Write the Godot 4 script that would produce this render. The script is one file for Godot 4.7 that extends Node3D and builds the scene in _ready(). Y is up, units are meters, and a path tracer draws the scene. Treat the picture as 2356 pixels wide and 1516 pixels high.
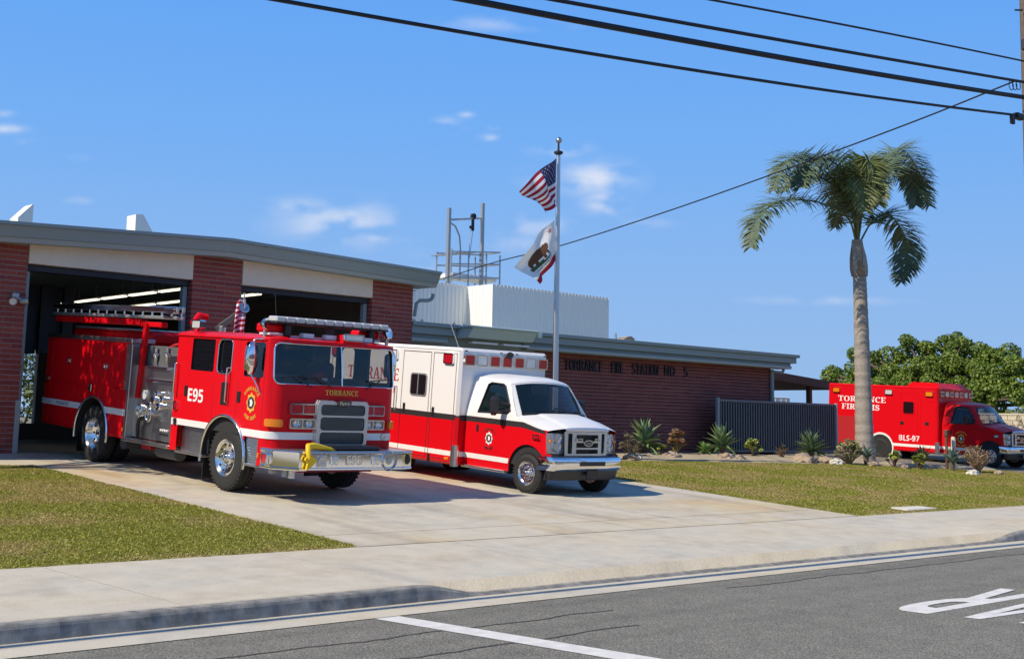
extends Node3D
# Street corner with a brick fire station, an engine and two ambulances. y up, metres, x along the street, -z towards the station.

const TAUF := 6.28318530718
var rng := RandomNumberGenerator.new()
var M := {}
var counts := {}
const SUN_DIR := Vector3(-0.715, 0.69, -0.10)   # towards the sun

class MB:
	var v := PackedVector3Array()
	var n := PackedVector3Array()
	var u := PackedVector2Array()
	var c := PackedColorArray()
	var ix := PackedInt32Array()
	var col := Color(1, 1, 1)
	var xf := Transform3D()
	func vert(p: Vector3, nn: Vector3, uv := Vector2.ZERO) -> int:
		v.append(xf * p); n.append((xf.basis * nn).normalized()); u.append(uv); c.append(col)
		return v.size() - 1
	func tri(a: int, b: int, d: int) -> void:      # counter-clockwise seen from outside
		ix.append(a); ix.append(d); ix.append(b)
	func quadi(a: int, b: int, d: int, e: int) -> void:
		tri(a, b, d); tri(a, d, e)
	func face(pts: Array) -> void:                  # flat convex polygon, counter-clockwise
		var nn: Vector3 = (pts[1] - pts[0]).cross(pts[2] - pts[0])
		if nn.length_squared() < 1e-16 and pts.size() > 3:
			nn = (pts[2] - pts[0]).cross(pts[3] - pts[0])
		nn = nn.normalized()
		var b := v.size()
		for p in pts: vert(p, nn)
		for i in range(1, pts.size() - 1): tri(b, b + i, b + i + 1)
	func box(ce: Vector3, s: Vector3, b := 0.0) -> void:   # chamfered box
		var h := s * 0.5
		b = minf(b, minf(h.x, minf(h.y, h.z)) * 0.9)
		if b <= 0.0:
			for ax in 3:
				for sg in [-1.0, 1.0]:
					var nn := Vector3.ZERO; nn[ax] = sg
					var t := Vector3.ZERO; t[(ax + 1) % 3] = sg * h[(ax + 1) % 3]
					var w := Vector3.ZERO; w[(ax + 2) % 3] = h[(ax + 2) % 3]
					var o := ce + nn * h[ax]
					face([o - t - w, o + t - w, o + t + w, o - t + w])
			return
		for ax in 3:
			for sg in [-1.0, 1.0]:
				var nn := Vector3.ZERO; nn[ax] = sg
				var t := Vector3.ZERO; t[(ax + 1) % 3] = sg * (h[(ax + 1) % 3] - b)
				var w := Vector3.ZERO; w[(ax + 2) % 3] = h[(ax + 2) % 3] - b
				var o := ce + nn * h[ax]
				face([o - t - w, o + t - w, o + t + w, o - t + w])
		for ax in 3:
			var a1 := (ax + 1) % 3
			var a2 := (ax + 2) % 3
			for s1 in [-1.0, 1.0]:
				for s2 in [-1.0, 1.0]:
					var e1 := Vector3.ZERO; e1[a1] = s1 * h[a1]; e1[a2] = s2 * (h[a2] - b)
					var e2 := Vector3.ZERO; e2[a1] = s1 * (h[a1] - b); e2[a2] = s2 * h[a2]
					var l := Vector3.ZERO; l[ax] = h[ax] - b
					if s1 * s2 > 0: face([ce + e1 - l, ce + e2 - l, ce + e2 + l, ce + e1 + l])
					else: face([ce + e1 + l, ce + e2 + l, ce + e2 - l, ce + e1 - l])
		for sx in [-1.0, 1.0]:
			for sy in [-1.0, 1.0]:
				for sz in [-1.0, 1.0]:
					var p1 := ce + Vector3(sx * h.x, sy * (h.y - b), sz * (h.z - b))
					var p2 := ce + Vector3(sx * (h.x - b), sy * h.y, sz * (h.z - b))
					var p3 := ce + Vector3(sx * (h.x - b), sy * (h.y - b), sz * h.z)
					if sx * sy * sz > 0: face([p1, p2, p3])
					else: face([p1, p3, p2])
	func bb(a: Vector3, b: Vector3, bev := 0.0) -> void:   # box from two corners
		box((a + b) * 0.5, (b - a).abs(), bev)
	func bar(a: Vector3, b: Vector3, w: float, h: float, bev := 0.0) -> void:   # box beam between two points
		var d := b - a
		var l := d.length()
		var z := d / l
		var x := Vector3.UP.cross(z)
		if x.length() < 0.01: x = Vector3.RIGHT
		x = x.normalized()
		var keep := xf
		xf = xf * Transform3D(Basis(x, z.cross(x), z), (a + b) * 0.5)
		box(Vector3.ZERO, Vector3(w, h, l), bev)
		xf = keep
	func tube(pts: Array, rad, seg := 8, caps := true, sq := 1.0) -> void:   # swept round bar
		var k := pts.size()
		var up := Vector3.UP
		var prev := Vector3.ZERO
		var base := v.size()
		for i in k:
			var d: Vector3 = (pts[mini(i + 1, k - 1)] - pts[maxi(i - 1, 0)]).normalized()
			if i == 0:
				up = Vector3.UP if absf(d.y) < 0.9 else Vector3.RIGHT
				up = (up - d * up.dot(d)).normalized()
			else:
				up = (up - d * up.dot(d)).normalized()
			var sd := d.cross(up)
			var r: float = rad[i] if rad is Array else rad
			for j in seg:
				var a := TAU * j / seg
				var o := up * cos(a) + sd * sin(a) * sq
				vert(pts[i] + o * r, o)
			prev = d
		for i in k - 1:
			for j in seg:
				var j2 := (j + 1) % seg
				quadi(base + i * seg + j, base + i * seg + j2, base + (i + 1) * seg + j2, base + (i + 1) * seg + j)
		if caps:
			var d0: Vector3 = (pts[0] - pts[1]).normalized()
			var d1: Vector3 = (pts[k - 1] - pts[k - 2]).normalized()
			var c0 := vert(pts[0], d0)
			var c1 := vert(pts[k - 1], d1)
			var b0 := v.size()
			for j in seg:
				v.append(v[base + j]); n.append((xf.basis * d0).normalized()); u.append(Vector2.ZERO); c.append(col)
			for j in seg:
				v.append(v[base + (k - 1) * seg + j]); n.append((xf.basis * d1).normalized()); u.append(Vector2.ZERO); c.append(col)
			for j in seg:
				tri(c0, b0 + (j + 1) % seg, b0 + j)
				tri(c1, b0 + seg + j, b0 + seg + (j + 1) % seg)
	func cyl(a: Vector3, b: Vector3, r: float, seg := 12) -> void:
		tube([a, b], r, seg)
	func lathe(prof: Array, seg := 24, at := Transform3D()) -> void:   # profile of Vector2(radius, y) turned about y
		var keep := xf
		xf = xf * at
		for i in prof.size() - 1:
			var p: Vector2 = prof[i]
			var q: Vector2 = prof[i + 1]
			var t := q - p
			if t.length() < 1e-6: continue
			var nn := Vector2(t.y, -t.x).normalized()
			var b := v.size()
			for j in seg + 1:
				var a := TAU * j / seg
				var e := Vector3(cos(a), 0, sin(a))
				vert(e * p.x + Vector3(0, p.y, 0), e * nn.x + Vector3(0, nn.y, 0))
				vert(e * q.x + Vector3(0, q.y, 0), e * nn.x + Vector3(0, nn.y, 0))
			for j in seg:
				quadi(b + 2 * j, b + 2 * j + 1, b + 2 * j + 3, b + 2 * j + 2)
		xf = keep
	func ball(ce: Vector3, r: Vector3, seg := 12) -> void:
		var b := v.size()
		var rows := seg / 2
		for i in rows + 1:
			var t := PI * i / rows
			for j in seg + 1:
				var a := TAU * j / seg
				var e := Vector3(sin(t) * cos(a), cos(t), sin(t) * sin(a))
				vert(ce + e * r, e / r)
		for i in rows:
			for j in seg:
				quadi(b + i * (seg + 1) + j, b + i * (seg + 1) + j + 1, b + (i + 1) * (seg + 1) + j + 1, b + (i + 1) * (seg + 1) + j)
	func grid(f: Callable, nu: int, nv: int, flip := false) -> void:   # smooth patch; f(u, v) in 0..1
		var b := v.size()
		var e := 0.002
		for i in nu + 1:
			for j in nv + 1:
				var a := float(i) / nu
				var w := float(j) / nv
				var p: Vector3 = f.call(a, w)
				var du: Vector3 = f.call(minf(a + e, 1.0), w) - f.call(maxf(a - e, 0.0), w)
				var dv: Vector3 = f.call(a, minf(w + e, 1.0)) - f.call(a, maxf(w - e, 0.0))
				var nn := du.cross(dv)
				if nn.length_squared() < 1e-14: nn = Vector3.UP
				vert(p, (-nn if flip else nn).normalized(), Vector2(a, w))
		for i in nu:
			for j in nv:
				var q := b + i * (nv + 1) + j
				if flip: quadi(q, q + 1, q + nv + 2, q + nv + 1)
				else: quadi(q, q + nv + 1, q + nv + 2, q + 1)
	func sheet(outline: PackedVector2Array, holes: Array, splits: Array, f: Callable, flip := false) -> void:
		# a sheet cut from a flat outline with holes, then bent by f(Vector2) -> Vector3; splits are the first coordinates where it is cut into strips
		var lo := INF
		var hi := -INF
		var ylo := INF
		var yhi := -INF
		for p in outline:
			lo = minf(lo, p.x); hi = maxf(hi, p.x); ylo = minf(ylo, p.y); yhi = maxf(yhi, p.y)
		var cuts: Array = splits.duplicate()
		for h in holes:
			var a := INF
			var b := -INF
			for p in h: a = minf(a, p.x); b = maxf(b, p.x)
			cuts.append((a + b) * 0.5)
		cuts.sort()
		var xs: Array = [lo - 0.01]
		for q in cuts:
			if q > lo + 0.002 and q < hi - 0.002 and q - xs[-1] > 0.002: xs.append(q)
		xs.append(hi + 0.01)
		for i in xs.size() - 1:
			var band := PackedVector2Array([Vector2(xs[i], ylo - 1), Vector2(xs[i + 1], ylo - 1), Vector2(xs[i + 1], yhi + 1), Vector2(xs[i], yhi + 1)])
			var polys: Array = Geometry2D.intersect_polygons(outline, band)
			for h in holes:
				var nxt: Array = []
				for p in polys: nxt.append_array(Geometry2D.clip_polygons(p, h))
				polys = nxt
			for p in polys:
				if p.size() < 3: continue
				var t := Geometry2D.triangulate_polygon(p)
				if t.is_empty(): continue
				var b := v.size()
				var mid := Vector2.ZERO
				for q in p: mid += q
				mid /= p.size()
				for q in p:
					var e := 0.002
					var qq: Vector2 = q.lerp(mid, 0.002)
					var du: Vector3 = f.call(qq + Vector2(e, 0)) - f.call(qq - Vector2(e, 0))
					var dv: Vector3 = f.call(qq + Vector2(0, e)) - f.call(qq - Vector2(0, e))
					var nn := du.cross(dv).normalized()
					vert(f.call(q), -nn if flip else nn, q)
				for k in range(0, t.size(), 3):
					var a0: Vector2 = p[t[k]]
					var a1: Vector2 = p[t[k + 1]]
					var a2: Vector2 = p[t[k + 2]]
					var ccw := (a1 - a0).cross(a2 - a0) > 0
					if ccw != flip: tri(b + t[k], b + t[k + 1], b + t[k + 2])
					else: tri(b + t[k], b + t[k + 2], b + t[k + 1])
	func prism(poly: PackedVector2Array, d0: float, d1: float, axes := Basis()) -> void:   # outline in axes.x, axes.y pushed along axes.z
		var t := Geometry2D.triangulate_polygon(poly)
		var area := 0.0
		for i in poly.size(): area += poly[i].cross(poly[(i + 1) % poly.size()])
		var s := signf(area)
		for side in 2:
			var d := d1 if side == 1 else d0
			var b := v.size()
			for p in poly: vert(axes.x * p.x + axes.y * p.y + axes.z * d, axes.z * (1.0 if side == 1 else -1.0))
			for k in range(0, t.size(), 3):
				var ccw := (poly[t[k + 1]] - poly[t[k]]).cross(poly[t[k + 2]] - poly[t[k]]) > 0
				if ccw == (side == 1): tri(b + t[k], b + t[k + 1], b + t[k + 2])
				else: tri(b + t[k], b + t[k + 2], b + t[k + 1])
		for i in poly.size():
			var p := poly[i]
			var q := poly[(i + 1) % poly.size()]
			if s < 0:
				var k := p; p = q; q = k
			face([axes.x * p.x + axes.y * p.y + axes.z * d0, axes.x * q.x + axes.y * q.y + axes.z * d0, axes.x * q.x + axes.y * q.y + axes.z * d1, axes.x * p.x + axes.y * p.y + axes.z * d1])
	func mesh(colored := false, uvs := false) -> ArrayMesh:
		var a := []
		a.resize(Mesh.ARRAY_MAX)
		a[Mesh.ARRAY_VERTEX] = v
		a[Mesh.ARRAY_NORMAL] = n
		if uvs: a[Mesh.ARRAY_TEX_UV] = u
		if colored: a[Mesh.ARRAY_COLOR] = c
		a[Mesh.ARRAY_INDEX] = ix
		var m := ArrayMesh.new()
		m.add_surface_from_arrays(Mesh.PRIMITIVE_TRIANGLES, a)
		return m

# ---- scene graph helpers -------------------------------------------------------------------------------------------
func numbered(parent: Node, called: String) -> String:
	var key := str(parent.get_instance_id()) + called
	var k: int = counts.get(key, 0)
	counts[key] = k + 1
	return called if k == 0 else called + "_%03d" % k

func thing(called: String, label: String, category: String, at := Vector3.ZERO, group := "", turn := Vector3.ZERO) -> Node3D:
	var o := Node3D.new()
	o.name = numbered(self, called)
	add_child(o)
	o.position = at
	o.rotation = turn
	tag(o, label, category, group)
	return o

func tag(o: Node, label: String, category: String, group := "") -> void:
	o.set_meta("label", label)
	o.set_meta("category", category)
	if group != "": o.set_meta("group", group)

func put(called: String, mesh: Mesh, m: Material, parent: Node, at := Transform3D()) -> MeshInstance3D:
	var o := MeshInstance3D.new()
	o.name = numbered(parent, called)
	o.mesh = mesh
	o.material_override = m
	o.transform = at
	parent.add_child(o)
	return o

func part(called: String, b: MB, m: Material, parent: Node, colored := false, uvs := false) -> MeshInstance3D:
	return put(called, b.mesh(colored, uvs), m, parent)

func struct(called: String, b: MB, m: Material, colored := false, uvs := false) -> MeshInstance3D:
	var o := part(called, b, m, self, colored, uvs)
	o.set_meta("kind", "structure")
	return o

func T(p: Vector3, e := Vector3.ZERO) -> Transform3D:
	return Transform3D(Basis.from_euler(e), p)

# ---- materials -----------------------------------------------------------------------------------------------------
func lin(r: float, g: float, b: float, a := 1.0) -> Color:
	var k := Color(r, g, b).linear_to_srgb()
	k.a = a
	return k

func mat(key: String, colour: Color, rough := 0.6, metal := 0.0, coat := 0.0) -> StandardMaterial3D:
	var m := StandardMaterial3D.new()
	m.albedo_color = colour
	m.roughness = rough
	m.metallic = metal
	if coat > 0.0:
		m.clearcoat_enabled = true
		m.clearcoat = coat
		m.clearcoat_roughness = 0.04
	M[key] = m
	return m

func noise(seed_: int, freq: float, oct := 4, kind := FastNoiseLite.TYPE_SIMPLEX_SMOOTH) -> FastNoiseLite:
	var f := FastNoiseLite.new()
	f.seed = seed_
	f.frequency = freq
	f.noise_type = kind
	f.fractal_octaves = oct
	return f

func bytes(f: FastNoiseLite, w: int, h: int, seamless := true) -> PackedByteArray:
	var im: Image = f.get_seamless_image(w, h) if seamless else f.get_image(w, h)
	im.convert(Image.FORMAT_L8)
	return im.get_data()

func speckle_tex(w: int, a: Color, b: Color, coarse: float, fine_amount: float, seed_: int) -> ImageTexture:
	# two linear colours mixed by soft noise, with fine grain on top
	var n1 := bytes(noise(seed_, coarse, 4), w, w)
	var n2 := bytes(noise(seed_ + 7, 0.35, 2), w, w)
	var out := PackedByteArray()
	out.resize(w * w * 3)
	var r := RandomNumberGenerator.new()
	r.seed = seed_
	for i in w * w:
		var t := n1[i] / 255.0
		var g := 1.0 + fine_amount * ((n2[i] / 255.0 - 0.5) * 1.2 + r.randf() - 0.5)
		var k := a.lerp(b, t) * g
		k = Color(maxf(k.r, 0.0), maxf(k.g, 0.0), maxf(k.b, 0.0)).linear_to_srgb()
		out[i * 3] = int(clampf(k.r * 255.0, 0, 255))
		out[i * 3 + 1] = int(clampf(k.g * 255.0, 0, 255))
		out[i * 3 + 2] = int(clampf(k.b * 255.0, 0, 255))
	var im := Image.create_from_data(w, w, false, Image.FORMAT_RGB8, out)
	return ImageTexture.create_from_image(im)

func tri_mat(key: String, tex: Texture2D, scale: float, rough: float, bump: Texture2D = null, bump_cm := 0.0) -> StandardMaterial3D:
	var m := mat(key, Color(1, 1, 1), rough)
	m.albedo_texture = tex
	m.uv1_triplanar = true
	m.uv1_world_triplanar = true
	m.uv1_scale = Vector3.ONE * scale
	if bump:
		m.heightmap_enabled = true
		m.heightmap_texture = bump
		m.heightmap_scale = bump_cm
	return m

func make_materials() -> void:
	mat("red", lin(0.66, 0.004, 0.010), 0.30).metallic_specular = 0.32
	mat("white_paint", lin(0.80, 0.79, 0.77), 0.28)
	mat("stripe_white", lin(0.78, 0.78, 0.76), 0.35, 0.0, 0.4)
	mat("charcoal", lin(0.03, 0.03, 0.032), 0.4, 0.0, 0.5)
	mat("dark_liner", lin(0.02, 0.02, 0.022), 0.8)
	mat("grey_liner", lin(0.09, 0.09, 0.10), 0.8)
	mat("chrome", lin(0.82, 0.82, 0.83), 0.07, 1.0)
	mat("polished", lin(0.80, 0.80, 0.80), 0.16, 1.0)
	mat("steel", lin(0.50, 0.50, 0.50), 0.28, 1.0)
	mat("brushed", lin(0.55, 0.55, 0.55), 0.36, 1.0)
	mat("grille_bar", lin(0.16, 0.18, 0.20), 0.4, 0.8)
	mat("bright_trim", lin(0.66, 0.66, 0.66), 0.25, 0.6)
	mat("galvanised", lin(0.42, 0.44, 0.45), 0.45, 0.7)
	mat("treadplate", lin(0.62, 0.62, 0.62), 0.30, 1.0)
	mat("black", lin(0.012, 0.012, 0.013), 0.45)
	mat("black_plastic", lin(0.02, 0.02, 0.022), 0.35)
	mat("rubber", lin(0.018, 0.018, 0.018), 0.75)
	mat("under", lin(0.02, 0.02, 0.02), 0.9)
	mat("gold", lin(0.75, 0.42, 0.06), 0.4)
	mat("red_lens", lin(0.45, 0.008, 0.02), 0.15, 0.0, 1.0)
	mat("clear_lens", lin(0.55, 0.57, 0.58), 0.12, 0.0, 1.0)
	mat("white_lens", lin(0.75, 0.75, 0.72), 0.15, 0.0, 1.0)
	mat("amber_lens", lin(0.80, 0.22, 0.01), 0.15, 0.0, 1.0)
	mat("yellow", lin(0.75, 0.50, 0.01), 0.6)
	mat("white_letter", lin(0.80, 0.80, 0.80), 0.5)
	mat("red_letter", lin(0.42, 0.01, 0.015), 0.5)
	mat("grey_letter", lin(0.25, 0.25, 0.26), 0.4)
	mat("fascia", lin(0.25, 0.31, 0.31), 0.55)
	mat("fascia_trim", lin(0.33, 0.365, 0.34), 0.55)
	mat("canopy", lin(0.55, 0.70, 0.66), 0.5)
	mat("screen_white", lin(0.82, 0.81, 0.76), 0.5)
	mat("tar", lin(0.07, 0.066, 0.06), 0.9)
	mat("dark_metal", lin(0.012, 0.014, 0.022), 0.55)
	mat("bar_metal", lin(0.12, 0.14, 0.16), 0.45)
	mat("letter_metal", lin(0.010, 0.011, 0.018), 0.5)
	mat("interior", lin(0.22, 0.20, 0.18), 0.9)
	mat("interior_floor", lin(0.24, 0.23, 0.21), 0.6)
	mat("wood_brown", lin(0.12, 0.055, 0.035), 0.8)
	mat("cable", lin(0.008, 0.008, 0.012), 0.6)
	mat("cream", lin(0.72, 0.66, 0.50), 0.7)
	var gl := mat("glass", lin(0.012, 0.03, 0.035, 0.42), 0.02)
	gl.transparency = BaseMaterial3D.TRANSPARENCY_ALPHA
	var gd := mat("glass_dark", lin(0.006, 0.008, 0.012, 0.86), 0.02)
	gd.transparency = BaseMaterial3D.TRANSPARENCY_ALPHA
	var gt := mat("lens_glass", lin(0.5, 0.52, 0.53, 0.12), 0.03)
	gt.transparency = BaseMaterial3D.TRANSPARENCY_ALPHA
	var tube := mat("tube_glow", Color(1, 1, 0.94), 0.5)
	tube.emission_enabled = true
	tube.emission = Color(1.0, 0.98, 0.88)
	tube.emission_energy_multiplier = 1.6
	# textured materials
	tri_mat("asphalt", speckle_tex(512, Color(0.165, 0.158, 0.130), Color(0.215, 0.203, 0.165), 0.012, 1.5, 11), 0.27, 0.9).vertex_color_use_as_albedo = true
	tri_mat("concrete", speckle_tex(512, Color(0.50, 0.455, 0.365), Color(0.58, 0.53, 0.43), 0.012, 0.22, 21), 0.27, 0.85).vertex_color_use_as_albedo = true
	tri_mat("kerb_face", speckle_tex(512, Color(0.10, 0.10, 0.095), Color(0.40, 0.385, 0.35), 0.016, 0.4, 25), 0.55, 0.9).vertex_color_use_as_albedo = true
	tri_mat("paint_mark", speckle_tex(256, Color(0.60, 0.58, 0.54), Color(0.78, 0.76, 0.72), 0.02, 0.25, 31), 0.8, 0.7)
	tri_mat("soil", speckle_tex(256, Color(0.32, 0.255, 0.165), Color(0.47, 0.385, 0.26), 0.03, 0.4, 41), 0.8, 0.95)
	tri_mat("turf_soil", speckle_tex(512, Color(0.24, 0.235, 0.06), Color(0.34, 0.27, 0.11), 0.010, 0.5, 47), 0.25, 0.95)
	tri_mat("mortar", speckle_tex(256, Color(0.26, 0.185, 0.165), Color(0.34, 0.25, 0.22), 0.03, 0.2, 51), 1.3, 0.9)
	var bt := speckle_tex(256, Color(0.80, 0.80, 0.80), Color(1.0, 1.0, 1.0), 0.03, 0.22, 61)
	for i in 5:
		var k: Array = [[0.33, 0.062, 0.042], [0.29, 0.054, 0.040], [0.36, 0.075, 0.048], [0.26, 0.050, 0.040], [0.31, 0.066, 0.048]][i]
		var m := tri_mat("brick%d" % i, bt, 1.7, 0.85)
		m.albedo_color = lin(k[0], k[1], k[2])
	var bw := tri_mat("brick_wall", bt, 1.7, 0.85)
	bw.vertex_color_use_as_albedo = true
	tri_mat("stucco", speckle_tex(256, Color(0.74, 0.62, 0.47), Color(0.80, 0.67, 0.52), 0.02, 0.08, 71), 0.7, 0.8)
	tri_mat("rock", speckle_tex(256, Color(0.26, 0.19, 0.13), Color(0.48, 0.38, 0.28), 0.03, 0.25, 81), 1.5, 0.9)
	tri_mat("pale_rock", speckle_tex(256, Color(0.55, 0.52, 0.46), Color(0.72, 0.68, 0.60), 0.03, 0.2, 83), 1.5, 0.9)
	tri_mat("palm_bark", speckle_tex(256, Color(0.27, 0.235, 0.20), Color(0.44, 0.39, 0.34), 0.03, 0.3, 91), 1.2, 0.9).vertex_color_use_as_albedo = true
	tri_mat("bark", speckle_tex(256, Color(0.08, 0.06, 0.045), Color(0.15, 0.12, 0.09), 0.03, 0.3, 93), 1.2, 0.9)
	tri_mat("pole_wood", speckle_tex(256, Color(0.10, 0.075, 0.06), Color(0.17, 0.135, 0.11), 0.03, 0.3, 95), 1.0, 0.9)
	tri_mat("far_ground", speckle_tex(256, Color(0.16, 0.15, 0.10), Color(0.26, 0.23, 0.16), 0.02, 0.2, 97), 0.1, 0.95)
	tri_mat("wall_block", speckle_tex(256, Color(0.52, 0.45, 0.32), Color(0.62, 0.55, 0.41), 0.03, 0.12, 99), 1.0, 0.9)
	var vp := StandardMaterial3D.new()
	vp.vertex_color_use_as_albedo = true
	vp.roughness = 0.55
	vp.backlight_enabled = true
	vp.backlight = Color(0.7, 0.7, 0.4)
	M["leaf"] = vp
	var sp := StandardMaterial3D.new()
	sp.vertex_color_use_as_albedo = true
	sp.roughness = 0.5
	M["succulent"] = sp
	var pv := StandardMaterial3D.new()
	pv.vertex_color_use_as_albedo = true
	pv.roughness = 0.8
	M["painted"] = pv

func ground_y(x: float, z: float) -> float:
	if z > -9.75: return 0.07 * clampf(1.0 - absf(z + 5.2) / 4.55, 0.0, 1.0)
	if z > -10.3: return 0.0
	if z > -13.3: return 0.15 + 0.07 * (-10.3 - z) / 3.0
	var s := 0.07 - 0.0115 * smoothstep(30.0, 42.0, x)
	return 0.22 + s * (-13.3 - maxf(z, -25.2))

# ---- world ---------------------------------------------------------------------------------------------------------
func setup_view() -> void:
	var cam := Camera3D.new()
	cam.name = "camera"
	cam.transform = Transform3D(Basis(Vector3(0.7234625, 0.0185073, 0.6901156), Vector3(-0.1065286, 0.9906605, 0.0851088), Vector3(-0.6820951, -0.1350901, 0.7186772)), Vector3(0, 1.75, 0))
	cam.set_frustum(0.1 * 1516.0 / 3000.0, Vector2(0, -0.1 * 187.0 / 3000.0), 0.1, 6000.0)
	cam.projection = Camera3D.PROJECTION_FRUSTUM
	add_child(cam)
	cam.current = true
	var env := Environment.new()
	env.background_mode = Environment.BG_SKY
	env.tonemap_mode = Environment.TONE_MAPPER_LINEAR
	env.tonemap_exposure = 1.0
	env.sdfgi_enabled = true
	env.ssao_enabled = true
	env.ssil_enabled = true
	var sm := PanoramaSkyMaterial.new()
	sm.panorama = clear_sky()
	var sky := Sky.new()
	sky.sky_material = sm
	env.sky = sky
	var we := WorldEnvironment.new()
	we.name = "world_environment"
	we.environment = env
	add_child(we)
	var sun := DirectionalLight3D.new()
	sun.name = "sun"
	sun.light_energy = 1.6
	sun.light_angular_distance = 0.5
	sun.light_color = Color(1.0, 0.945, 0.85)
	sun.shadow_enabled = true
	sun.look_at_from_position(Vector3.ZERO, -SUN_DIR, Vector3.UP)
	add_child(sun)

func pixel_dir(px: float, py: float) -> Vector3:   # direction through a point of the 2356 x 1516 photograph
	var b := Basis(Vector3(0.7234625, 0.0185073, 0.6901156), Vector3(-0.1065286, 0.9906605, 0.0851088), Vector3(-0.6820951, -0.1350901, 0.7186772))
	return (b * Vector3((px - 1178.0) / 3000.0, -(py - 571.0) / 3000.0, -1.0)).normalized()

func at_z(px: float, py: float, z: float) -> Vector3:
	var d := pixel_dir(px, py)
	return Vector3(0, 1.75, 0) + d * (z / d.z)

func at_x(px: float, py: float, x: float) -> Vector3:
	var d := pixel_dir(px, py)
	return Vector3(0, 1.75, 0) + d * (x / d.x)

func clear_sky() -> ImageTexture:
	# clear summer sky, paler and brighter towards the horizon, deeper overhead, with thin wisps of cloud
	var w := 4096
	var h := 2048
	var im := Image.create(w, h, false, Image.FORMAT_RGBF)
	var els := [0.0, 3.0, 7.0, 12.0, 18.0, 30.0, 55.0, 90.0]
	var cols := [Color(0.33, 0.51, 0.79), Color(0.30, 0.50, 0.82), Color(0.255, 0.475, 0.86), Color(0.185, 0.435, 0.90), Color(0.135, 0.385, 0.90), Color(0.085, 0.27, 0.70), Color(0.05, 0.165, 0.46), Color(0.04, 0.13, 0.38)]
	for py in h:
		var el := 180.0 * (0.5 - (py + 0.5) / h)
		var k := Color(0.22, 0.20, 0.16)
		if el >= 0.0:
			var i := 0
			while i < els.size() - 2 and el > els[i + 1]: i += 1
			k = cols[i].lerp(cols[i + 1], (el - els[i]) / (els[i + 1] - els[i]))
		im.fill_rect(Rect2i(0, py, w, 1), k)
	var big := noise(5, 1.0, 3)
	var fine := noise(9, 1.0, 5)
	var blobs: Array = []
	for q in [[790, 515, 120, 42, 1.0], [690, 480, 80, 22, 0.6], [880, 545, 60, 16, 0.8], [1370, 410, 80, 34, 1.0], [1390, 470, 45, 34, 0.9], [1290, 345, 55, 16, 0.9], [1010, 288, 45, 15, 1.0], [1075, 264, 18, 6, 0.8],
			[1122, 316, 20, 7, 0.9], [1140, 292, 16, 6, 0.9], [1150, 408, 18, 9, 0.8], [22, 298, 40, 10, 1.0], [68, 329, 26, 9, 0.9], [10, 262, 25, 7, 0.6], [150, 362, 40, 8, 0.4], [1240, 520, 120, 30, 0.45],
			[985, 605, 70, 22, 0.6], [1900, 692, 150, 9, 0.45], [1150, 55, 150, 15, 0.42], [1210, 560, 90, 20, 0.4], [1480, 515, 60, 10, 0.45], [180, 462, 30, 8, 0.3], [1215, 430, 40, 40, 0.3]]:
		var d0 := pixel_dir(q[0], q[1])
		var ax := (pixel_dir(q[0] + q[2], q[1]) - d0)
		var ay := (pixel_dir(q[0], q[1] + q[3]) - d0)
		blobs.append([d0, ax / ax.length_squared(), ay / ay.length_squared(), q[4]])
	var mid := pixel_dir(1178, 758)
	for py in range(int(h * 0.30), int(h * 0.5)):
		var el := PI * (0.5 - (py + 0.5) / h)
		var ce := cos(el)
		var se := sin(el)
		for px in w:
			var az := TAU * (px + 0.5) / w
			var d := Vector3(sin(az) * ce, se, -cos(az) * ce)
			var k := 0.0
			if d.dot(mid) > 0.84:
				for b in blobs:
					var o: Vector3 = d - b[0]
					var a := o.dot(b[1])
					if absf(a) > 2.2: continue
					var e := o.dot(b[2])
					if absf(e) > 2.2: continue
					k = maxf(k, b[3] * exp(-(a * a + e * e) * 1.1))
			else:
				if (px + py) % 2 == 0:
					k = clampf((big.get_noise_3dv(d * Vector3(3.2, 9.0, 3.2)) - 0.16) * 3.0, 0.0, 0.9)
				elif px > 0:
					continue
			if k < 0.03: continue
			var f := fine.get_noise_3dv(Vector3(d.x * 17.0, d.y * 38.0, d.z * 17.0))
			k *= clampf(f * 2.6 + 0.45, 0.0, 1.3)
			k *= smoothstep(0.03, 0.10, se)
			if k > 0.004:
				var q := im.get_pixel(px, py).lerp(Color(0.80, 0.84, 0.93), minf(k * 0.62, 0.8))
				im.set_pixel(px, py, q)
				if d.dot(mid) <= 0.84 and px + 1 < w: im.set_pixel(px + 1, py, q)
	return ImageTexture.create_from_image(im)

# ---- ground --------------------------------------------------------------------------------------------------------
func ground_sheet(b: MB, x0: float, x1: float, z0: float, z1: float, step: float, lift: float, tint = null) -> void:
	var nx := maxi(1, int(ceil((x1 - x0) / step)))
	var nz := maxi(1, int(ceil(absf(z1 - z0) / step)))
	var base := b.v.size()
	for i in nx + 1:
		for j in nz + 1:
			var x := lerpf(x0, x1, float(i) / nx)
			var z := lerpf(z0, z1, float(j) / nz)
			if tint != null: b.col = tint.call(x, z)
			var e := 0.05
			var nn := Vector3(ground_y(x - e, z) - ground_y(x + e, z), 2 * e, ground_y(x, z - e) - ground_y(x, z + e))
			b.vert(Vector3(x, ground_y(x, z) + lift, z), nn if absf(nn.z) < 0.03 else Vector3.UP, Vector2(x, z))
	for i in nx:
		for j in nz:
			var q := base + i * (nz + 1) + j
			b.quadi(q, q + nz + 1, q + nz + 2, q + 1) if z1 < z0 else b.quadi(q, q + 1, q + nz + 2, q + nz + 1)

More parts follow.
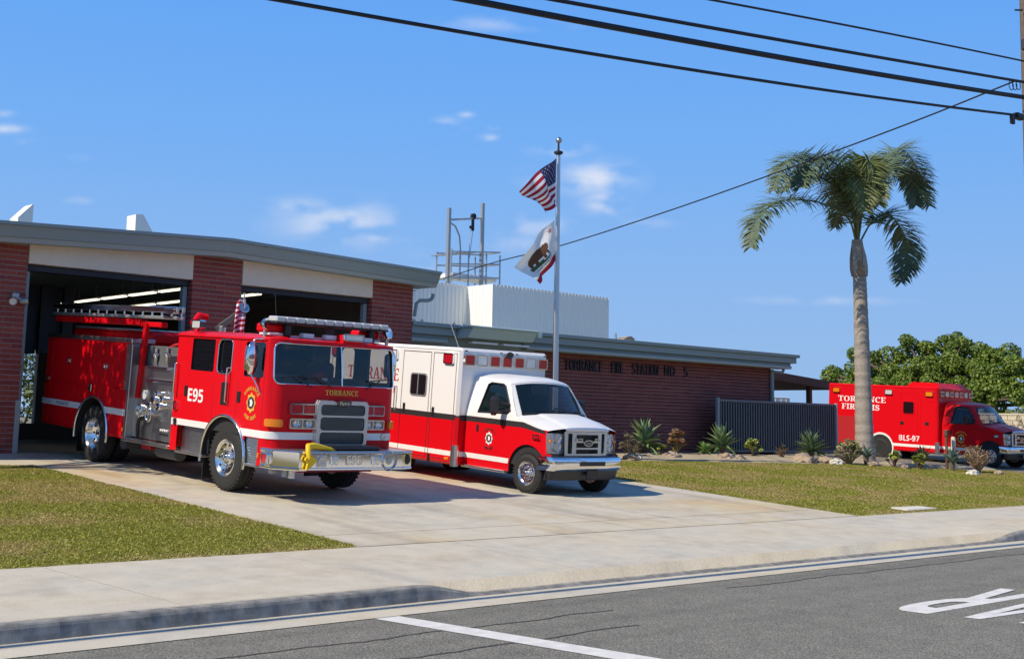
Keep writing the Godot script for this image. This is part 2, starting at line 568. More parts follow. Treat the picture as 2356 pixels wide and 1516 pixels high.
func drop_at(x: float) -> float:      # 1 where the kerb is lowered for the driveway
	return smoothstep(8.6, 9.4, x) * (1.0 - smoothstep(20.4, 21.9, x))

func walk_y(x: float, z: float) -> float:     # sidewalk and apron surface
	var full := 0.15 + 0.07 * (-10.3 - z) / 3.0
	var low := 0.035 + 0.185 * (-10.3 - z) / 3.0
	return lerpf(full, low, drop_at(x))

func build_ground() -> void:
	# far land, one sheet to the horizon, a little below everything that lies on it
	var b := MB.new()
	var zs := [900.0, 3.0, -9.0, -10.6, -13.3, -25.2, -60.0, -1500.0]
	var ys := [-0.05, -0.05, -0.10, -0.10, 0.10, 0.86, 0.90, 0.9]
	for i in zs.size() - 1:
		b.face([Vector3(-1200, ys[i], zs[i]), Vector3(1500, ys[i], zs[i]), Vector3(1500, ys[i + 1], zs[i + 1]), Vector3(-1200, ys[i + 1], zs[i + 1])])
	struct("ground", b, M.far_ground)
	# road
	var wob := noise(77, 0.35, 4)
	var fine := noise(78, 2.2, 3)
	b = MB.new()
	var shade := func(x: float, z: float) -> Color:
		var s := 1.0 + 0.10 * wob.get_noise_2d(x * 0.5, z * 1.4) + 0.05 * fine.get_noise_2d(x, z)
		# darker strips where tyres and patches run along the street
		s -= 0.16 * exp(-pow((z + 9.25 - 0.10 * wob.get_noise_2d(x * 1.2, 3.0)) / 0.16, 2.0))
		s -= 0.13 * exp(-pow((z + 8.15 - 0.14 * wob.get_noise_2d(x * 0.8, 7.0)) / 0.10, 2.0))
		s -= 0.13 * exp(-pow((z + 7.35 - 0.14 * wob.get_noise_2d(x * 0.8, 17.0)) / 0.09, 2.0))
		return Color(s, s, s * 0.99)
	ground_sheet(b, -4, 34, -1.0, -9.75, 0.16, 0.0, shade)
	b.col = Color(1, 1, 1)
	ground_sheet(b, -160, -4, -1.0, -9.75, 4.0, 0.0)
	ground_sheet(b, 34, 260, -1.0, -9.75, 4.0, 0.0)
	struct("road", b, M.asphalt, true)
	# long thin cracks sealed with tar along the road
	for q in [[3.2, 9.6, -8.62], [4.0, 9.0, -7.75], [12.0, 26.0, -9.05]]:
		b = MB.new()
		var pts: Array = []
		var n := int((q[1] - q[0]) / 0.12)
		for i in n + 1:
			var x: float = lerpf(q[0], q[1], float(i) / n)
			var z: float = q[2] + 0.10 * wob.get_noise_2d(x * 2.0, q[2] * 5.0) + 0.03 * fine.get_noise_2d(x * 3.0, q[2])
			pts.append(Vector3(x, ground_y(x, z) + 0.004, z))
		for i in n:
			var wv := 0.012 + 0.010 * absf(fine.get_noise_2d(i * 0.7, q[2]))
			b.face([pts[i] + Vector3(0, 0, wv), pts[i + 1] + Vector3(0, 0, wv), pts[i + 1] - Vector3(0, 0, wv), pts[i] - Vector3(0, 0, wv)])
		struct("road_crack", b, M.tar)
	# gutter pan: pale concrete with a faint painted line for the cable shadow
	var con := noise(31, 0.5, 5)
	var stain := func(x: float, z: float) -> Color:
		var s := 1.0 + 0.20 * con.get_noise_2d(x * 1.0, z * 2.0) + 0.14 * fine.get_noise_2d(x * 1.4, z * 1.4)
		var w := 0.11 * con.get_noise_2d(x * 0.4 + 40.0, z * 0.6)
		return Color(s * (1.0 + w), s, s * (1.0 - w * 1.4))
	b = MB.new()
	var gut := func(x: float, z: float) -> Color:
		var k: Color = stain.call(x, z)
		var d := 0.9 if absf(z + 10.02 + 0.02 * con.get_noise_2d(x * 3.0, 1.0)) < 0.035 else 1.0  # darker line painted in where the overhead cables shade the gutter
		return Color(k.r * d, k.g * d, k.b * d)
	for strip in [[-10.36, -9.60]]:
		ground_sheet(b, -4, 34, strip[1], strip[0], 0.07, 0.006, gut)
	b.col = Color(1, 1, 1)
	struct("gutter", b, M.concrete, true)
	# kerb with a rounded top edge, lowered across the driveway
	b = MB.new()
	var rough := noise(91, 2.0, 4)
	var xs: Array = []
	var x := -4.0
	while x < 34.0:
		xs.append(x); x += 0.10
	var rows := 7
	for i in xs.size() - 1:
		var cols: Array = []
		for k in 2:
			var xx: float = xs[i + k]
			var top := walk_y(xx, -10.3)
			var wv := 0.010 * rough.get_noise_2d(xx * 1.5, 0.0)
			var chip := 0.012 * maxf(0.0, rough.get_noise_2d(xx * 2.2, 9.0) - 0.12) * (1.0 - drop_at(xx))
			var pr: Array = [Vector3(xx, 0.0, -10.20 + wv), Vector3(xx, top * 0.35, -10.212 + wv), Vector3(xx, top * 0.72 - chip, -10.226 + wv * 0.7), Vector3(xx, top - 0.018 - chip, -10.238), Vector3(xx, top - 0.005, -10.252), Vector3(xx, top, -10.275 - chip), Vector3(xx, walk_y(xx, -10.40), -10.40)]
			cols.append(pr)
		for r in rows - 1:
			var s := 1.0 + 0.35 * rough.get_noise_2d(xs[i] * 0.9, r * 0.8)
			b.col = Color(s, s, s)
			b.face([cols[0][r], cols[1][r], cols[1][r + 1], cols[0][r + 1]])
	struct("kerb", b, M.kerb_face, true)
	# sidewalk slabs and apron, each slab its own piece with an open joint
	var walk := Node3D.new()
	walk.name = "sidewalk"
	add_child(walk)
	walk.set_meta("kind", "structure")
	var edges := [-4.0, -1.5, 1.0, 3.5, 6.0, 8.75, 11.6, 15.2, 18.9, 21.7, 24.4, 27.0, 29.6, 34.0]
	for i in edges.size() - 1:
		b = MB.new()
		var x0: float = edges[i] + 0.006
		var x1: float = edges[i + 1] - 0.006
		var nx := int(ceil((x1 - x0) / 0.09))
		var nz := 30
		var base := b.v.size()
		for p in nx + 1:
			for q in nz + 1:
				var xx := lerpf(x0, x1, float(p) / nx)
				var zz := lerpf(-10.40, -13.30, float(q) / nz)
				b.col = stain.call(xx, zz)
				var drv := drop_at(xx)
				var rust := clampf(con.get_noise_2d(xx * 0.9 + zz * 0.7, zz * 0.3 + 8.0), 0.0, 1.0) * 0.35 * drv
				b.col = Color(b.col.r, b.col.g * (1.0 - 0.25 * rust), b.col.b * (1.0 - 0.55 * rust))
				var e := 0.05
				var nn := Vector3(walk_y(xx - e, zz) - walk_y(xx + e, zz), 2 * e, walk_y(xx, zz - e) - walk_y(xx, zz + e))
				b.vert(Vector3(xx, walk_y(xx, zz), zz), nn)
		for p in nx:
			for q in nz:
				var k := base + p * (nz + 1) + q
				b.quadi(k, k + nz + 1, k + nz + 2, k + 1)
		b.col = Color(0.6, 0.6, 0.6)
		for e in [x0, x1]: b.face([Vector3(e, walk_y(e, -10.4), -10.4), Vector3(e, walk_y(e, -13.3), -13.3), Vector3(e, walk_y(e, -13.3) - 0.06, -13.3), Vector3(e, walk_y(e, -10.4) - 0.06, -10.4)])
		part("slab", b, M.concrete, walk, true)
	# driveway slabs, sloping up to the bays
	var drive := Node3D.new()
	drive.name = "driveway"
	add_child(drive)
	drive.set_meta("kind", "structure")
	var stk := noise(55, 0.5, 5)
	var dcol := func(xx: float, zz: float) -> Color:
		var k: Color = stain.call(xx * 0.8 + 11.0, zz * 0.8)
		var warm := clampf(stk.get_noise_2d(xx * 0.7, zz * 0.16) * 1.6 + 0.1, 0.0, 1.0)
		var rust := clampf(stk.get_noise_2d(xx * 0.45 + 30.0, zz * 0.35) * 1.8 - 0.12, 0.0, 1.0)
		var grey := clampf(stk.get_noise_2d(xx * 1.7 + 9.0, zz * 0.16 + 50.0) * 1.7, 0.0, 1.0)
		# tyre tracks run in and out of the bays
		for tx in [11.55, 13.75, 17.2, 18.95]: grey = maxf(grey, 0.75 * exp(-pow((xx - tx - 0.25 * stk.get_noise_2d(zz * 0.5, tx)) / 0.16, 2.0)) * clampf(0.5 + stk.get_noise_2d(xx * 3.0, zz * 0.9) * 1.6, 0.0, 1.0))
		var s := 1.0 - 0.30 * grey
		return Color(k.r * s * (1.0 + 0.04 * warm), k.g * s * (1.0 - 0.16 * rust), k.b * s * (1.0 - 0.08 * warm - 0.38 * rust))
	var zed := [-13.32, -14.25, -19.8, -25.25]
	var exx := [10.1, 15.5, 21.6]
	for i in exx.size() - 1:
		for j in zed.size() - 1:
			b = MB.new()
			ground_sheet(b, exx[i] + (0.006 if i > 0 else 0.0), exx[i + 1] - 0.006, zed[j] - 0.008, zed[j + 1] + 0.008, 0.10, 0.0, dcol)
			part("slab", b, M.concrete, drive, true)
	b = MB.new()
	ground_sheet(b, 10.1, 21.6, -13.25, -25.3, 2.0, -0.03)
	part("joint_filler", b, M.under, drive)
	# landing in front of the bays at the side, where the lawn stops
	b = MB.new()
	ground_sheet(b, 4.0, 10.1, -23.0, -25.25, 0.14, 0.0, dcol)
	var ap := struct("forecourt", b, M.concrete, true)
	# lawns: soil sheets; the blades stand on them
	b = MB.new()
	ground_sheet(b, -4.0, 10.1, -13.3, -22.98, 0.5, 0.0)
	struct("lawn_soil", b, M.turf_soil)
	b = MB.new()
	ground_sheet(b, 21.6, 36.5, -13.3, -25.25, 0.5, 0.0)
	ground_sheet(b, 36.5, 41.2, -13.3, -22.0, 0.5, 0.0)
	struct("lawn_soil", b, M.turf_soil)
	b = MB.new()
	ground_sheet(b, 36.5, 70.0, -13.3, -60.0, 1.0, -0.006)
	struct("side_drive", b, M.asphalt, true)
	# planting bed: a low mound of soil before the wall
	b = MB.new()
	var bed := func(a: float, w: float) -> Vector3:
		var xx := lerpf(23.2, 41.0, a)
		var front := lerpf(-23.15, -22.0, smoothstep(24.0, 34.0, xx)) + lerpf(0.0, 1.9, smoothstep(35.0, 40.5, xx)) + 0.12 * stk.get_noise_2d(xx * 1.5, 3.0)
		var back := lerpf(-25.4, front - 1.3, smoothstep(36.3, 38.5, xx))
		var zz := lerpf(front, back, w)
		return Vector3(xx, ground_y(xx, zz) + 0.004 + 0.10 * sin(PI * minf(w * 1.2, 1.0)) * (0.8 + 0.6 * stk.get_noise_2d(xx * 2.0, zz * 2.0)), zz)
	b.grid(bed, 90, 12)
	struct("planting_bed", b, M.soil)
	# opposite sidewalk, on the photographer's side
	b = MB.new()
	b.col = Color(1, 1, 1)
	b.bb(Vector3(-60, -0.1, -0.9), Vector3(80, 0.14, 2.2), 0.02)
	struct("opposite_sidewalk", b, M.concrete, true)
	# painted markings
	b = MB.new()
	for i in 26:
		var z0 := lerpf(-9.58, -1.6, float(i) / 26)
		var z1 := lerpf(-9.58, -1.6, float(i + 1) / 26)
		b.face([Vector3(7.47, ground_y(0, z0) + 0.005, z0), Vector3(7.75, ground_y(0, z0) + 0.005, z0), Vector3(7.75, ground_y(0, z1) + 0.005, z1), Vector3(7.47, ground_y(0, z1) + 0.005, z1)])
	b.face([Vector3(7.47, 0.005, -9.58), Vector3(7.62, 0.005, -9.64), Vector3(7.75, 0.005, -9.58)])
	struct("road_marking", b, M.paint_mark)
	var word := Node3D.new()
	word.name = numbered(self, "road_marking")
	word.set_meta("kind", "structure")
	add_child(word)
	var zz := -5.05
	for ch in ["E", "A", "R"]:
		letter_on_road(word, ch, 11.72, zz)
		zz -= 0.72

func letter_on_road(word: Node3D, ch: String, x: float, z: float) -> void:
	# tall road lettering read by drivers heading towards -x: the top of the letter lies at the smaller x
	var tm := TextMesh.new()
	tm.text = ch
	tm.font = font("Droid Sans", 700)
	tm.font_size = 64
	tm.pixel_size = 0.01
	tm.depth = 0.002
	var bx := tm.get_aabb()
	var o := MeshInstance3D.new()
	o.name = numbered(word, "letter")
	o.mesh = tm
	o.material_override = M.paint_mark
	var sx := 0.54 / bx.size.x
	var sy := 2.6 / bx.size.y
	# letter x (reading direction) -> -z, letter y (up) -> -x, letter depth -> +y
	var bs := Basis(Vector3(0, 0.0, -1) * sx, Vector3(-1, 0, 0) * sy, Vector3(0, 1, 0))
	o.transform = Transform3D(bs, Vector3(0, 0, 0))
	var lo: Vector3 = bs * bx.position
	o.position = Vector3(x + 2.6, ground_y(0, z - 0.27) + 0.006, z) - Vector3(lo.x, 0, lo.z)
	o.rotation = o.rotation
	word.add_child(o)

var fonts := {}
func font(called: String, weight := 400) -> Font:
	var key := called + str(weight)
	if not fonts.has(key):
		var f := SystemFont.new()
		f.font_names = PackedStringArray([called])
		f.font_weight = weight
		fonts[key] = f
	return fonts[key]

func lettering(called: String, text: String, f: Font, w: float, h: float, deep: float, m: Material, parent: Node, at: Transform3D) -> MeshInstance3D:
	# raised lettering fitted into w x h metres (w = 0 keeps the proportion), centred on at, facing at's +z
	var tm := TextMesh.new()
	tm.text = text
	tm.font = f
	tm.font_size = 64
	tm.pixel_size = 0.01
	tm.depth = deep
	tm.curve_step = 4.0
	var bx := tm.get_aabb()
	var sy := h / bx.size.y
	var sx := sy if w <= 0.0 else w / bx.size.x
	var c := bx.get_center()
	return put(called, tm, m, parent, at * Transform3D(Basis.from_scale(Vector3(sx, sy, 1)), Vector3(-c.x * sx, -c.y * sy, 0)))

# ---- fire station --------------------------------------------------------------------------------------------------
const ZB := -25.1     # face of the apparatus bays
const ZW := -25.7     # face of the long brick wall
const FLOOR := 1.05
const CRS := 0.1016

func fill_bricks(parent: Node, core: Node, x0: float, x1: float, y0: float, y1: float, z: float, deep: float, shown: Callable, seed_: int, mesh: ArrayMesh, rest: MB) -> void:
	# running bond; bricks the photograph shows are pieces of their own, hidden ones are joined
	var r := RandomNumberGenerator.new()
	r.seed = seed_
	var k := 0
	var y := y0
	while y + CRS * 0.5 < y1:
		var x := x0 - (0.2 if k % 2 == 1 else 0.0)
		while x < x1 - 0.01:
			var a := maxf(x, x0)
			var e := minf(x + 0.4064, x1)
			if e - a > 0.04:
				var ce := Vector3((a + e) * 0.5, y + CRS * 0.5, z - deep * 0.5 + r.randf_range(-0.0015, 0.0015))
				var sz := Vector3(e - a - 0.007, minf(CRS, y1 - y) - 0.015, deep)
				if shown.call(ce.x, ce.y):
					put("brick", mesh, M["brick%d" % (r.randi() % 5)], core, Transform3D(Basis.from_scale(Vector3(sz.x / 0.4, sz.y / 0.09, sz.z / 0.2)), ce))
				else:
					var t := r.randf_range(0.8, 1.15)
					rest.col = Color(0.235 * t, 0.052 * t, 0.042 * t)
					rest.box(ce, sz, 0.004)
			x += 0.4064
		y += CRS
		k += 1

func roof_y(x: float) -> float:     # top of the low gable over the bays
	return 5.68 - (14.9 - x) * 0.044 if x < 14.9 else 5.68 - (x - 14.9) * 0.028

func build_station() -> void:
	var st := thing("fire_station", "low brick fire station with blue-grey roof edges and two open engine bays", "fire station", Vector3.ZERO)
	var bm := MB.new()
	bm.box(Vector3.ZERO, Vector3(0.4, 0.09, 0.2), 0.005)
	var brick := bm.mesh()
	var rest := MB.new()
	# piers between the bays
	var piers := [[7.6, 10.66, 5.16], [14.30, 15.53, 5.30], [19.18, 20.46, 5.20]]
	for i in 3:
		var p: Array = piers[i]
		var b := MB.new()
		b.bb(Vector3(p[0] + 0.006, FLOOR - 0.2, ZB - 0.005), Vector3(p[1] - 0.006, p[2], ZB - 0.34), 0.003)
		var core := part("brick_pier", b, M.mortar, st)
		var see: Callable = [func(x, y): return x > 9.95, func(_x, y): return y > 3.55, func(_x, y): return y > 3.35][i]
		fill_bricks(st, core, p[0], p[1], FLOOR - 0.02, p[2] - 0.02, ZB, 0.2, see, 100 + i, brick, rest)
		# returns of the brickwork inside the openings
		rest.col = Color(0.19, 0.054, 0.048)
	# header panels over the doors
	for q in [[10.66, 14.30], [15.53, 19.18]]:
		var b := MB.new()
		b.bb(Vector3(q[0] + 0.004, 4.755, ZB + 0.03), Vector3(q[1] - 0.004, 5.46, ZB - 0.12), 0.008)
		part("header_panel", b, M.stucco, st)
		b = MB.new()
		b.bb(Vector3(q[0] + 0.01, 4.62, ZB - 0.10), Vector3(q[1] - 0.01, 4.752, ZB - 0.30), 0.008)
		part("door_head", b, M.dark_metal, st)
		for s in 2:
			b = MB.new()
			var x: float = q[0] + 0.07 if s == 0 else q[1] - 0.07
			b.bb(Vector3(x - 0.05, FLOOR, ZB - 0.16), Vector3(x + 0.05, 4.62, ZB - 0.30), 0.01)
			part("door_jamb", b, M.fascia, st)
	# pale corner guard at the foot of the first pier
	var cg := MB.new()
	cg.bb(Vector3(10.60, FLOOR, ZB + 0.012), Vector3(10.70, FLOOR + 1.02, ZB - 0.12), 0.008)
	part("corner_guard", cg, M.fascia_trim, st)
	# roof edge of the bays: drip cap, sloped fascia board, lower trim, soffit, following the low gable
	var ends := [2.0, 14.9, 20.9]
	for i in 2:
		var xa: float = ends[i]
		var xb: float = ends[i + 1]
		var edge := func(pr: Array, m: String, called: String) -> void:
			var b := MB.new()
			var n := pr.size()
			var inset := 0.0
			for k in n:
				var a: Vector2 = pr[k]
				var c: Vector2 = pr[(k + 1) % n]
				# the right-hand end is cut back with depth so that the moulding shows its profile
				b.face([Vector3(xa, roof_y(xa) + a.y, a.x), Vector3(xa, roof_y(xa) + c.y, c.x), Vector3(xb, roof_y(xb) + c.y, c.x), Vector3(xb, roof_y(xb) + a.y, a.x)])
			for xe in [xa, xb]:
				var t: Array = []
				for q in pr: t.append(Vector3(xe, roof_y(xe) + q.y, q.x))
				b.face(t)
			part(called, b, M[m], st)
		edge.call([Vector2(-24.52, -0.065), Vector2(-24.52, 0.0), Vector2(-24.85, 0.012), Vector2(-24.85, -0.065)], "fascia", "drip_cap")
		edge.call([Vector2(-24.57, -0.068), Vector2(-24.67, -0.285), Vector2(-24.85, -0.285), Vector2(-24.85, -0.068)], "fascia", "fascia_board")
		edge.call([Vector2(-24.70, -0.288), Vector2(-24.73, -0.385), Vector2(-24.85, -0.385), Vector2(-24.85, -0.288)], "fascia_trim", "fascia_trim")
		edge.call([Vector2(-24.76, -0.372), Vector2(-25.5, -0.372), Vector2(-25.5, -0.34), Vector2(-24.76, -0.34)], "fascia_trim", "soffit")
		var b := MB.new()
		b.face([Vector3(xa, roof_y(xa) - 0.02, -24.7), Vector3(xb, roof_y(xb) - 0.02, -24.7), Vector3(xb, roof_y(xb) + 0.0, -42.0), Vector3(xa, roof_y(xa) + 0.0, -42.0)])
		b.face([Vector3(xa, roof_y(xa) - 0.42, -25.45), Vector3(xa, roof_y(xa) - 0.42, -42.0), Vector3(xb, roof_y(xb) - 0.42, -42.0), Vector3(xb, roof_y(xb) - 0.42, -25.45)])
		part("roof_deck", b, M.fascia, st)
	# inside of the bays
	var b := MB.new()
	b.bb(Vector3(7.0, FLOOR - 0.25, -25.25), Vector3(20.4, FLOOR, -41.0))
	part("bay_floor", b, M.interior_floor, st)
	b = MB.new()
	b.bb(Vector3(20.16, FLOOR, -25.40), Vector3(20.29, 5.1, -41.0))
	part("bay_side_wall", b, M.interior, st)
	b = MB.new()
	b.bb(Vector3(7.0, FLOOR, -25.40), Vector3(7.2, 5.1, -41.0))
	part("bay_side_wall", b, M.interior, st)
	# back wall with a glazed door standing open at one end
	var wl := at_z(47, 830, -40.9).x
	var wr := at_z(86, 830, -40.9).x
	b = MB.new()
	b.bb(Vector3(7.0, FLOOR, -40.9), Vector3(wl, 5.2, -41.1))
	b.bb(Vector3(wr, FLOOR, -40.9), Vector3(20.4, 5.2, -41.1))
	b.bb(Vector3(wl, 3.9, -40.9), Vector3(wr, 5.2, -41.1))
	b.bb(Vector3(wl, FLOOR, -40.9), Vector3(wr, FLOOR + 0.5, -41.1))
	part("bay_back_wall", b, M.interior, st)
	# folded curtain door leaves and lockers inside, dark
	for i in 7:
		b = MB.new()
		var x := 11.2 + i * 0.26
		b.bb(Vector3(x, at_z(66, 813, -28.0).y, -28.0 - (i % 2) * 0.12), Vector3(x + 0.25, FLOOR + 3.6, -28.12 - (i % 2) * 0.12), 0.01)
		part("folding_leaf", b, M.dark_metal, st)
	# side and rear of the bay block above the low roof
	b = MB.new()
	b.bb(Vector3(20.30, FLOOR, ZB - 0.30), Vector3(20.455, 5.20, -41.0))
	part("bay_outer_wall", b, M.brick0, st)
	# downspout elbow at the corner
	b = MB.new()
	b.tube([Vector3(21.02, 5.0, -25.0), Vector3(21.02, 4.93, -25.0), Vector3(20.97, 4.86, -25.0), Vector3(20.86, 4.82, -25.0), Vector3(20.60, 4.80, -25.0), Vector3(20.53, 4.72, -25.05), Vector3(20.52, 4.4, -25.1)], 0.045, 10)
	part("downspout", b, M.fascia, st)
	# long brick wall of the offices
	b = MB.new()
	b.bb(Vector3(20.4, 0.6, ZW - 0.005), Vector3(36.42, 3.95, ZW - 0.30), 0.002)
	var wall := part("brick_wall", b, M.mortar, st)
	var wb := MB.new()
	fill_bricks(st, wall, 20.4, 36.44, 0.98, 3.93, ZW, 0.12, func(_x, _y): return false, 300, brick, wb)
	var joined := part("brickwork", wb, M.brick_wall, wall, true)
	joined.set_meta("kind", "stuff")
	var jr := part("hidden_brickwork", rest, M.brick_wall, st, true)
	jr.set_meta("kind", "stuff")
	b = MB.new()
	b.bb(Vector3(36.30, 0.6, ZW - 0.31), Vector3(36.44, 3.93, -36.0))
	part("end_wall", b, M.brick1, st)
	# flat roof edge of the offices
	var runs := [[20.47, 22.05], [24.5, 37.22]]
	for i in 2:
		for pr in [[-25.06, -25.5, 4.185, 4.285, "fascia", "drip_cap"], [-25.14, -25.5, 3.995, 4.182, "fascia", "fascia_board"], [-25.20, -25.5, 3.90, 3.992, "dark_band", "fascia_shadow_board"], [-25.16, -25.72, 3.80, 3.897, "fascia_trim", "fascia_trim"]]:
			b = MB.new()
			var m: StandardMaterial3D = M.fascia if pr[4] == "dark_band" else M[pr[4]]
			var back: float = pr[0] - 0.06 if pr[4] == "dark_band" else pr[0]
			b.bb(Vector3(runs[i][0], pr[2], back), Vector3(runs[i][1] - (4.285 - pr[3]) * 0.9, pr[3], pr[1]), 0.008)
			part(pr[5], b, m, st)
	# recessed roof edge and pale entrance canopy between
	b = MB.new()
	b.bb(Vector3(20.47, 3.75, -25.35), Vector3(25.0, 4.16, -25.62), 0.01)
	part("recessed_fascia", b, M.fascia, st)
	b = MB.new()
	b.prism(PackedVector2Array([Vector2(-25.30, 3.96), Vector2(-24.80, 3.96), Vector2(-24.60, 4.21), Vector2(-25.30, 4.21)]), -24.36, -22.05, Basis(Vector3(0, 0, 1), Vector3(0, 1, 0), Vector3(-1, 0, 0)))
	part("entrance_canopy", b, M.canopy, st)
	b = MB.new()
	b.bb(Vector3(21.95, 4.215, -24.55), Vector3(24.40, 4.26, -25.4), 0.01)
	part("canopy_cap", b, M.canopy, st)
	b = MB.new()
	b.bb(Vector3(24.38, 4.08, -24.62), Vector3(24.55, 4.22, -25.3), 0.01)
	part("canopy_end", b, M.canopy, st)
	for q in [[22.3, 23.2], [23.4, 24.35]]:
		b = MB.new()
		b.bb(Vector3(q[0], 3.83, -24.9), Vector3(q[1], 3.88, -25.05), 0.005)
		part("canopy_light_strip", b, M.white_letter, st)
	b = MB.new()
	b.bb(Vector3(20.4, 4.05, -25.3), Vector3(36.9, 4.16, -41.0))
	part("flat_roof", b, M.fascia_trim, st)
	# corner downpipe with its elbow
	b = MB.new()
	b.bb(Vector3(36.36, 0.98, ZW + 0.10), Vector3(36.50, 3.78, ZW + 0.004), 0.02)
	part("downpipe", b, M.fascia, st)
	b = MB.new()
	b.tube([Vector3(36.43, 3.72, ZW + 0.06), Vector3(36.60, 3.70, ZW + 0.08), Vector3(36.95, 3.70, ZW + 0.10), Vector3(37.02, 3.76, ZW + 0.10), Vector3(37.02, 3.98, ZW + 0.10)], 0.05, 8)
	part("downpipe_elbow", b, M.fascia, st)
	# wedge-shaped roof vents over the bays
	for q in [[10.86, 1.0], [13.10, -1.0]]:
		b = MB.new()
		var hx: float = q[0]
		if q[1] > 0: b.prism(PackedVector2Array([Vector2(-0.30, -0.2), Vector2(0, -0.2), Vector2(0, 0.40), Vector2(-0.02, 0.40), Vector2(-0.30, 0.10)]), -25.9, -25.5)
		else: b.prism(PackedVector2Array([Vector2(0, -0.2), Vector2(0.42, -0.2), Vector2(0.42, 0.03), Vector2(0.17, 0.40), Vector2(0, 0.38)]), -25.9, -25.5)
		var o := part("roof_vent", b, M.screen_white, st)
		o.position = Vector3(hx, roof_y(hx) + 0.10, 0)
	# small fittings on the flat roof
	b = MB.new()
	b.cyl(Vector3(28.55, 4.25, -25.6), Vector3(28.55, 4.50, -25.6), 0.035, 8)
	b.lathe([Vector2(0.0, 0.1), Vector2(0.06, 0.06), Vector2(0.06, 0.0)], 10, T(Vector3(28.55, 4.30, -25.6)))
	part("vent_pipe", b, M.galvanised, st)
	b = MB.new()
	b.prism(PackedVector2Array([Vector2(0, 0), Vector2(0.62, -0.02), Vector2(0.60, 0.12), Vector2(0.45, 0.19), Vector2(0.28, 0.16), Vector2(0.1, 0.07)]), -26.2, -25.9)
	var rv := part("roof_hatch", b, M.rock, st)
	rv.position = Vector3(29.15, 4.30, 0)

func build_sign() -> void:
	var sg := thing("wall_lettering", "raised dark letters reading TORRANCE FIRE STATION NO 5 on brick wall", "sign", Vector3(26.45, 3.34, ZW + 0.03))
	var f := font("Droid Sans", 400)
	for q in [["TORRANCE", 0.02, 1.62], ["FIRE", 2.02, 0.52], ["STATION", 2.92, 1.23], ["NO", 4.42, 0.52], ["5", 5.36, 0.2]]:
		var word: String = q[0]
		var wid: Array = []
		var sum := 0.0
		for ch in word:
			var w := 0.45 if ch == "I" else (0.75 if ch in "EF5" else 1.05)
			wid.append(w); sum += w
		var x: float = q[1]
		for k in word.length():
			var w: float = wid[k] / sum * q[2]
			lettering("letter", word[k], f, w * (0.55 if word[k] == "I" else 0.86), 0.30, 0.035, M.letter_metal, sg, Transform3D(Basis(), Vector3(x + w * 0.5, 0.16, 0)))
			x += w

func build_bay_lights() -> void:
	var y := 4.58
	var rows: Array = [[14.45, -26.2], [14.45, -27.6], [14.45, -29.0], [14.45, -30.4], [14.45, -31.8], [14.45, -34.2], [15.95, -29.0], [15.95, -30.4], [16.15, -25.9]]
	for q in rows:
		var o := thing("bay_light", "lit fluorescent strip light hanging under the engine bay ceiling", "ceiling light", Vector3(q[0], y, q[1]), "strip lights in the engine bays")
		var b := MB.new()
		b.prism(PackedVector2Array([Vector2(-0.09, 0.05), Vector2(-0.04, 0.09), Vector2(0.04, 0.09), Vector2(0.09, 0.05)]), -0.62, 0.62)
		part("housing", b, M.screen_white, o)
		b = MB.new()
		for s in [-0.035, 0.035]: b.cyl(Vector3(s, 0.025, -0.59), Vector3(s, 0.025, 0.59), 0.016, 8)
		part("tube", b, M.tube_glow, o)
		b = MB.new()
		for s in [-0.45, 0.45]: b.cyl(Vector3(0, 0.09, s), Vector3(0, 0.35, s), 0.006, 6)
		part("hanger", b, M.galvanised, o)
		var l := AreaLight3D.new()
		l.name = "tube_light"
		l.area_size = Vector2(0.1, 1.18)
		l.light_energy = 0.05
		l.light_color = Color(1.0, 0.97, 0.88)
		l.shadow_enabled = true
		l.transform = Transform3D(Basis.from_euler(Vector3(-PI / 2, 0, 0)), Vector3(0, 0.0, 0))
		o.add_child(l)
	# flood lamp on the first pier
	var fl := thing("flood_lamp", "grey twin-head flood lamp on bracket fixed to brick pier", "flood lamp", Vector3(10.40, 4.05, ZB))
	var b2 := MB.new()
	b2.box(Vector3(0.03, 0.03, 0.05), Vector3(0.14, 0.14, 0.09), 0.02)
	part("junction_box", b2, M.galvanised, fl)
	b2 = MB.new()
	b2.tube([Vector3(0.02, 0.0, 0.08), Vector3(-0.02, -0.02, 0.15), Vector3(-0.06, -0.05, 0.18)], 0.025, 8)
	b2.tube([Vector3(0.06, 0.0, 0.08), Vector3(0.13, -0.04, 0.12)], 0.025, 8)
	part("arm", b2, M.galvanised, fl)
	for q in [[Vector3(-0.08, -0.07, 0.22), Vector3(-0.35, -0.45, 0.8)], [Vector3(0.19, -0.06, 0.13), Vector3(0.8, 0.15, 0.35)]]:
		b2 = MB.new()
		var dd: Vector3 = q[1].normalized()
		var sd := Vector3.UP.cross(dd).normalized()
		b2.lathe([Vector2(0.0, -0.10), Vector2(0.04, -0.09), Vector2(0.075, 0.02), Vector2(0.078, 0.06), Vector2(0.066, 0.055)], 14, Transform3D(Basis(sd, dd, sd.cross(dd)), q[0]))
		var hd := part("head", b2, M.galvanised, fl)
		b2 = MB.new()
		b2.lathe([Vector2(0.066, 0.05), Vector2(0.0, 0.055)], 14, Transform3D(Basis(sd, dd, sd.cross(dd)), q[0]))
		part("lens", b2, M.white_lens, hd)

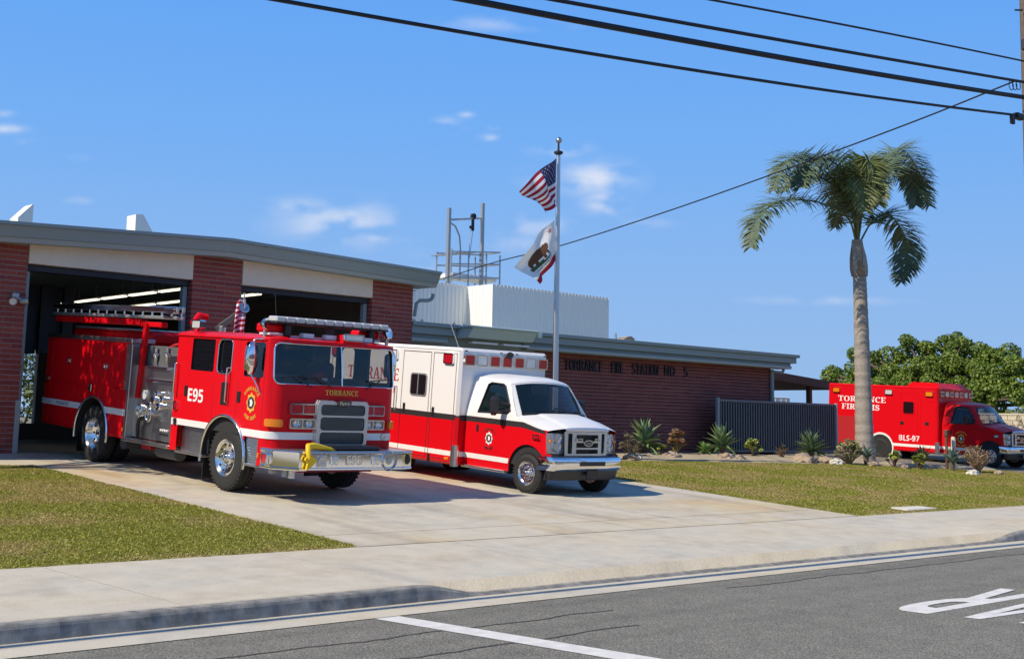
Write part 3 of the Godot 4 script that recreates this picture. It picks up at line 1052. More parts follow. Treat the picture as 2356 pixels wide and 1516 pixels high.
# ---- roof equipment, flagpole, fence --------------------------------------------------------------------------------
func corrugated(b: MB, a: Vector3, c: Vector3, y0: float, y1: float, slope0 := 0.0) -> void:
	# vertical ribbed sheet from a to c in plan
	var d := c - a
	var l := d.length()
	var t := d / l
	var nn := Vector3.UP.cross(t).normalized() * -1.0
	var pitch := 0.155
	var n := int(l / pitch)
	pitch = l / n
	var prof := [Vector2(0, 0), Vector2(0.34, 0), Vector2(0.44, 0.016), Vector2(0.82, 0.016), Vector2(0.92, 0.0), Vector2(1.0, 0.0)]
	for i in n:
		for k in prof.size() - 1:
			var p: Vector2 = prof[k]
			var q: Vector2 = prof[k + 1]
			var sa := (i + p.x) * pitch
			var sb := (i + q.x) * pitch
			var pa := a + t * sa - nn * p.y
			var pb := a + t * sb - nn * q.y
			var da := slope0 * (1.0 - sa / l)
			var db := slope0 * (1.0 - sb / l)
			b.face([pa + Vector3(0, y0 + da, 0), pb + Vector3(0, y0 + db, 0), pb + Vector3(0, y1, 0), pa + Vector3(0, y1, 0)])
			b.face([pb + Vector3(0, y0 + db, 0) - nn * -0.004, pa + Vector3(0, y0 + da, 0) - nn * -0.004, pa + Vector3(0, y1, 0) - nn * -0.004, pb + Vector3(0, y1, 0) - nn * -0.004])

func build_roof_things() -> void:
	var sc := thing("roof_screen", "white ribbed metal screen standing on the flat roof", "screen", Vector3.ZERO)
	var b := MB.new()
	corrugated(b, Vector3(26.75, 0, -29.0), Vector3(32.0, 0, -29.0), 4.2, 6.02)
	part("screen_panel", b, M.screen_white, sc)
	b = MB.new()
	corrugated(b, Vector3(26.75, 0, -30.15), Vector3(26.75, 0, -29.0), 4.45, 6.02, 0.35)
	part("screen_panel", b, M.screen_white, sc)
	b = MB.new()
	corrugated(b, Vector3(22.6, 0, -30.15), Vector3(26.75, 0, -30.15), 4.80, 6.05)
	part("screen_panel", b, M.screen_white, sc)
	b = MB.new()
	corrugated(b, Vector3(32.0, 0, -29.0), Vector3(32.0, 0, -33.0), 4.2, 6.02)
	part("screen_panel", b, M.screen_white, sc)
	for x in [24.6, 24.9, 26.2, 26.6]:
		b = MB.new()
		b.bb(Vector3(x, 4.16, -30.1), Vector3(x + 0.07, 4.85, -30.2), 0.005)
		part("post", b, M.galvanised, sc)
	# air conditioner and pipework peeping out below the raised screen
	var ac := thing("rooftop_unit", "white rooftop air unit with pipes below the raised screen", "air conditioner", Vector3(25.3, 4.16, -30.6))
	b = MB.new()
	b.bb(Vector3(-0.5, 0.15, -0.4), Vector3(0.5, 0.75, 0.3), 0.03)
	part("casing", b, M.screen_white, ac)
	b = MB.new()
	b.tube([Vector3(0.45, 0.35, 0.32), Vector3(0.8, 0.45, 0.4), Vector3(1.1, 0.3, 0.42), Vector3(1.5, 0.33, 0.42)], 0.05, 8)
	b.tube([Vector3(-0.4, 0.25, 0.36), Vector3(0.3, 0.22, 0.42), Vector3(1.2, 0.12, 0.45)], 0.04, 8)
	part("pipe", b, M.galvanised, ac)
	b = MB.new()
	b.bb(Vector3(-0.2, 0.45, 0.31), Vector3(0.05, 0.58, 0.32))
	part("grille", b, M.black, ac)
	# steel hoist frame with its platform behind the screen
	var z := -33.0
	var tw := thing("hoist_frame", "galvanised steel hoist frame with railed platform rising above the roof", "steel frame", Vector3(0, 0, 0))
	for q in [[28.36, 9.01], [29.88, 9.37]]:
		b = MB.new()
		b.bb(Vector3(q[0] - 0.06, 4.1, z - 0.06), Vector3(q[0] + 0.06, q[1], z + 0.06), 0.012)
		part("mast", b, M.galvanised, tw)
	b = MB.new()
	b.cyl(Vector3(28.36, 8.60, z), Vector3(29.88, 8.85, z), 0.035, 8)
	part("crossbar", b, M.galvanised, tw)
	b = MB.new()
	b.tube([Vector3(28.40, 8.52, z), Vector3(28.65, 8.42, z), Vector3(28.85, 8.1, z), Vector3(28.90, 7.7, z), Vector3(28.90, 6.6, z)], 0.03, 8)
	part("curved_pipe", b, M.galvanised, tw)
	b = MB.new()
	b.lathe([Vector2(0.0, -0.06), Vector2(0.10, -0.05), Vector2(0.06, 0.0), Vector2(0.10, 0.05), Vector2(0.0, 0.06)], 14, T(Vector3(29.46, 8.86, z), Vector3(PI / 2, 0, 0)))
	b.bb(Vector3(29.40, 8.35, z - 0.05), Vector3(29.49, 8.8, z + 0.05), 0.02)
	b.bb(Vector3(29.30, 8.42, z - 0.04), Vector3(29.42, 8.52, z + 0.04), 0.02)
	part("pulley", b, M.dark_metal, tw)
	b = MB.new()
	b.cyl(Vector3(29.33, 8.45, z), Vector3(29.22, 7.4, z + 0.1), 0.012, 6)
	b.cyl(Vector3(29.45, 8.36, z), Vector3(29.24, 7.4, z + 0.1), 0.012, 6)
	part("rope", b, M.galvanised, tw)
	var dz := 0.9
	for i in 9:
		b = MB.new()
		var x := 28.40 + i * 0.165
		b.bar(Vector3(x, 7.45 + i * 0.025, z + 0.05), Vector3(x, 7.45 + i * 0.025, z - dz), 0.09, 0.03)
		part("plank", b, M.galvanised, tw)
	for q in [[28.42, z + 0.1], [29.2, z + 0.1], [30.02, z + 0.1], [30.66, z + 0.1], [28.62, z - dz], [30.4, z - dz]]:
		b = MB.new()
		b.cyl(Vector3(q[0], 4.1, q[1]), Vector3(q[0], 7.62, q[1]), 0.028, 6)
		part("railing_post", b, M.galvanised, tw)
	for yy in [6.72, 7.2, 7.62]:
		b = MB.new()
		b.cyl(Vector3(28.42, yy - 0.1, z + 0.1), Vector3(30.66, yy + 0.1, z + 0.1), 0.026, 6)
		b.cyl(Vector3(28.62, yy - 0.05, z - dz), Vector3(30.66, yy + 0.1, z - dz), 0.026, 6)
		b.cyl(Vector3(30.66, yy + 0.1, z + 0.1), Vector3(30.66, yy + 0.1, z - dz), 0.026, 6)
		part("rail", b, M.galvanised, tw)
	b = MB.new()
	b.bb(Vector3(28.6, 6.68, z + 0.02), Vector3(30.6, 6.84, z - dz), 0.02)
	part("deck", b, M.screen_white, tw)

func build_flags() -> void:
	var px := 23.92
	var pz := -23.5
	var fp := thing("flagpole", "tall grey metal flagpole with ball finial before the brick wall", "flagpole", Vector3(px, 0.95, pz))
	var b := MB.new()
	b.tube([Vector3(0, 0, 0), Vector3(0, 4.0, 0), Vector3(0.01, 7.95, 0)], [0.085, 0.075, 0.045], 16)
	part("pole", b, M.brushed, fp)
	b = MB.new()
	b.lathe([Vector2(0.045, 7.85), Vector2(0.12, 7.90), Vector2(0.12, 7.94), Vector2(0.03, 7.98), Vector2(0.025, 8.16)], 14)
	part("truck_cap", b, M.dark_metal, fp)
	b = MB.new()
	b.ball(Vector3(0.01, 8.25, 0), Vector3(0.085, 0.085, 0.085), 16)
	part("ball_finial", b, M.steel, fp)
	b = MB.new()
	b.lathe([Vector2(0.20, 0.0), Vector2(0.18, 0.06), Vector2(0.09, 0.10)], 16)
	part("base_collar", b, M.galvanised, fp)
	b = MB.new()
	b.cyl(Vector3(-0.10, 1.2, 0.03), Vector3(-0.055, 7.88, 0.03), 0.006, 5)
	part("halyard", b, M.white_letter, fp)
	flag("national_flag", "red white and blue striped flag with stars flying from flagpole", us_image(380, 200), [at_z(1280, 364, pz), at_z(1198, 437, pz), at_z(1256, 488, pz), at_z(1278, 466, pz)], 1.0)
	flag("state_flag", "white flag with brown bear and red band below the striped flag", bear_image(360, 220), [at_z(1276, 506, pz), at_z(1184, 612, pz), at_z(1236, 652, pz), at_z(1280, 596, pz)], 2.0)

func flag(called: String, label: String, im: Image, q: Array, ph: float) -> void:
	var b := MB.new()
	var cloth := func(a: float, w: float) -> Vector3:
		var top: Vector3 = q[0].lerp(q[1], a)
		var bot: Vector3 = q[3].lerp(q[2], a)
		var p := top.lerp(bot, w)
		var rip := sin(a * 9.0 + w * 4.0 + ph) * 0.07 + sin(a * 4.0 - w * 7.0 + ph * 2.0) * 0.06
		p.z += rip * smoothstep(0.0, 0.25, a)
		p.y += 0.05 * sin(a * PI) * (1.0 - w) - 0.06 * sin(a * PI) * w + 0.03 * sin(a * 11.0 + w * 6.0) * a
		return p
	b.grid(cloth, 40, 24)
	var m := StandardMaterial3D.new()
	m.albedo_texture = ImageTexture.create_from_image(im)
	m.roughness = 0.8
	m.backlight_enabled = true
	m.backlight = Color(0.6, 0.6, 0.6)
	m.cull_mode = BaseMaterial3D.CULL_DISABLED
	var o := thing(called, label, "flag", Vector3.ZERO)
	part("cloth", b, m, o, false, true)

func us_image(w: int, h: int) -> Image:
	var im := Image.create(w, h, false, Image.FORMAT_RGB8)
	var red := lin(0.40, 0.012, 0.03)
	for i in 13: im.fill_rect(Rect2i(0, int(i * h / 13.0), w, int(h / 13.0) + 2), red if i % 2 == 0 else Color(0.93, 0.93, 0.93))
	var cw := int(w * 0.4)
	var chh := int(h * 7.0 / 13.0)
	im.fill_rect(Rect2i(0, 0, cw, chh), lin(0.02, 0.025, 0.11))
	for r in 9:
		var n := 6 if r % 2 == 0 else 5
		for k in n:
			var cx := cw * (k * 2 + (1 if r % 2 == 0 else 2)) / 12.0
			var cy := chh * (r + 1) / 10.0
			for dx in range(-4, 5):
				for dy in range(-4, 5):
					var a := atan2(dx, -dy)
					if Vector2(dx, dy).length() < 2.6 + 1.7 * cos(5.0 * a): im.set_pixel(int(cx) + dx, int(cy) + dy, Color(0.95, 0.95, 0.95))
	return im

const GLYPHS := {"C": "01110100011000010000100001000101110", "A": "01110100011000111111100011000110001", "L": "10000100001000010000100001000011111", "I": "01110001000010000100001000010001110", "F": "11111100001000011110100001000010000", "O": "01110100011000110001100011000101110",
	"R": "11110100011000111110101001001010001", "N": "10001110011010110011100011000110001", "E": "11111100001000011110100001000011111", "P": "11110100011000111110100001000010000", "U": "10001100011000110001100011000101110", "B": "11110100011000111110100011000111110"}

func glyphs(im: Image, text: String, x0: int, y0: int, s: int, k: Color) -> void:
	for i in text.length():
		if not GLYPHS.has(text[i]): continue
		var g: String = GLYPHS[text[i]]
		for p in 35:
			if g[p] == "1": im.fill_rect(Rect2i(x0 + (i * 6 + p % 5) * s, y0 + (p / 5) * s, s, s), k)

func bear_image(w: int, h: int) -> Image:
	var im := Image.create(w, h, false, Image.FORMAT_RGB8)
	im.fill(Color(0.93, 0.93, 0.92))
	var red := lin(0.45, 0.012, 0.03)
	im.fill_rect(Rect2i(0, int(h * 0.84), w, h), red)
	var bear := PackedVector2Array()
	for p in [[0.24, 0.36], [0.28, 0.30], [0.33, 0.30], [0.36, 0.27], [0.45, 0.27], [0.55, 0.24], [0.66, 0.26], [0.74, 0.32], [0.77, 0.42], [0.77, 0.56], [0.72, 0.58], [0.70, 0.50], [0.66, 0.50], [0.66, 0.58], [0.60, 0.59], [0.60, 0.50], [0.50, 0.49], [0.47, 0.58], [0.42, 0.59], [0.43, 0.50], [0.39, 0.48], [0.35, 0.57], [0.30, 0.57], [0.33, 0.44], [0.28, 0.44]]:
		bear.append(Vector2(p[0] * w, p[1] * h))
	for y in h:
		for x in w:
			if y > h * 0.55 and y < h * 0.66 and x > w * 0.2 and x < w * 0.84 and (y > h * 0.6 or x > w * 0.5): im.set_pixel(x, y, lin(0.05, 0.12, 0.05))
			if Geometry2D.is_point_in_polygon(Vector2(x, y), bear): im.set_pixel(x, y, lin(0.13, 0.055, 0.025))
			var d := Vector2(x - w * 0.12, y - h * 0.16)
			if d.length() < 9.0 + 6.0 * cos(5.0 * atan2(d.x, -d.y)): im.set_pixel(x, y, red)
	glyphs(im, "CALIFORNIA REPUBLIC", int(w * 0.18), int(h * 0.70), 2, lin(0.06, 0.03, 0.02))
	return im

func build_fence() -> void:
	var z := -24.9
	var x0 := 32.45
	var x1 := 39.1
	var y0 := 1.0
	var fn := thing("slat_fence", "dark blue-black fence of upright metal bars before the brick wall", "fence", Vector3(x0, y0, z))
	var w := x1 - x0
	var b := MB.new()
	b.bb(Vector3(0, -0.1, -0.05), Vector3(0.10, 1.74, 0.05), 0.012)
	part("post", b, M.fascia, fn)
	b = MB.new()
	b.bb(Vector3(w - 0.06, -0.1, -0.05), Vector3(w + 0.03, 1.72, 0.05), 0.012)
	part("post", b, M.fascia_trim, fn)
	for y in [0.10, 1.66]:
		b = MB.new()
		b.bb(Vector3(0.10, y - 0.035, -0.03), Vector3(w - 0.06, y + 0.035, 0.03), 0.008)
		part("rail", b, M.bar_metal, fn)
	b = MB.new()
	b.bb(Vector3(0.10, 0.1, -0.045), Vector3(w - 0.06, 1.63, -0.035))
	part("backing_sheet", b, M.dark_metal, fn)
	b = MB.new()
	b.box(Vector3.ZERO, Vector3(0.045, 1.50, 0.045), 0.006)
	var bar := b.mesh()
	var x := 0.20
	while x < w - 0.10:
		put("slat", bar, M.bar_metal, fn, T(Vector3(x, 0.88, 0.0)))
		x += 0.132

# ---- vehicles ------------------------------------------------------------------------------------------------------
func rr(x0: float, y0: float, x1: float, y1: float, r: float, k := 4) -> PackedVector2Array:
	var o := PackedVector2Array()
	for c in [[x1 - r, y0 + r, -PI / 2], [x1 - r, y1 - r, 0.0], [x0 + r, y1 - r, PI / 2], [x0 + r, y0 + r, PI]]:
		for i in k + 1:
			var a: float = c[2] + PI / 2 * i / k
			o.append(Vector2(c[0] + cos(a) * r, c[1] + sin(a) * r))
	return o

func circ(cx: float, cy: float, r: float, k := 28) -> PackedVector2Array:
	var o := PackedVector2Array()
	for i in k: o.append(Vector2(cx + cos(TAU * i / k) * r, cy + sin(TAU * i / k) * r))
	return o

func ring(b: MB, poly: PackedVector2Array, f: Callable, r: float, seg := 6) -> void:   # round beading along a bent closed outline
	var pts: Array = []
	for i in poly.size(): pts.append(f.call(poly[i]))
	pts.append(pts[0])
	pts.append(pts[1])
	b.tube(pts, r, seg, false)

func offset_map(f: Callable, d: float) -> Callable:
	return func(q: Vector2) -> Vector3:
		var e := 0.003
		var nn: Vector3 = (f.call(q + Vector2(e, 0)) - f.call(q - Vector2(e, 0))).cross(f.call(q + Vector2(0, e)) - f.call(q - Vector2(0, e))).normalized()
		return f.call(q) + nn * d

const SPIN_L := Basis(Vector3(0, 1, 0), Vector3(-1, 0, 0), Vector3(0, 0, 1))    # lathe axis y -> -x
const SPIN_R := Basis(Vector3(0, -1, 0), Vector3(1, 0, 0), Vector3(0, 0, 1))    # lathe axis y -> +x

func wheel(parent: Node, at: Vector3, side: int, r: float, w: float, rim: float, dish: float, m: Material, holes: int, dual := false) -> void:
	# at = centre of the outer face of the tyre; side -1: the outer face looks to -x
	var root := Node3D.new()
	root.name = numbered(parent, "wheel")
	parent.add_child(root)
	root.position = at
	root.basis = SPIN_L if side < 0 else SPIN_R
	var b := MB.new()
	for k in (2 if dual else 1):
		var o := -k * (w + 0.06)
		b.lathe([Vector2(rim - 0.01, o - 0.03), Vector2(rim + 0.02, o - 0.005), Vector2((r + rim) * 0.5, o), Vector2(r - 0.045, o - 0.012), Vector2(r - 0.018, o - 0.03), Vector2(r - 0.006, o - 0.05), Vector2(r, o - 0.065), Vector2(r, o - w * 0.33), Vector2(r - 0.014, o - w * 0.335), Vector2(r - 0.014, o - w * 0.37), Vector2(r, o - w * 0.375),
			Vector2(r, o - w * 0.62), Vector2(r - 0.014, o - w * 0.63), Vector2(r - 0.014, o - w * 0.665), Vector2(r, o - w * 0.67), Vector2(r, o - w + 0.065), Vector2(r - 0.02, o - w + 0.025), Vector2(rim, o - w)], 48)
		for i in 40:
			var a := TAU * i / 40
			for s in [0.055, w - 0.055]:
				b.xf = Transform3D(Basis(Vector3.UP, a), Vector3.ZERO)
				b.bb(Vector3(r - 0.028, o - s - 0.035, -0.018), Vector3(r + 0.006, o - s + 0.035, 0.018))
		b.xf = Transform3D()
	part("tyre", b, M.rubber, root)
	b = MB.new()
	b.lathe([Vector2(0.0, -dish + 0.012), Vector2(rim * 0.34, -dish + 0.008), Vector2(rim * 0.40, -dish - 0.012), Vector2(rim * 0.62, -dish), Vector2(rim * 0.84, -dish * 0.72), Vector2(rim * 0.90, -dish * 0.45), Vector2(rim * 0.95, -0.03), Vector2(rim + 0.008, -0.006), Vector2(rim + 0.012, -0.02), Vector2(rim - 0.005, -0.045)], 40)
	b.lathe([Vector2(rim * 0.97, -w), Vector2(0.0, -w + 0.02)], 24)
	part("rim", b, m, root)
	b = MB.new()
	for i in holes:
		var a := TAU * (i + 0.5) / holes
		b.lathe([Vector2(0.0, 0.0), Vector2(rim * 0.075, 0.0), Vector2(rim * 0.075, -0.02)], 10, Transform3D(Basis(Vector3(0, 0, 1), 0.0), Vector3(cos(a) * rim * 0.74, -dish * 0.84 + 0.008, sin(a) * rim * 0.74)))
	part("hand_hole", b, M.black, root)
	b = MB.new()
	for i in 10:
		var a := TAU * i / 10
		b.lathe([Vector2(0.0, 0.022), Vector2(0.013, 0.02), Vector2(0.015, 0.0)], 6, T(Vector3(cos(a) * rim * 0.52, -dish + 0.0, sin(a) * rim * 0.52)))
	b.lathe([Vector2(0.0, 0.085), Vector2(rim * 0.16, 0.08), Vector2(rim * 0.19, 0.05), Vector2(rim * 0.20, 0.0)], 20, T(Vector3(0, -dish, 0)))
	part("hub", b, m, root)

func seal(parent: Node, at: Transform3D, r: float, top: String, bottom: String, m: Material, ring_m: Material) -> void:
	# round department emblem with arched lettering, standing 2 mm off the panel; r is the outer radius of the letters
	var root := Node3D.new()
	root.name = numbered(parent, "emblem")
	parent.add_child(root)
	root.transform = at
	var lie := Basis(Vector3(1, 0, 0), Vector3(0, 0, 1), Vector3(0, -1, 0))
	var b := MB.new()
	var star := PackedVector2Array()
	for i in 16:
		var rad := r * (0.58 if i % 2 == 0 else 0.46)
		star.append(Vector2(cos(TAU * i / 16) * rad * 0.88, sin(TAU * i / 16) * rad * 1.08))
	b.prism(star, 0.0, 0.003)
	part("badge", b, ring_m, root)
	b = MB.new()
	b.lathe([Vector2(r * 0.36, 0.0), Vector2(r * 0.36, 0.005), Vector2(0, 0.005)], 20, Transform3D(lie, Vector3.ZERO))
	part("badge_disc", b, M.charcoal, root)
	b = MB.new()
	b.prism(PackedVector2Array([Vector2(-0.10, -0.20) * r, Vector2(0.12, -0.2) * r, Vector2(0.2, 0.02) * r, Vector2(0.06, 0.22) * r, Vector2(-0.14, 0.16) * r, Vector2(-0.06, 0.0) * r]), 0.005, 0.008)
	part("badge_figure", b, M.white_letter, root)
	var f := font("Droid Serif", 700)
	for k in 2:
		var s := top if k == 0 else bottom
		var spread := 1.9 if k == 0 else 1.25
		for i in s.length():
			if s[i] == " ": continue
			var a := (float(i) / (s.length() - 1) - 0.5) * spread
			var p := Vector3(sin(a), cos(a), 0) * r * 0.86 if k == 0 else Vector3(sin(a), -cos(a), 0) * r * 0.92
			lettering("letter", s[i], f, 0.0, r * 0.20, 0.004, m, root, Transform3D(Basis(Vector3(0, 0, 1), -a if k == 0 else a), p + Vector3(0, 0, 0.002)))

func lamp_box(parent: Node, called: String, at: Transform3D, s: Vector2, lens: Material, n := 1, deep := 0.05) -> void:
	# chrome bezel with lens panels, facing at's +z
	var root := Node3D.new()
	root.name = numbered(parent, called)
	parent.add_child(root)
	root.transform = at
	var b := MB.new()
	var holes: Array = []
	var bw := (s.x - 0.02 * (n + 1)) / n
	for i in n: holes.append(rr(-s.x / 2 + 0.02 + i * (bw + 0.02), -s.y / 2 + 0.02, -s.x / 2 + 0.02 + i * (bw + 0.02) + bw, s.y / 2 - 0.02, minf(0.02, s.y * 0.15), 2))
	var flat := func(q: Vector2) -> Vector3: return Vector3(q.x, q.y, deep)
	b.sheet(rr(-s.x / 2, -s.y / 2, s.x / 2, s.y / 2, minf(0.03, s.y * 0.2), 3), holes, [], flat)
	var rim := rr(-s.x / 2, -s.y / 2, s.x / 2, s.y / 2, minf(0.03, s.y * 0.2), 3)
	for i in rim.size():
		var p := rim[i]
		var q := rim[(i + 1) % rim.size()]
		b.face([Vector3(p.x * 1.02, p.y * 1.02, 0), Vector3(q.x * 1.02, q.y * 1.02, 0), Vector3(q.x, q.y, deep), Vector3(p.x, p.y, deep)])
	part("bezel", b, M.chrome, root)
	for h in holes:
		b = MB.new()
		if lens == M.lens_glass:
			var c := Vector2.ZERO
			for q in h: c += q
			c /= h.size()
			b.prism(h, deep * 0.05, deep * 0.12)
			var rad := minf(bw, s.y - 0.04) * 0.48
			b.lathe([Vector2(0.0, 0.004), Vector2(rad * 0.35, 0.008), Vector2(rad * 0.8, deep * 0.5), Vector2(rad, deep * 0.75)], 20, Transform3D(Basis(Vector3.RIGHT, PI / 2), Vector3(c.x, c.y, deep * 0.12)))
			part("reflector_bowl", b, M.chrome, root)
			b = MB.new()
			b.prism(h, deep - 0.010, deep - 0.006)
		else:
			b.prism(h, deep * 0.3, deep - 0.006)
		part("lens", b, lens, root)

func build_engine() -> void:
	var en := thing("fire_engine", "red fire engine numbered E95 with ladders, chrome grille and silver bumper", "fire engine", Vector3(12.70, 0.632, -18.86), "", Vector3(0.067, 0, 0))
	var HW := 1.27
	var ZF := 1.30
	var ZR := -1.74
	var R := 0.24
	var s1 := ZF - R - ZR
	var arc := PI / 2 * R
	var s2 := s1 + arc
	var s3 := s2 + 2 * (HW - R)
	var s4 := s3 + arc
	var s5 := s4 + s1
	var cab := func(q: Vector2) -> Vector3:
		var s := q.x
		var h := q.y
		var p: Vector2
		var fw := 0.0
		if s < s1: p = Vector2(-HW, ZR + s)
		elif s < s2:
			var a := (s - s1) / R
			p = Vector2(-HW + R - cos(a) * R, ZF - R + sin(a) * R); fw = sin(a)
		elif s < s3:
			p = Vector2(-HW + R + (s - s2), ZF); fw = 1.0
		elif s < s4:
			var a := (s - s3) / R
			p = Vector2(HW - R + sin(a) * R, ZF - R + cos(a) * R); fw = cos(a)
		else: p = Vector2(HW, ZF - R - (s - s4))
		var k := maxf(0.0, h - 1.2)
		p.y -= fw * 0.085 * k * k
		p.y += fw * 0.05 * (1.0 - pow(p.x / HW, 2.0))
		p.x *= 1.0 - 0.012 * maxf(0.0, h - 1.7)
		return Vector3(p.x, h, p.y)
	var sz := func(z: float) -> float: return z - ZR            # s on the near side for a local z
	var fs := func(x: float) -> float: return s2 + x + HW - R   # s on the front for a local x
	var splits: Array = []
	for i in 9:
		splits.append(s1 + arc * i / 8); splits.append(s3 + arc * i / 8)
	for i in 8: splits.append(lerpf(s2, s3, i / 8.0))
	var top := 2.50
	var outline := PackedVector2Array([Vector2(0, 0.50), Vector2(s5, 0.50), Vector2(s5, top), Vector2(0, top)])
	var win := [rr(sz.call(-1.24), 1.89, sz.call(-0.50), 2.43, 0.03), rr(sz.call(-0.38), 1.88, sz.call(0.06), 2.44, 0.10), rr(sz.call(0.45), 1.87, sz.call(1.03), 2.43, 0.04)]
	var mirr: Array = []
	for w in win:
		var o := PackedVector2Array()
		for p in w: o.append(Vector2(s5 - p.x, p.y))
		mirr.append(o)
	var ws := rr(s1 + arc * 0.52, 1.80, s4 - arc * 0.52, 2.44, 0.11, 6)
	var arches := [circ(sz.call(0), 0.53, 0.66, 40), circ(s5 - sz.call(0), 0.53, 0.66, 40)]
	var steps := [PackedVector2Array([Vector2(sz.call(-1.52), 0.45), Vector2(sz.call(-0.62), 0.45), Vector2(sz.call(-0.62), 0.94), Vector2(sz.call(-1.52), 0.94)]), PackedVector2Array([Vector2(sz.call(0.62), 0.45), Vector2(sz.call(1.02), 0.45), Vector2(sz.call(1.02), 0.92), Vector2(sz.call(0.62), 0.92)])]
	var holes: Array = win + mirr + [ws] + arches + steps
	var b := MB.new()
	b.sheet(outline, holes, splits, cab)
	var skin := part("cab_body", b, M.red, en)
	# inner lining seen through the glass
	b = MB.new()
	var inner := offset_map(cab, -0.05)
	b.sheet(PackedVector2Array([Vector2(0.06, 0.95), Vector2(s5 - 0.06, 0.95), Vector2(s5 - 0.06, top), Vector2(0.06, top)]), win + mirr + [ws], splits, inner, true)
	b.bb(Vector3(-HW + 0.05, 0.95, ZR + 0.03), Vector3(HW - 0.05, 2.48, ZR + 0.06))
	b.bb(Vector3(-HW + 0.05, 0.93, ZR + 0.03), Vector3(HW - 0.05, 0.95, ZF - 0.1))
	b.bb(Vector3(-HW + 0.05, 2.46, ZR + 0.03), Vector3(HW - 0.05, 2.48, ZF - 0.3))
	part("cab_lining", b, M.dark_liner, en)
	# window and windscreen reveals
	b = MB.new()
	for h in win + mirr + [ws]:
		for i in h.size():
			var p: Vector2 = h[i]
			var q: Vector2 = h[(i + 1) % h.size()]
			b.face([cab.call(p), cab.call(q), inner.call(q), inner.call(p)])
	part("window_reveal", b, M.black, en)
	# roof, softly domed
	b = MB.new()
	var roof := func(a: float, w: float) -> Vector3:
		var s := clampf(w, 0.0, 1.0)
		var u := a * 2.0 - 1.0
		var rim_: Vector3 = cab.call(Vector2(lerpf(s2, s3, 0.5), top))
		var zz := lerpf(ZR, rim_.z, s)
		var back := maxf(0.0, zz - (rim_.z - 0.26)) / 0.26
		var hwid := (HW - 0.012) - 0.22 * back * back * 0.9
		var edge := pow(absf(u), 8.0)
		var fe := pow(s, 14.0)
		return Vector3(u * hwid, top + 0.075 * (1.0 - edge) * (1.0 - fe), zz - 0.02 * pow(absf(u), 3.0) * back)
	b.grid(roof, 24, 30, true)
	part("cab_roof", b, M.red, en)
	b = MB.new()
	b.bar(Vector3(-HW + 0.0, 2.475, ZR), Vector3(-HW + 0.0, 2.475, 1.04), 0.03, 0.03, 0.008)
	b.bar(Vector3(HW - 0.0, 2.475, ZR), Vector3(HW - 0.0, 2.475, 1.04), 0.03, 0.03, 0.008)
	part("drip_rail", b, M.red, en)
	b = MB.new()
	b.bb(Vector3(-HW + 0.02, 0.55, ZR - 0.02), Vector3(HW - 0.02, 2.52, ZR + 0.02), 0.01)
	part("cab_rear_wall", b, M.red, en)
	# glass
	b = MB.new()
	b.sheet(ws, [], splits, offset_map(cab, -0.025))
	part("windscreen", b, M.glass, en)
	for i in 3:
		b = MB.new()
		b.sheet(win[i], [], [], offset_map(cab, -0.03))
		part("side_window", b, M.glass_dark, en)
		b = MB.new()
		b.sheet(mirr[i], [], [], offset_map(cab, -0.03))
		part("side_window", b, M.glass, en)
	b = MB.new()
	ring(b, ws, offset_map(cab, 0.004), 0.014)
	ring(b, win[1], offset_map(cab, 0.003), 0.013)
	part("window_trim", b, M.chrome, en)
	b = MB.new()
	var dm := offset_map(cab, -0.010)
	for i in 6:
		var h0 := lerpf(1.80, 2.44, i / 6.0)
		var h1 := lerpf(1.80, 2.44, (i + 1) / 6.0)
		b.bar(dm.call(Vector2(fs.call(0.06), h0)), dm.call(Vector2(fs.call(0.06), h1)), 0.022, 0.03)
	part("windscreen_divider", b, M.chrome, en)
	# white stripe right round
	b = MB.new()
	b.sheet(PackedVector2Array([Vector2(0, 0.93), Vector2(s5, 0.93), Vector2(s5, 1.045), Vector2(0, 1.045)]), arches + steps, splits, offset_map(cab, 0.003))
	part("stripe", b, M.stripe_white, en)
	# door seams as thin dark grooves
	b = MB.new()
	var dmap := offset_map(cab, 0.0015)
	for z in [-1.40, -0.44, 0.28, 1.06]:
		b.sheet(PackedVector2Array([Vector2(sz.call(z) - 0.004, 0.6), Vector2(sz.call(z) + 0.004, 0.6), Vector2(sz.call(z) + 0.004, 2.46), Vector2(sz.call(z) - 0.004, 2.46)]), arches, [], dmap)
	part("door_seam", b, M.black, en)
	# steps: tread plate wells
	for q in [[-1.52, -0.62, -0.98], [0.62, 1.02, 0.0]]:
		b = MB.new()
		b.bb(Vector3(-HW - 0.02, 0.47, q[0]), Vector3(-HW + 0.35, 0.51, q[1]), 0.008)
		part("step", b, M.treadplate, en)
		b = MB.new()
		var inn := 0.03 if q[0] > 0 else 0.10
		for k in 10: b.bb(Vector3(-HW + inn - 0.012, 0.53 + k * 0.04, q[0] + (0.30 if q[0] < 0 else 0.06)), Vector3(-HW + inn + 0.01, 0.553 + k * 0.04, q[1]), 0.005)
		b.bb(Vector3(-HW + inn, 0.51, q[0]), Vector3(-HW + inn + 0.03, 0.96, q[1]))
		part("step_riser", b, M.treadplate, en)
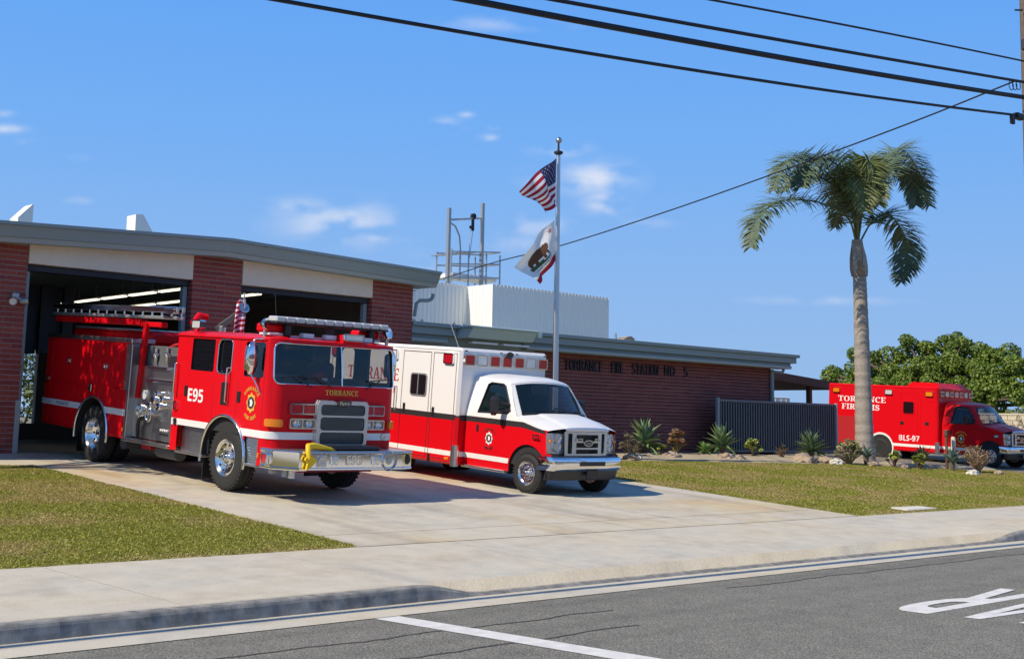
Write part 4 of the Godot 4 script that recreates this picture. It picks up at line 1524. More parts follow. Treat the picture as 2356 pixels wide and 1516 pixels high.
	# wheel arch liners and bright trim
	for zc in [0.0, -4.74]:
		for sd in [-1.0, 1.0]:
			b = MB.new()
			var pts: Array = []
			for i in 25:
				var a := PI * (1.06 - 1.12 * i / 24.0)
				pts.append(Vector3(sd * (HW + 0.012), 0.53 + sin(a) * 0.675, zc + cos(a) * 0.675))
			b.tube(pts, 0.028, 8)
			part("arch_trim", b, M.polished, en)
			b = MB.new()
			for i in 24:
				var a0 := PI * (1.02 - 1.04 * i / 24.0)
				var a1 := PI * (1.02 - 1.04 * (i + 1) / 24.0)
				b.face([Vector3(sd * HW, 0.53 + sin(a0) * 0.67, zc + cos(a0) * 0.67), Vector3(sd * (HW - 0.7), 0.53 + sin(a0) * 0.67, zc + cos(a0) * 0.67), Vector3(sd * (HW - 0.7), 0.53 + sin(a1) * 0.67, zc + cos(a1) * 0.67), Vector3(sd * HW, 0.53 + sin(a1) * 0.67, zc + cos(a1) * 0.67)])
			b.bb(Vector3(sd * (HW - 0.72), 0.5, zc - 0.68), Vector3(sd * (HW - 0.70), 1.2, zc + 0.68))
			part("arch_liner", b, M.under, en)
	# wheels
	for sd in [-1, 1]:
		wheel(en, Vector3(sd * (HW - 0.05), 0.52, 0.0), sd, 0.52, 0.30, 0.292, 0.045, M.polished, 10)
		wheel(en, Vector3(sd * (HW - 0.03), 0.52, -4.74), sd, 0.52, 0.27, 0.292, 0.17, M.polished, 10, true)
	for z in [-0.72, -5.45]:
		b = MB.new()
		for sd in [-1.0, 1.0]: b.bb(Vector3(sd * (HW - 0.08), 0.12, z - 0.01), Vector3(sd * (HW - 0.40), 0.62, z + 0.01))
		part("mud_flap", b, M.black, en)
	# chassis
	b = MB.new()
	for sd in [-0.45, 0.45]: b.bb(Vector3(sd - 0.05, 0.50, -6.8), Vector3(sd + 0.05, 0.75, 1.75))
	for z in [0.0, -4.74]: b.cyl(Vector3(-0.9, 0.5, z), Vector3(0.9, 0.5, z), 0.10, 12)
	b.bb(Vector3(-0.5, 0.45, -1.0), Vector3(0.5, 0.95, 0.9))
	b.bb(Vector3(-1.0, 0.55, -3.4), Vector3(1.0, 0.9, -1.6))
	part("chassis", b, M.under, en)
	b = MB.new()
	b.bb(Vector3(-0.95, 0.36, -3.35), Vector3(-0.72, 0.56, -3.0), 0.02)
	part("outrigger", b, M.red_letter, en)
	b = MB.new()
	b.bb(Vector3(-0.75, 0.42, 1.1), Vector3(0.75, 0.50, 1.4), 0.02)
	part("frame_rail", b, M.red_letter, en)
	b = MB.new()
	b.cyl(Vector3(-1.02, 0.42, -3.9), Vector3(-0.55, 0.42, -3.9), 0.12, 14)
	part("air_tank", b, M.grey_liner, en)
	b = MB.new()
	b.cyl(Vector3(-1.0, 0.40, -2.5), Vector3(-1.0, 0.40, -1.8), 0.12, 14)
	part("air_tank", b, M.grey_liner, en)
	# ---- front face
	var front := func(x: float, h: float, d: float) -> Transform3D:
		var q := Vector2(fs.call(x), h)
		var e := 0.01
		var tx: Vector3 = (cab.call(q + Vector2(e, 0)) - cab.call(q - Vector2(e, 0))).normalized()
		var ty: Vector3 = (cab.call(q + Vector2(0, e)) - cab.call(q - Vector2(0, e))).normalized()
		var nz := tx.cross(ty).normalized()
		return Transform3D(Basis(tx, nz.cross(tx), nz), cab.call(q) + nz * d)
	# grille: chrome surround with three banks of bars
	var gr := Node3D.new()
	gr.name = "grille"
	en.add_child(gr)
	gr.transform = Transform3D(Basis(), Vector3(0.05, 1.20, ZF + 0.03))
	b = MB.new()
	var banks := [rr(-0.44, 0.13, 0.44, 0.30, 0.05, 3), rr(-0.44, -0.11, 0.44, 0.10, 0.05, 3), rr(-0.44, -0.33, 0.44, -0.14, 0.05, 3)]
	var gout := PackedVector2Array([Vector2(-0.44, -0.38), Vector2(0.44, -0.38), Vector2(0.50, -0.32), Vector2(0.51, 0.30), Vector2(0.47, 0.36), Vector2(0.2, 0.36), Vector2(0.12, 0.33), Vector2(-0.12, 0.33), Vector2(-0.2, 0.36), Vector2(-0.47, 0.36), Vector2(-0.51, 0.30), Vector2(-0.50, -0.32)])
	b.sheet(gout, banks, [], func(q: Vector2) -> Vector3: return Vector3(q.x, q.y, 0.10 - 0.02 * q.y))
	for i in gout.size():
		var p := gout[i]
		var q := gout[(i + 1) % gout.size()]
		b.face([Vector3(p.x * 1.03, p.y * 1.03, 0), Vector3(q.x * 1.03, q.y * 1.03, 0), Vector3(q.x, q.y, 0.10 - 0.02 * q.y), Vector3(p.x, p.y, 0.10 - 0.02 * p.y)])
	part("surround", b, M.bright_trim, gr)
	b = MB.new()
	b.bb(Vector3(-0.47, -0.36, -0.01), Vector3(0.47, 0.33, 0.05))
	part("core", b, M.black, gr)
	for k in 3:
		b = MB.new()
		var y0: float = [0.13, -0.11, -0.33][k]
		var y1: float = [0.30, 0.10, -0.14][k]
		var n := int((y1 - y0) / 0.017)
		for i in n: b.bb(Vector3(-0.44, y0 + 0.006 + i * 0.017, 0.05), Vector3(0.44, y0 + 0.014 + i * 0.017, 0.085))
		part("bar_bank", b, M.grille_bar, gr)
	b = MB.new()
	b.prism(circ(0, 0, 1.0, 24), 0.0, 0.02)
	var ov := put("badge", b.mesh(), M.charcoal, gr, Transform3D(Basis.from_scale(Vector3(0.14, 0.052, 1.0)), Vector3(0.0, 0.325, 0.095)))
	lettering("badge_lettering", "Pierce", font("Droid Serif", 400), 0.20, 0.06, 0.004, M.chrome, gr, Transform3D(Basis(), Vector3(0.0, 0.325, 0.118)))
	# lamp clusters
	for sd in [-1.0, 1.0]:
		lamp_box(en, "warning_light", front.call(sd * 0.70, 1.415, 0.0), Vector2(0.48, 0.175), M.red_lens, 2)
		lamp_box(en, "headlight", front.call(sd * 0.70, 1.185, 0.0), Vector2(0.48, 0.165), M.lens_glass, 2, 0.06)
		b = MB.new()
		var s0 := s2 - 0.03 if sd < 0 else s3 + 0.03
		var am := offset_map(cab, 0.05)
		var q0: float = s2 - 0.27 if sd < 0 else s3 + 0.02
		b.sheet(rr(q0, 1.125, q0 + 0.25, 1.245, 0.03), [], splits, am)
		var poly := rr(q0, 1.125, q0 + 0.25, 1.245, 0.03)
		for i in poly.size():
			var p := poly[i]
			var q := poly[(i + 1) % poly.size()]
			b.face([cab.call(p), cab.call(q), am.call(q), am.call(p)])
		part("turn_signal", b, M.amber_lens, en)
	lettering("lettering", "TORRANCE", font("Droid Serif", 700), 0.66, 0.085, 0.004, M.gold, en, front.call(0.06, 1.69, 0.001))
	b = MB.new()
	b.lathe([Vector2(0.055, 0.0), Vector2(0.055, 0.012), Vector2(0.045, 0.014), Vector2(0.0, 0.010)], 18, front.call(0.98, 0.987, 0.003) * Transform3D(Basis(Vector3.RIGHT, PI / 2), Vector3.ZERO))
	part("front_cap", b, M.steel, en)
	# wipers
	for q in [[-0.55, -0.85], [0.55, 0.85], [-0.15, -0.42]]:
		b = MB.new()
		var w0: Transform3D = front.call(q[0], 1.76, 0.03)
		var w1: Transform3D = front.call(q[1], 1.92, 0.035)
		b.cyl(w0.origin, w1.origin, 0.010, 6)
		b.cyl(front.call(q[1] - 0.22, 1.90, 0.03).origin, front.call(q[1] + 0.22, 1.94, 0.03).origin, 0.010, 6)
		part("wiper", b, M.black, en)
	# ---- bumper
	var bp := Node3D.new()
	bp.name = "bumper"
	en.add_child(bp)
	bp.position = Vector3(0, 0.64, 0)
	b = MB.new()
	var plan := [Vector2(-1.30, 1.18), Vector2(-1.30, 1.52), Vector2(-1.02, 1.83), Vector2(1.02, 1.83), Vector2(1.30, 1.72), Vector2(1.30, 1.18)]
	var sec := [Vector2(0.0, -0.15), Vector2(0.012, -0.135), Vector2(0.012, -0.115), Vector2(0.0, -0.10), Vector2(0.0, 0.10), Vector2(0.012, 0.115), Vector2(0.012, 0.135), Vector2(0.0, 0.15)]
	for i in plan.size() - 1:
		var p0: Vector2 = plan[i]
		var p1: Vector2 = plan[i + 1]
		var d := (p1 - p0).normalized()
		var nrm := Vector2(-d.y, d.x)
		for k in sec.size() - 1:
			var a: Vector2 = sec[k]
			var c: Vector2 = sec[k + 1]
			b.face([Vector3(p0.x + nrm.x * a.x, a.y, p0.y + nrm.y * a.x), Vector3(p1.x + nrm.x * a.x, a.y, p1.y + nrm.y * a.x), Vector3(p1.x + nrm.x * c.x, c.y, p1.y + nrm.y * c.x), Vector3(p0.x + nrm.x * c.x, c.y, p0.y + nrm.y * c.x)])
	part("chrome_face", b, M.chrome, bp)
	b = MB.new()
	b.prism(PackedVector2Array([Vector2(-1.29, 1.15), Vector2(-1.29, 1.52), Vector2(-1.02, 1.82), Vector2(1.02, 1.82), Vector2(1.29, 1.71), Vector2(1.29, 1.15)]), -0.155, -0.145, Basis(Vector3(1, 0, 0), Vector3(0, 0, 1), Vector3(0, -1, 0)))
	part("tread_top", b, M.treadplate, bp)
	b = MB.new()
	b.bb(Vector3(-1.0, -0.13, 1.2), Vector3(1.0, 0.13, 1.80))
	part("bumper_core", b, M.under, bp)
	b = MB.new()
	b.bb(Vector3(-0.55, 0.15, 1.36), Vector3(0.62, 0.22, 1.76), 0.03)
	part("hose_tray_cover", b, M.black, bp)
	lettering("number", "E95", font("Droid Sans", 700), 0.32, 0.16, 0.004, M.grey_letter, bp, T(Vector3(0.03, 0.02, 1.832)))
	lettering("number", "E95", font("Droid Sans", 700), 0.295, 0.142, 0.004, M.polished, bp, T(Vector3(0.03, 0.02, 1.8345)))
	b = MB.new()
	b.lathe([Vector2(0.145, 0.0), Vector2(0.15, 0.03), Vector2(0.13, 0.05), Vector2(0.115, 0.03), Vector2(0.06, 0.025), Vector2(0.055, 0.045), Vector2(0.0, 0.05)], 28, T(Vector3(0.74, 0.0, 1.80), Vector3(PI / 2, 0, 0)))
	part("siren_speaker", b, M.galvanised, bp)
	b = MB.new()
	b.lathe([Vector2(0.155, 0.0), Vector2(0.165, 0.03), Vector2(0.15, 0.055), Vector2(0.145, 0.04)], 28, T(Vector3(0.74, 0.0, 1.80), Vector3(PI / 2, 0, 0)))
	part("siren_ring", b, M.chrome, bp)
	b = MB.new()
	b.lathe([Vector2(0.075, 0.0), Vector2(0.075, 0.02), Vector2(0.055, 0.022), Vector2(0.03, 0.018), Vector2(0.0, 0.018)], 20, T(Vector3(-0.60, 0.0, 1.825), Vector3(PI / 2, 0, 0)))
	b.bb(Vector3(-0.70, -0.09, 1.823), Vector3(-0.50, 0.09, 1.833), 0.004)
	part("intake_flange", b, M.brushed, bp)
	for x in [-0.36, 0.46]:
		b = MB.new()
		b.bb(Vector3(x - 0.055, -0.08, 1.825), Vector3(x + 0.055, 0.08, 1.838), 0.004)
		b.tube([Vector3(x - 0.04, 0.05, 1.83), Vector3(x - 0.04, 0.06, 1.88), Vector3(x - 0.04, -0.05, 1.88), Vector3(x - 0.04, -0.05, 1.83)], 0.012, 6)
		b.tube([Vector3(x + 0.04, 0.05, 1.83), Vector3(x + 0.04, 0.06, 1.88), Vector3(x + 0.04, -0.05, 1.88), Vector3(x + 0.04, -0.05, 1.83)], 0.012, 6)
		part("tow_eye", b, M.chrome, bp)
	lamp_box(bp, "marker_light", Transform3D(Basis(Vector3.UP, -PI / 2), Vector3(-1.305, 0.0, 1.33)), Vector2(0.17, 0.17), M.red_lens, 1, 0.04)
	b = MB.new()
	b.ball(Vector3(1.16, 0.02, 1.79), Vector3(0.06, 0.085, 0.02), 14)
	part("bumper_vent", b, M.black, bp)
	# yellow hose sleeve hung over the bumper
	b = MB.new()
	b.tube([Vector3(-0.30, 0.17, 1.74), Vector3(-0.50, 0.20, 1.76), Vector3(-0.72, 0.235, 1.78), Vector3(-0.86, 0.225, 1.82), Vector3(-0.895, 0.14, 1.88), Vector3(-0.87, 0.05, 1.89)], [0.02, 0.035, 0.05, 0.06, 0.055, 0.05], 10, true, 0.8)
	b.prism(PackedVector2Array([Vector2(-0.94, 0.06), Vector2(-0.85, 0.10), Vector2(-0.74, 0.03), Vector2(-0.76, -0.02), Vector2(-0.86, -0.11), Vector2(-0.92, -0.13), Vector2(-0.90, -0.03), Vector2(-0.95, 0.02)]), 1.86, 1.90)
	part("hose_sleeve", b, M.yellow, bp)
	b = MB.new()
	b.cyl(Vector3(-0.88, -0.16, 1.45), Vector3(-0.88, -0.30, 1.45), 0.055, 14)
	part("drain_valve", b, M.white_letter, bp)
	b = MB.new()
	b.bb(Vector3(-1.16, -0.24, 1.2), Vector3(-1.06, -0.15, 1.3), 0.01)
	b.cyl(Vector3(-0.98, -0.28, 1.4), Vector3(-0.98, -0.14, 1.4), 0.045, 10)
	part("bracket", b, M.galvanised, bp)
	# ---- roof fittings
	var lb := Node3D.new()
	lb.name = "light_bar"
	en.add_child(lb)
	lb.position = Vector3(0.02, 2.80, 0.92)
	b = MB.new()
	b.bb(Vector3(-1.14, -0.055, -0.13), Vector3(1.14, -0.025, 0.13), 0.01)
	for x in [-0.85, 0.0, 0.85]: b.bb(Vector3(x - 0.05, -0.25, -0.06), Vector3(x + 0.05, -0.05, 0.06), 0.01)
	part("mount", b, M.black, lb)
	for i in 12:
		b = MB.new()
		var x := -1.14 + i * 0.19
		b.bb(Vector3(x + 0.004, -0.025, -0.13), Vector3(x + 0.186, 0.065, 0.13), 0.018)
		part("lens_module", b, M.clear_lens, lb)
	for x in [-0.98, 0.90]:
		b = MB.new()
		b.bb(Vector3(x - 0.20, 2.60, 0.55), Vector3(x + 0.22, 2.74, 0.86), 0.03)
		part("roof_pad", b, M.red, en)
		b = MB.new()
		b.bb(Vector3(x - 0.16, 2.555, 0.6), Vector3(x + 0.20, 2.60, 0.90), 0.008)
		part("pad_base", b, M.stripe_white, en)
	for x in [-0.45, 0.0, 0.75]:
		b = MB.new()
		b.bb(Vector3(x - 0.12, 2.54, 0.9), Vector3(x + 0.10, 2.62, 1.02), 0.01)
		part("roof_label_plate", b, M.white_letter, en)
	lamp_box(en, "scene_light", T(Vector3(0.30, 2.60, 1.20)), Vector2(0.40, 0.12), M.white_lens, 1, 0.05)
	b = MB.new()
	b.bb(Vector3(0.10, 2.50, 0.95), Vector3(0.50, 2.64, 1.20), 0.01)
	part("light_bracket", b, M.red, en)
	for q in [[-1.16, 0.80], [1.18, 0.98]]:
		b = MB.new()
		b.lathe([Vector2(0.0, -0.07), Vector2(0.06, -0.06), Vector2(0.095, 0.0), Vector2(0.10, 0.04), Vector2(0.09, 0.045), Vector2(0.0, 0.03)], 18, T(Vector3(q[0], 2.72, q[1]), Vector3(PI / 2 - 0.2, 0.3, 0)))
		b.cyl(Vector3(q[0], 2.52, q[1]), Vector3(q[0], 2.64, q[1]), 0.03, 8)
		part("spotlight", b, M.chrome, en)
	lamp_box(en, "flood_light", T(Vector3(-1.12, 2.67, -1.28), Vector3(0, -PI / 2, 0)), Vector2(0.30, 0.16), M.clear_lens, 1, 0.10)
	b = MB.new()
	b.tube([Vector3(-0.9, 2.56, -1.75), Vector3(-0.9, 2.70, -1.9), Vector3(-0.75, 2.82, -2.0), Vector3(-0.6, 2.82, -1.95)], [0.05, 0.07, 0.08, 0.05], 10)
	part("horn", b, M.red, en)
	# deck gun behind the cab
	var gun := Node3D.new()
	gun.name = "deck_gun"
	en.add_child(gun)
	gun.position = Vector3(0.0, 2.62, -2.45)
	b = MB.new()
	b.cyl(Vector3(0, -0.4, 0), Vector3(0, 0.05, 0), 0.07, 12)
	b.tube([Vector3(0, 0.02, -0.15), Vector3(0.0, 0.10, 0.02), Vector3(0, 0.22, 0.30), Vector3(0, 0.34, 0.54)], [0.055, 0.055, 0.05, 0.045], 12)
	part("barrel", b, M.brushed, gun)
	b = MB.new()
	b.lathe([Vector2(0.05, 0.0), Vector2(0.085, 0.02), Vector2(0.085, 0.07), Vector2(0.06, 0.09), Vector2(0.06, 0.13), Vector2(0.10, 0.16), Vector2(0.105, 0.21), Vector2(0.08, 0.22), Vector2(0.0, 0.20)], 18, T(Vector3(0, 0.33, 0.52), Vector3(1.1, 0, 0)))
	part("nozzle", b, M.steel, gun)
	b = MB.new()
	b.cyl(Vector3(0, 2.55, -1.72), Vector3(0, 3.28, -1.78), 0.014, 8)
	b.ball(Vector3(0, 3.29, -1.78), Vector3(0.02, 0.02, 0.02), 8)
	var staff := part("flag_staff", b, M.galvanised, en)
	var small := MB.new()
	var fold := func(a: float, w: float) -> Vector3:
		return Vector3(-0.005 - a * 0.09 - w * 0.11 * a + 0.03 * sin(a * 11.0 + w * 3.0), 3.22 - w * 0.62 - a * 0.08, -1.78 + 0.05 * sin(a * 8.0 + 1.0) - a * 0.04 + w * 0.03)
	small.grid(fold, 16, 10)
	var fm := StandardMaterial3D.new()
	fm.albedo_texture = ImageTexture.create_from_image(us_image(190, 100))
	fm.roughness = 0.8
	part("small_flag", small, fm, staff, false, true)
	b = MB.new()
	b.cyl(Vector3(-0.2, 2.55, -0.3), Vector3(-0.18, 3.3, -0.5), 0.006, 6)
	part("antenna", b, M.black, en)
	# ---- cab interior
	b = MB.new()
	b.bb(Vector3(-1.15, 1.55, 0.75), Vector3(1.15, 1.78, 1.18), 0.05)
	b.bb(Vector3(-0.4, 1.0, -0.6), Vector3(0.35, 1.70, 0.8), 0.08)
	part("dashboard", b, M.dark_liner, en)
	for x in [-0.75, 0.75]:
		b = MB.new()
		b.bb(Vector3(x - 0.28, 1.15, -0.25), Vector3(x + 0.28, 1.35, 0.35), 0.06)
		b.bb(Vector3(x - 0.28, 1.3, -0.38), Vector3(x + 0.28, 2.15, -0.22), 0.06)
		part("seat", b, M.grey_liner, en)
	b = MB.new()
	var st_pts: Array = []
	for i in 21: st_pts.append(Vector3(0.62 + cos(TAU * i / 20) * 0.24, 1.80 + sin(TAU * i / 20) * 0.10, 0.55 + sin(TAU * i / 20) * 0.20))
	b.tube(st_pts, 0.018, 6, false)
	part("steering_wheel", b, M.black, en)
	b = MB.new()
	b.ball(Vector3(-0.14, 1.90, 0.92), Vector3(0.15, 0.12, 0.17), 16)
	b.lathe([Vector2(0.20, 0.0), Vector2(0.15, 0.02)], 20, T(Vector3(-0.14, 1.86, 0.92)))
	var hel := part("helmet", b, M.red_letter, en)
	b = MB.new()
	b.bb(Vector3(-0.19, 1.85, 1.06), Vector3(-0.07, 1.92, 1.09), 0.005)
	part("helmet_plate", b, M.white_letter, hel)
	b = MB.new()
	b.bb(Vector3(-0.95, 1.78, 0.6), Vector3(-0.45, 1.94, 0.9), 0.06)
	part("folded_coat", b, M.grey_liner, en)
	# ---- mirrors
	for sd in [-1.0, 1.0]:
		var mr := Node3D.new()
		mr.name = numbered(en, "mirror")
		en.add_child(mr)
		mr.position = Vector3(sd * (HW + 0.13), 2.17, 0.86)
		b = MB.new()
		b.ball(Vector3.ZERO, Vector3(0.115, 0.27, 0.07), 16)
		part("housing", b, M.chrome, mr)
		b = MB.new()
		b.prism(rr(-0.09, -0.20, 0.09, 0.20, 0.05, 3), -0.072, -0.06)
		part("mirror_glass", b, M.steel, mr)
		b = MB.new()
		b.tube([Vector3(0, 0.25, 0), Vector3(-sd * 0.03, 0.31, 0.02), Vector3(-sd * 0.14, 0.32, 0.10)], 0.014, 8)
		b.tube([Vector3(0, -0.25, 0), Vector3(-sd * 0.05, -0.36, 0.06), Vector3(-sd * 0.09, -0.50, 0.12), Vector3(-sd * 0.13, -0.55, 0.12)], 0.014, 8)
		part("arm", b, M.chrome, mr)
	# ---- side details
	for q in [[-1.66, 1.46, 1.98], [0.035, 1.42, 1.98]]:
		b = MB.new()
		b.tube([Vector3(-HW, q[2], q[0]), Vector3(-HW - 0.06, q[2], q[0]), Vector3(-HW - 0.06, q[1], q[0]), Vector3(-HW, q[1], q[0])], 0.016, 8)
		part("grab_rail", b, M.polished, en)
	b = MB.new()
	b.bb(Vector3(-HW - 0.012, 1.37, -0.19), Vector3(-HW + 0.01, 1.74, 0.0), 0.006)
	part("side_louver", b, M.black, en)
	for z in [-1.33, 0.36]:
		b = MB.new()
		b.bb(Vector3(-HW - 0.015, 1.44, z - 0.045), Vector3(-HW + 0.01, 1.62, z + 0.045), 0.006)
		part("door_handle", b, M.black, en)
	lettering("number", "E95", font("Droid Sans", 700), 0.50, 0.225, 0.003, M.white_letter, en, Transform3D(Basis(Vector3.UP, -PI / 2), Vector3(-HW - 0.002, 1.47, -1.0)))
	seal(en, Transform3D(Basis(Vector3.UP, -PI / 2), Vector3(-HW - 0.002, 1.46, 0.74)), 0.27, "TORRANCE", "FIRE DEPT", M.gold, M.gold)
	lamp_box(en, "side_light", Transform3D(Basis(Vector3.UP, -PI / 2), Vector3(-HW, 1.26, -1.62)), Vector2(0.11, 0.15), M.red_lens, 1, 0.03)
	for q in [[-1.60, 0.99], [-3.9, 1.0], [-6.45, 1.02]]:
		b = MB.new()
		b.lathe([Vector2(0.07, 0.0), Vector2(0.07, 0.012), Vector2(0.05, 0.004), Vector2(0.0, 0.004)], 18, Transform3D(Basis(Vector3(0, 1, 0), Vector3(-1, 0, 0), Vector3(0, 0, 1)), Vector3(-HW - 0.004, q[1], q[0])))
		part("paddle_latch", b, M.chrome, en)
	b = MB.new()
	b.bb(Vector3(-HW - 0.02, 0.62, 1.045), Vector3(-HW + 0.01, 0.70, 1.085), 0.008)
	part("reflector", b, M.amber_lens, en)
	# ---- pump house between cab and body
	b = MB.new()
	b.bb(Vector3(-1.14, 0.58, -3.42), Vector3(1.14, 1.88, -1.76), 0.01)
	part("pump_panel", b, M.brushed, en)
	b = MB.new()
	b.bb(Vector3(-1.08, 1.88, -3.42), Vector3(1.08, 2.25, -1.76), 0.01)
	part("hose_tray", b, M.grey_liner, en)
	b = MB.new()
	b.bb(Vector3(-HW - 0.04, 0.50, -3.44), Vector3(-1.10, 0.555, -1.76), 0.01)
	b.bb(Vector3(1.10, 0.50, -3.44), Vector3(HW + 0.04, 0.555, -1.76), 0.01)
	part("running_board", b, M.treadplate, en)
	b = MB.new()
	b.bb(Vector3(-HW + 0.01, 0.55, -3.62), Vector3(-1.10, 2.26, -3.40), 0.01)
	part("body_end_post", b, M.brushed, en)
	b = MB.new()
	b.bar(Vector3(-1.16, 1.28, -3.22), Vector3(-1.16, 2.66, -3.12), 0.09, 0.10, 0.012)
	part("ladder_post", b, M.red, en)
	b = MB.new()
	b.bb(Vector3(-1.17, 1.60, -2.95), Vector3(-1.10, 1.64, -1.80), 0.008)
	b.bb(Vector3(-1.20, 1.62, -2.9), Vector3(-0.9, 1.66, -1.80), 0.008)
	part("panel_shelf", b, M.polished, en)
	b = MB.new()
	b.cyl(Vector3(-1.16, 1.86, -2.9), Vector3(-1.16, 1.86, -2.2), 0.03, 10)
	part("tool_bar", b, M.polished, en)
	for q in [[-2.75, 2.0, 0.07], [-2.35, 2.02, 0.06]]:
		b = MB.new()
		b.lathe([Vector2(0.03, -0.10), Vector2(0.04, 0.0), Vector2(0.06, 0.02), Vector2(0.06, 0.06), Vector2(0.03, 0.08), Vector2(0.03, 0.16), Vector2(0.0, 0.17)], 12, T(Vector3(-1.12, q[1] + 0.05, q[0])))
		part("valve", b, M.chrome, en)
	# chrome discharges, intake and gauges on the near panel
	for q in [[-2.42, 1.30, 0.075], [-2.22, 1.20, 0.07], [-2.12, 1.33, 0.06], [-2.55, 1.20, 0.06], [-2.30, 1.42, 0.05]]:
		b = MB.new()
		var at := Transform3D(Basis(Vector3(0, 0.85, 0.2).normalized(), Vector3(-0.95, -0.3, 0).normalized(), Vector3(0, 0, 1)).orthonormalized(), Vector3(-1.14, q[1], q[0]))
		b.lathe([Vector2(q[2] * 0.7, -0.02), Vector2(q[2] * 0.7, 0.08), Vector2(q[2], 0.09), Vector2(q[2], 0.15), Vector2(q[2] * 0.85, 0.17), Vector2(0.0, 0.165)], 14, at)
		part("discharge", b, M.chrome, en)
	b = MB.new()
	var iat := Transform3D(Basis(Vector3(0, 1, 0), Vector3(-1, 0, 0), Vector3(0, 0, 1)), Vector3(-1.14, 1.08, -2.86))
	b.lathe([Vector2(0.09, 0.0), Vector2(0.09, 0.08), Vector2(0.12, 0.09), Vector2(0.12, 0.17), Vector2(0.10, 0.18), Vector2(0.085, 0.12), Vector2(0.0, 0.10)], 20, iat)
	part("intake", b, M.polished, en)
	b = MB.new()
	var hw: Array = []
	for i in 21: hw.append(Vector3(-1.30, 1.04 + sin(TAU * i / 20) * 0.13, -2.52 + cos(TAU * i / 20) * 0.10))
	b.tube(hw, 0.016, 6, false)
	b.cyl(Vector3(-1.14, 1.04, -2.52), Vector3(-1.30, 1.04, -2.52), 0.02, 8)
	b.cyl(Vector3(-1.30, 0.92, -2.52), Vector3(-1.30, 1.16, -2.52), 0.010, 6)
	part("handwheel", b, M.polished, en)
	b = MB.new()
	b.tube([Vector3(-1.20, 0.98, -2.78), Vector3(-1.24, 0.90, -2.95), Vector3(-1.22, 0.80, -3.02), Vector3(-1.20, 0.58, -3.02)], 0.035, 8)
	part("drain_hose", b, M.black, en)
	b = MB.new()
	b.lathe([Vector2(0.085, 0.0), Vector2(0.085, 0.03), Vector2(0.0, 0.034)], 18, Transform3D(Basis(Vector3(0, 1, 0), Vector3(-1, 0, 0), Vector3(0, 0, 1)), Vector3(-1.14, 1.36, -2.98)))
	part("gauge", b, M.white_lens, en)
	for k in 8:
		b = MB.new()
		b.lathe([Vector2(0.02, 0.0), Vector2(0.02, 0.02), Vector2(0.0, 0.022)], 10, Transform3D(Basis(Vector3(0, 1, 0), Vector3(-1, 0, 0), Vector3(0, 0, 1)), Vector3(-1.14, 0.78 - 0.07 * (k / 4), -2.30 + 0.075 * (k % 4))))
		part("drain_knob", b, M.black if k > 3 else M.white_letter, en)
	for k in 3:
		b = MB.new()
		var o := k * 0.06
		b.tube([Vector3(-1.05 + o, 1.96, -2.85 + o), Vector3(-1.05 + o, 2.16, -2.62), Vector3(-1.05 + o, 2.28, -2.25 + o), Vector3(-1.0 + o, 2.35, -1.80)], 0.03, 8)
		part("hose", b, M.red_letter, en)
	b = MB.new()
	b.bb(Vector3(-1.12, 1.66, -2.30), Vector3(-1.0, 2.1, -1.80), 0.01)
	part("panel_cover", b, M.steel, en)
	# ---- body
	var side := func(q: Vector2) -> Vector3: return Vector3(-HW + 0.012, q.y, q.x)
	var bout := PackedVector2Array([Vector2(-6.98, 0.56), Vector2(-3.42, 0.53), Vector2(-3.42, 2.27), Vector2(-6.98, 2.27)])
	var barch := circ(-4.74, 0.53, 0.68, 40)
	b = MB.new()
	b.sheet(bout, [barch], [], side)
	b.sheet(bout, [barch], [], func(q: Vector2) -> Vector3: return Vector3(HW - 0.012, q.y, q.x), true)
	b.bb(Vector3(-HW + 0.015, 2.18, -6.97), Vector3(HW - 0.015, 2.26, -3.43))
	b.bb(Vector3(-HW + 0.02, 0.56, -6.98), Vector3(HW - 0.02, 2.26, -6.94))
	b.bb(Vector3(-HW + 0.02, 0.58, -3.46), Vector3(HW - 0.02, 2.26, -3.43))
	part("body", b, M.red, en)
	b = MB.new()
	b.bb(Vector3(-HW - 0.01, 2.265, -7.0), Vector3(-0.80, 2.355, -3.40), 0.015)
	b.bb(Vector3(0.80, 2.265, -7.0), Vector3(HW + 0.01, 2.355, -3.40), 0.015)
	part("top_rail", b, M.treadplate, en)
	b = MB.new()
	b.bb(Vector3(-0.85, 2.25, -6.8), Vector3(0.85, 2.50, -3.5), 0.06)
	part("hose_bed_cover", b, M.red, en)
	b = MB.new()
	b.bb(Vector3(-0.87, 2.50, -6.7), Vector3(0.87, 2.54, -3.6), 0.02)
	part("hose_bed_lid", b, M.galvanised, en)
	# compartment doors, proud of the body
	for q in [[-6.93, -6.68, 0.62, 2.22], [-6.62, -5.24, 1.48, 2.22], [-5.10, -3.62, 1.46, 2.21], [-6.60, -5.60, 0.60, 1.40], [-4.02, -3.50, 0.58, 1.40]]:
		b = MB.new()
		var dp := rr(q[0], q[2], q[1], q[3], 0.03, 2)
		if q[0] == -6.60: dp = Geometry2D.clip_polygons(dp, circ(-4.74, 0.53, 0.76, 40))[0]
		if q[0] == -4.02: dp = Geometry2D.clip_polygons(dp, circ(-4.74, 0.53, 0.76, 40))[0]
		b.prism(dp, HW - 0.01, HW + 0.012, Basis(Vector3(0, 0, 1), Vector3(0, 1, 0), Vector3(-1, 0, 0)))
		part("compartment_door", b, M.red, en)
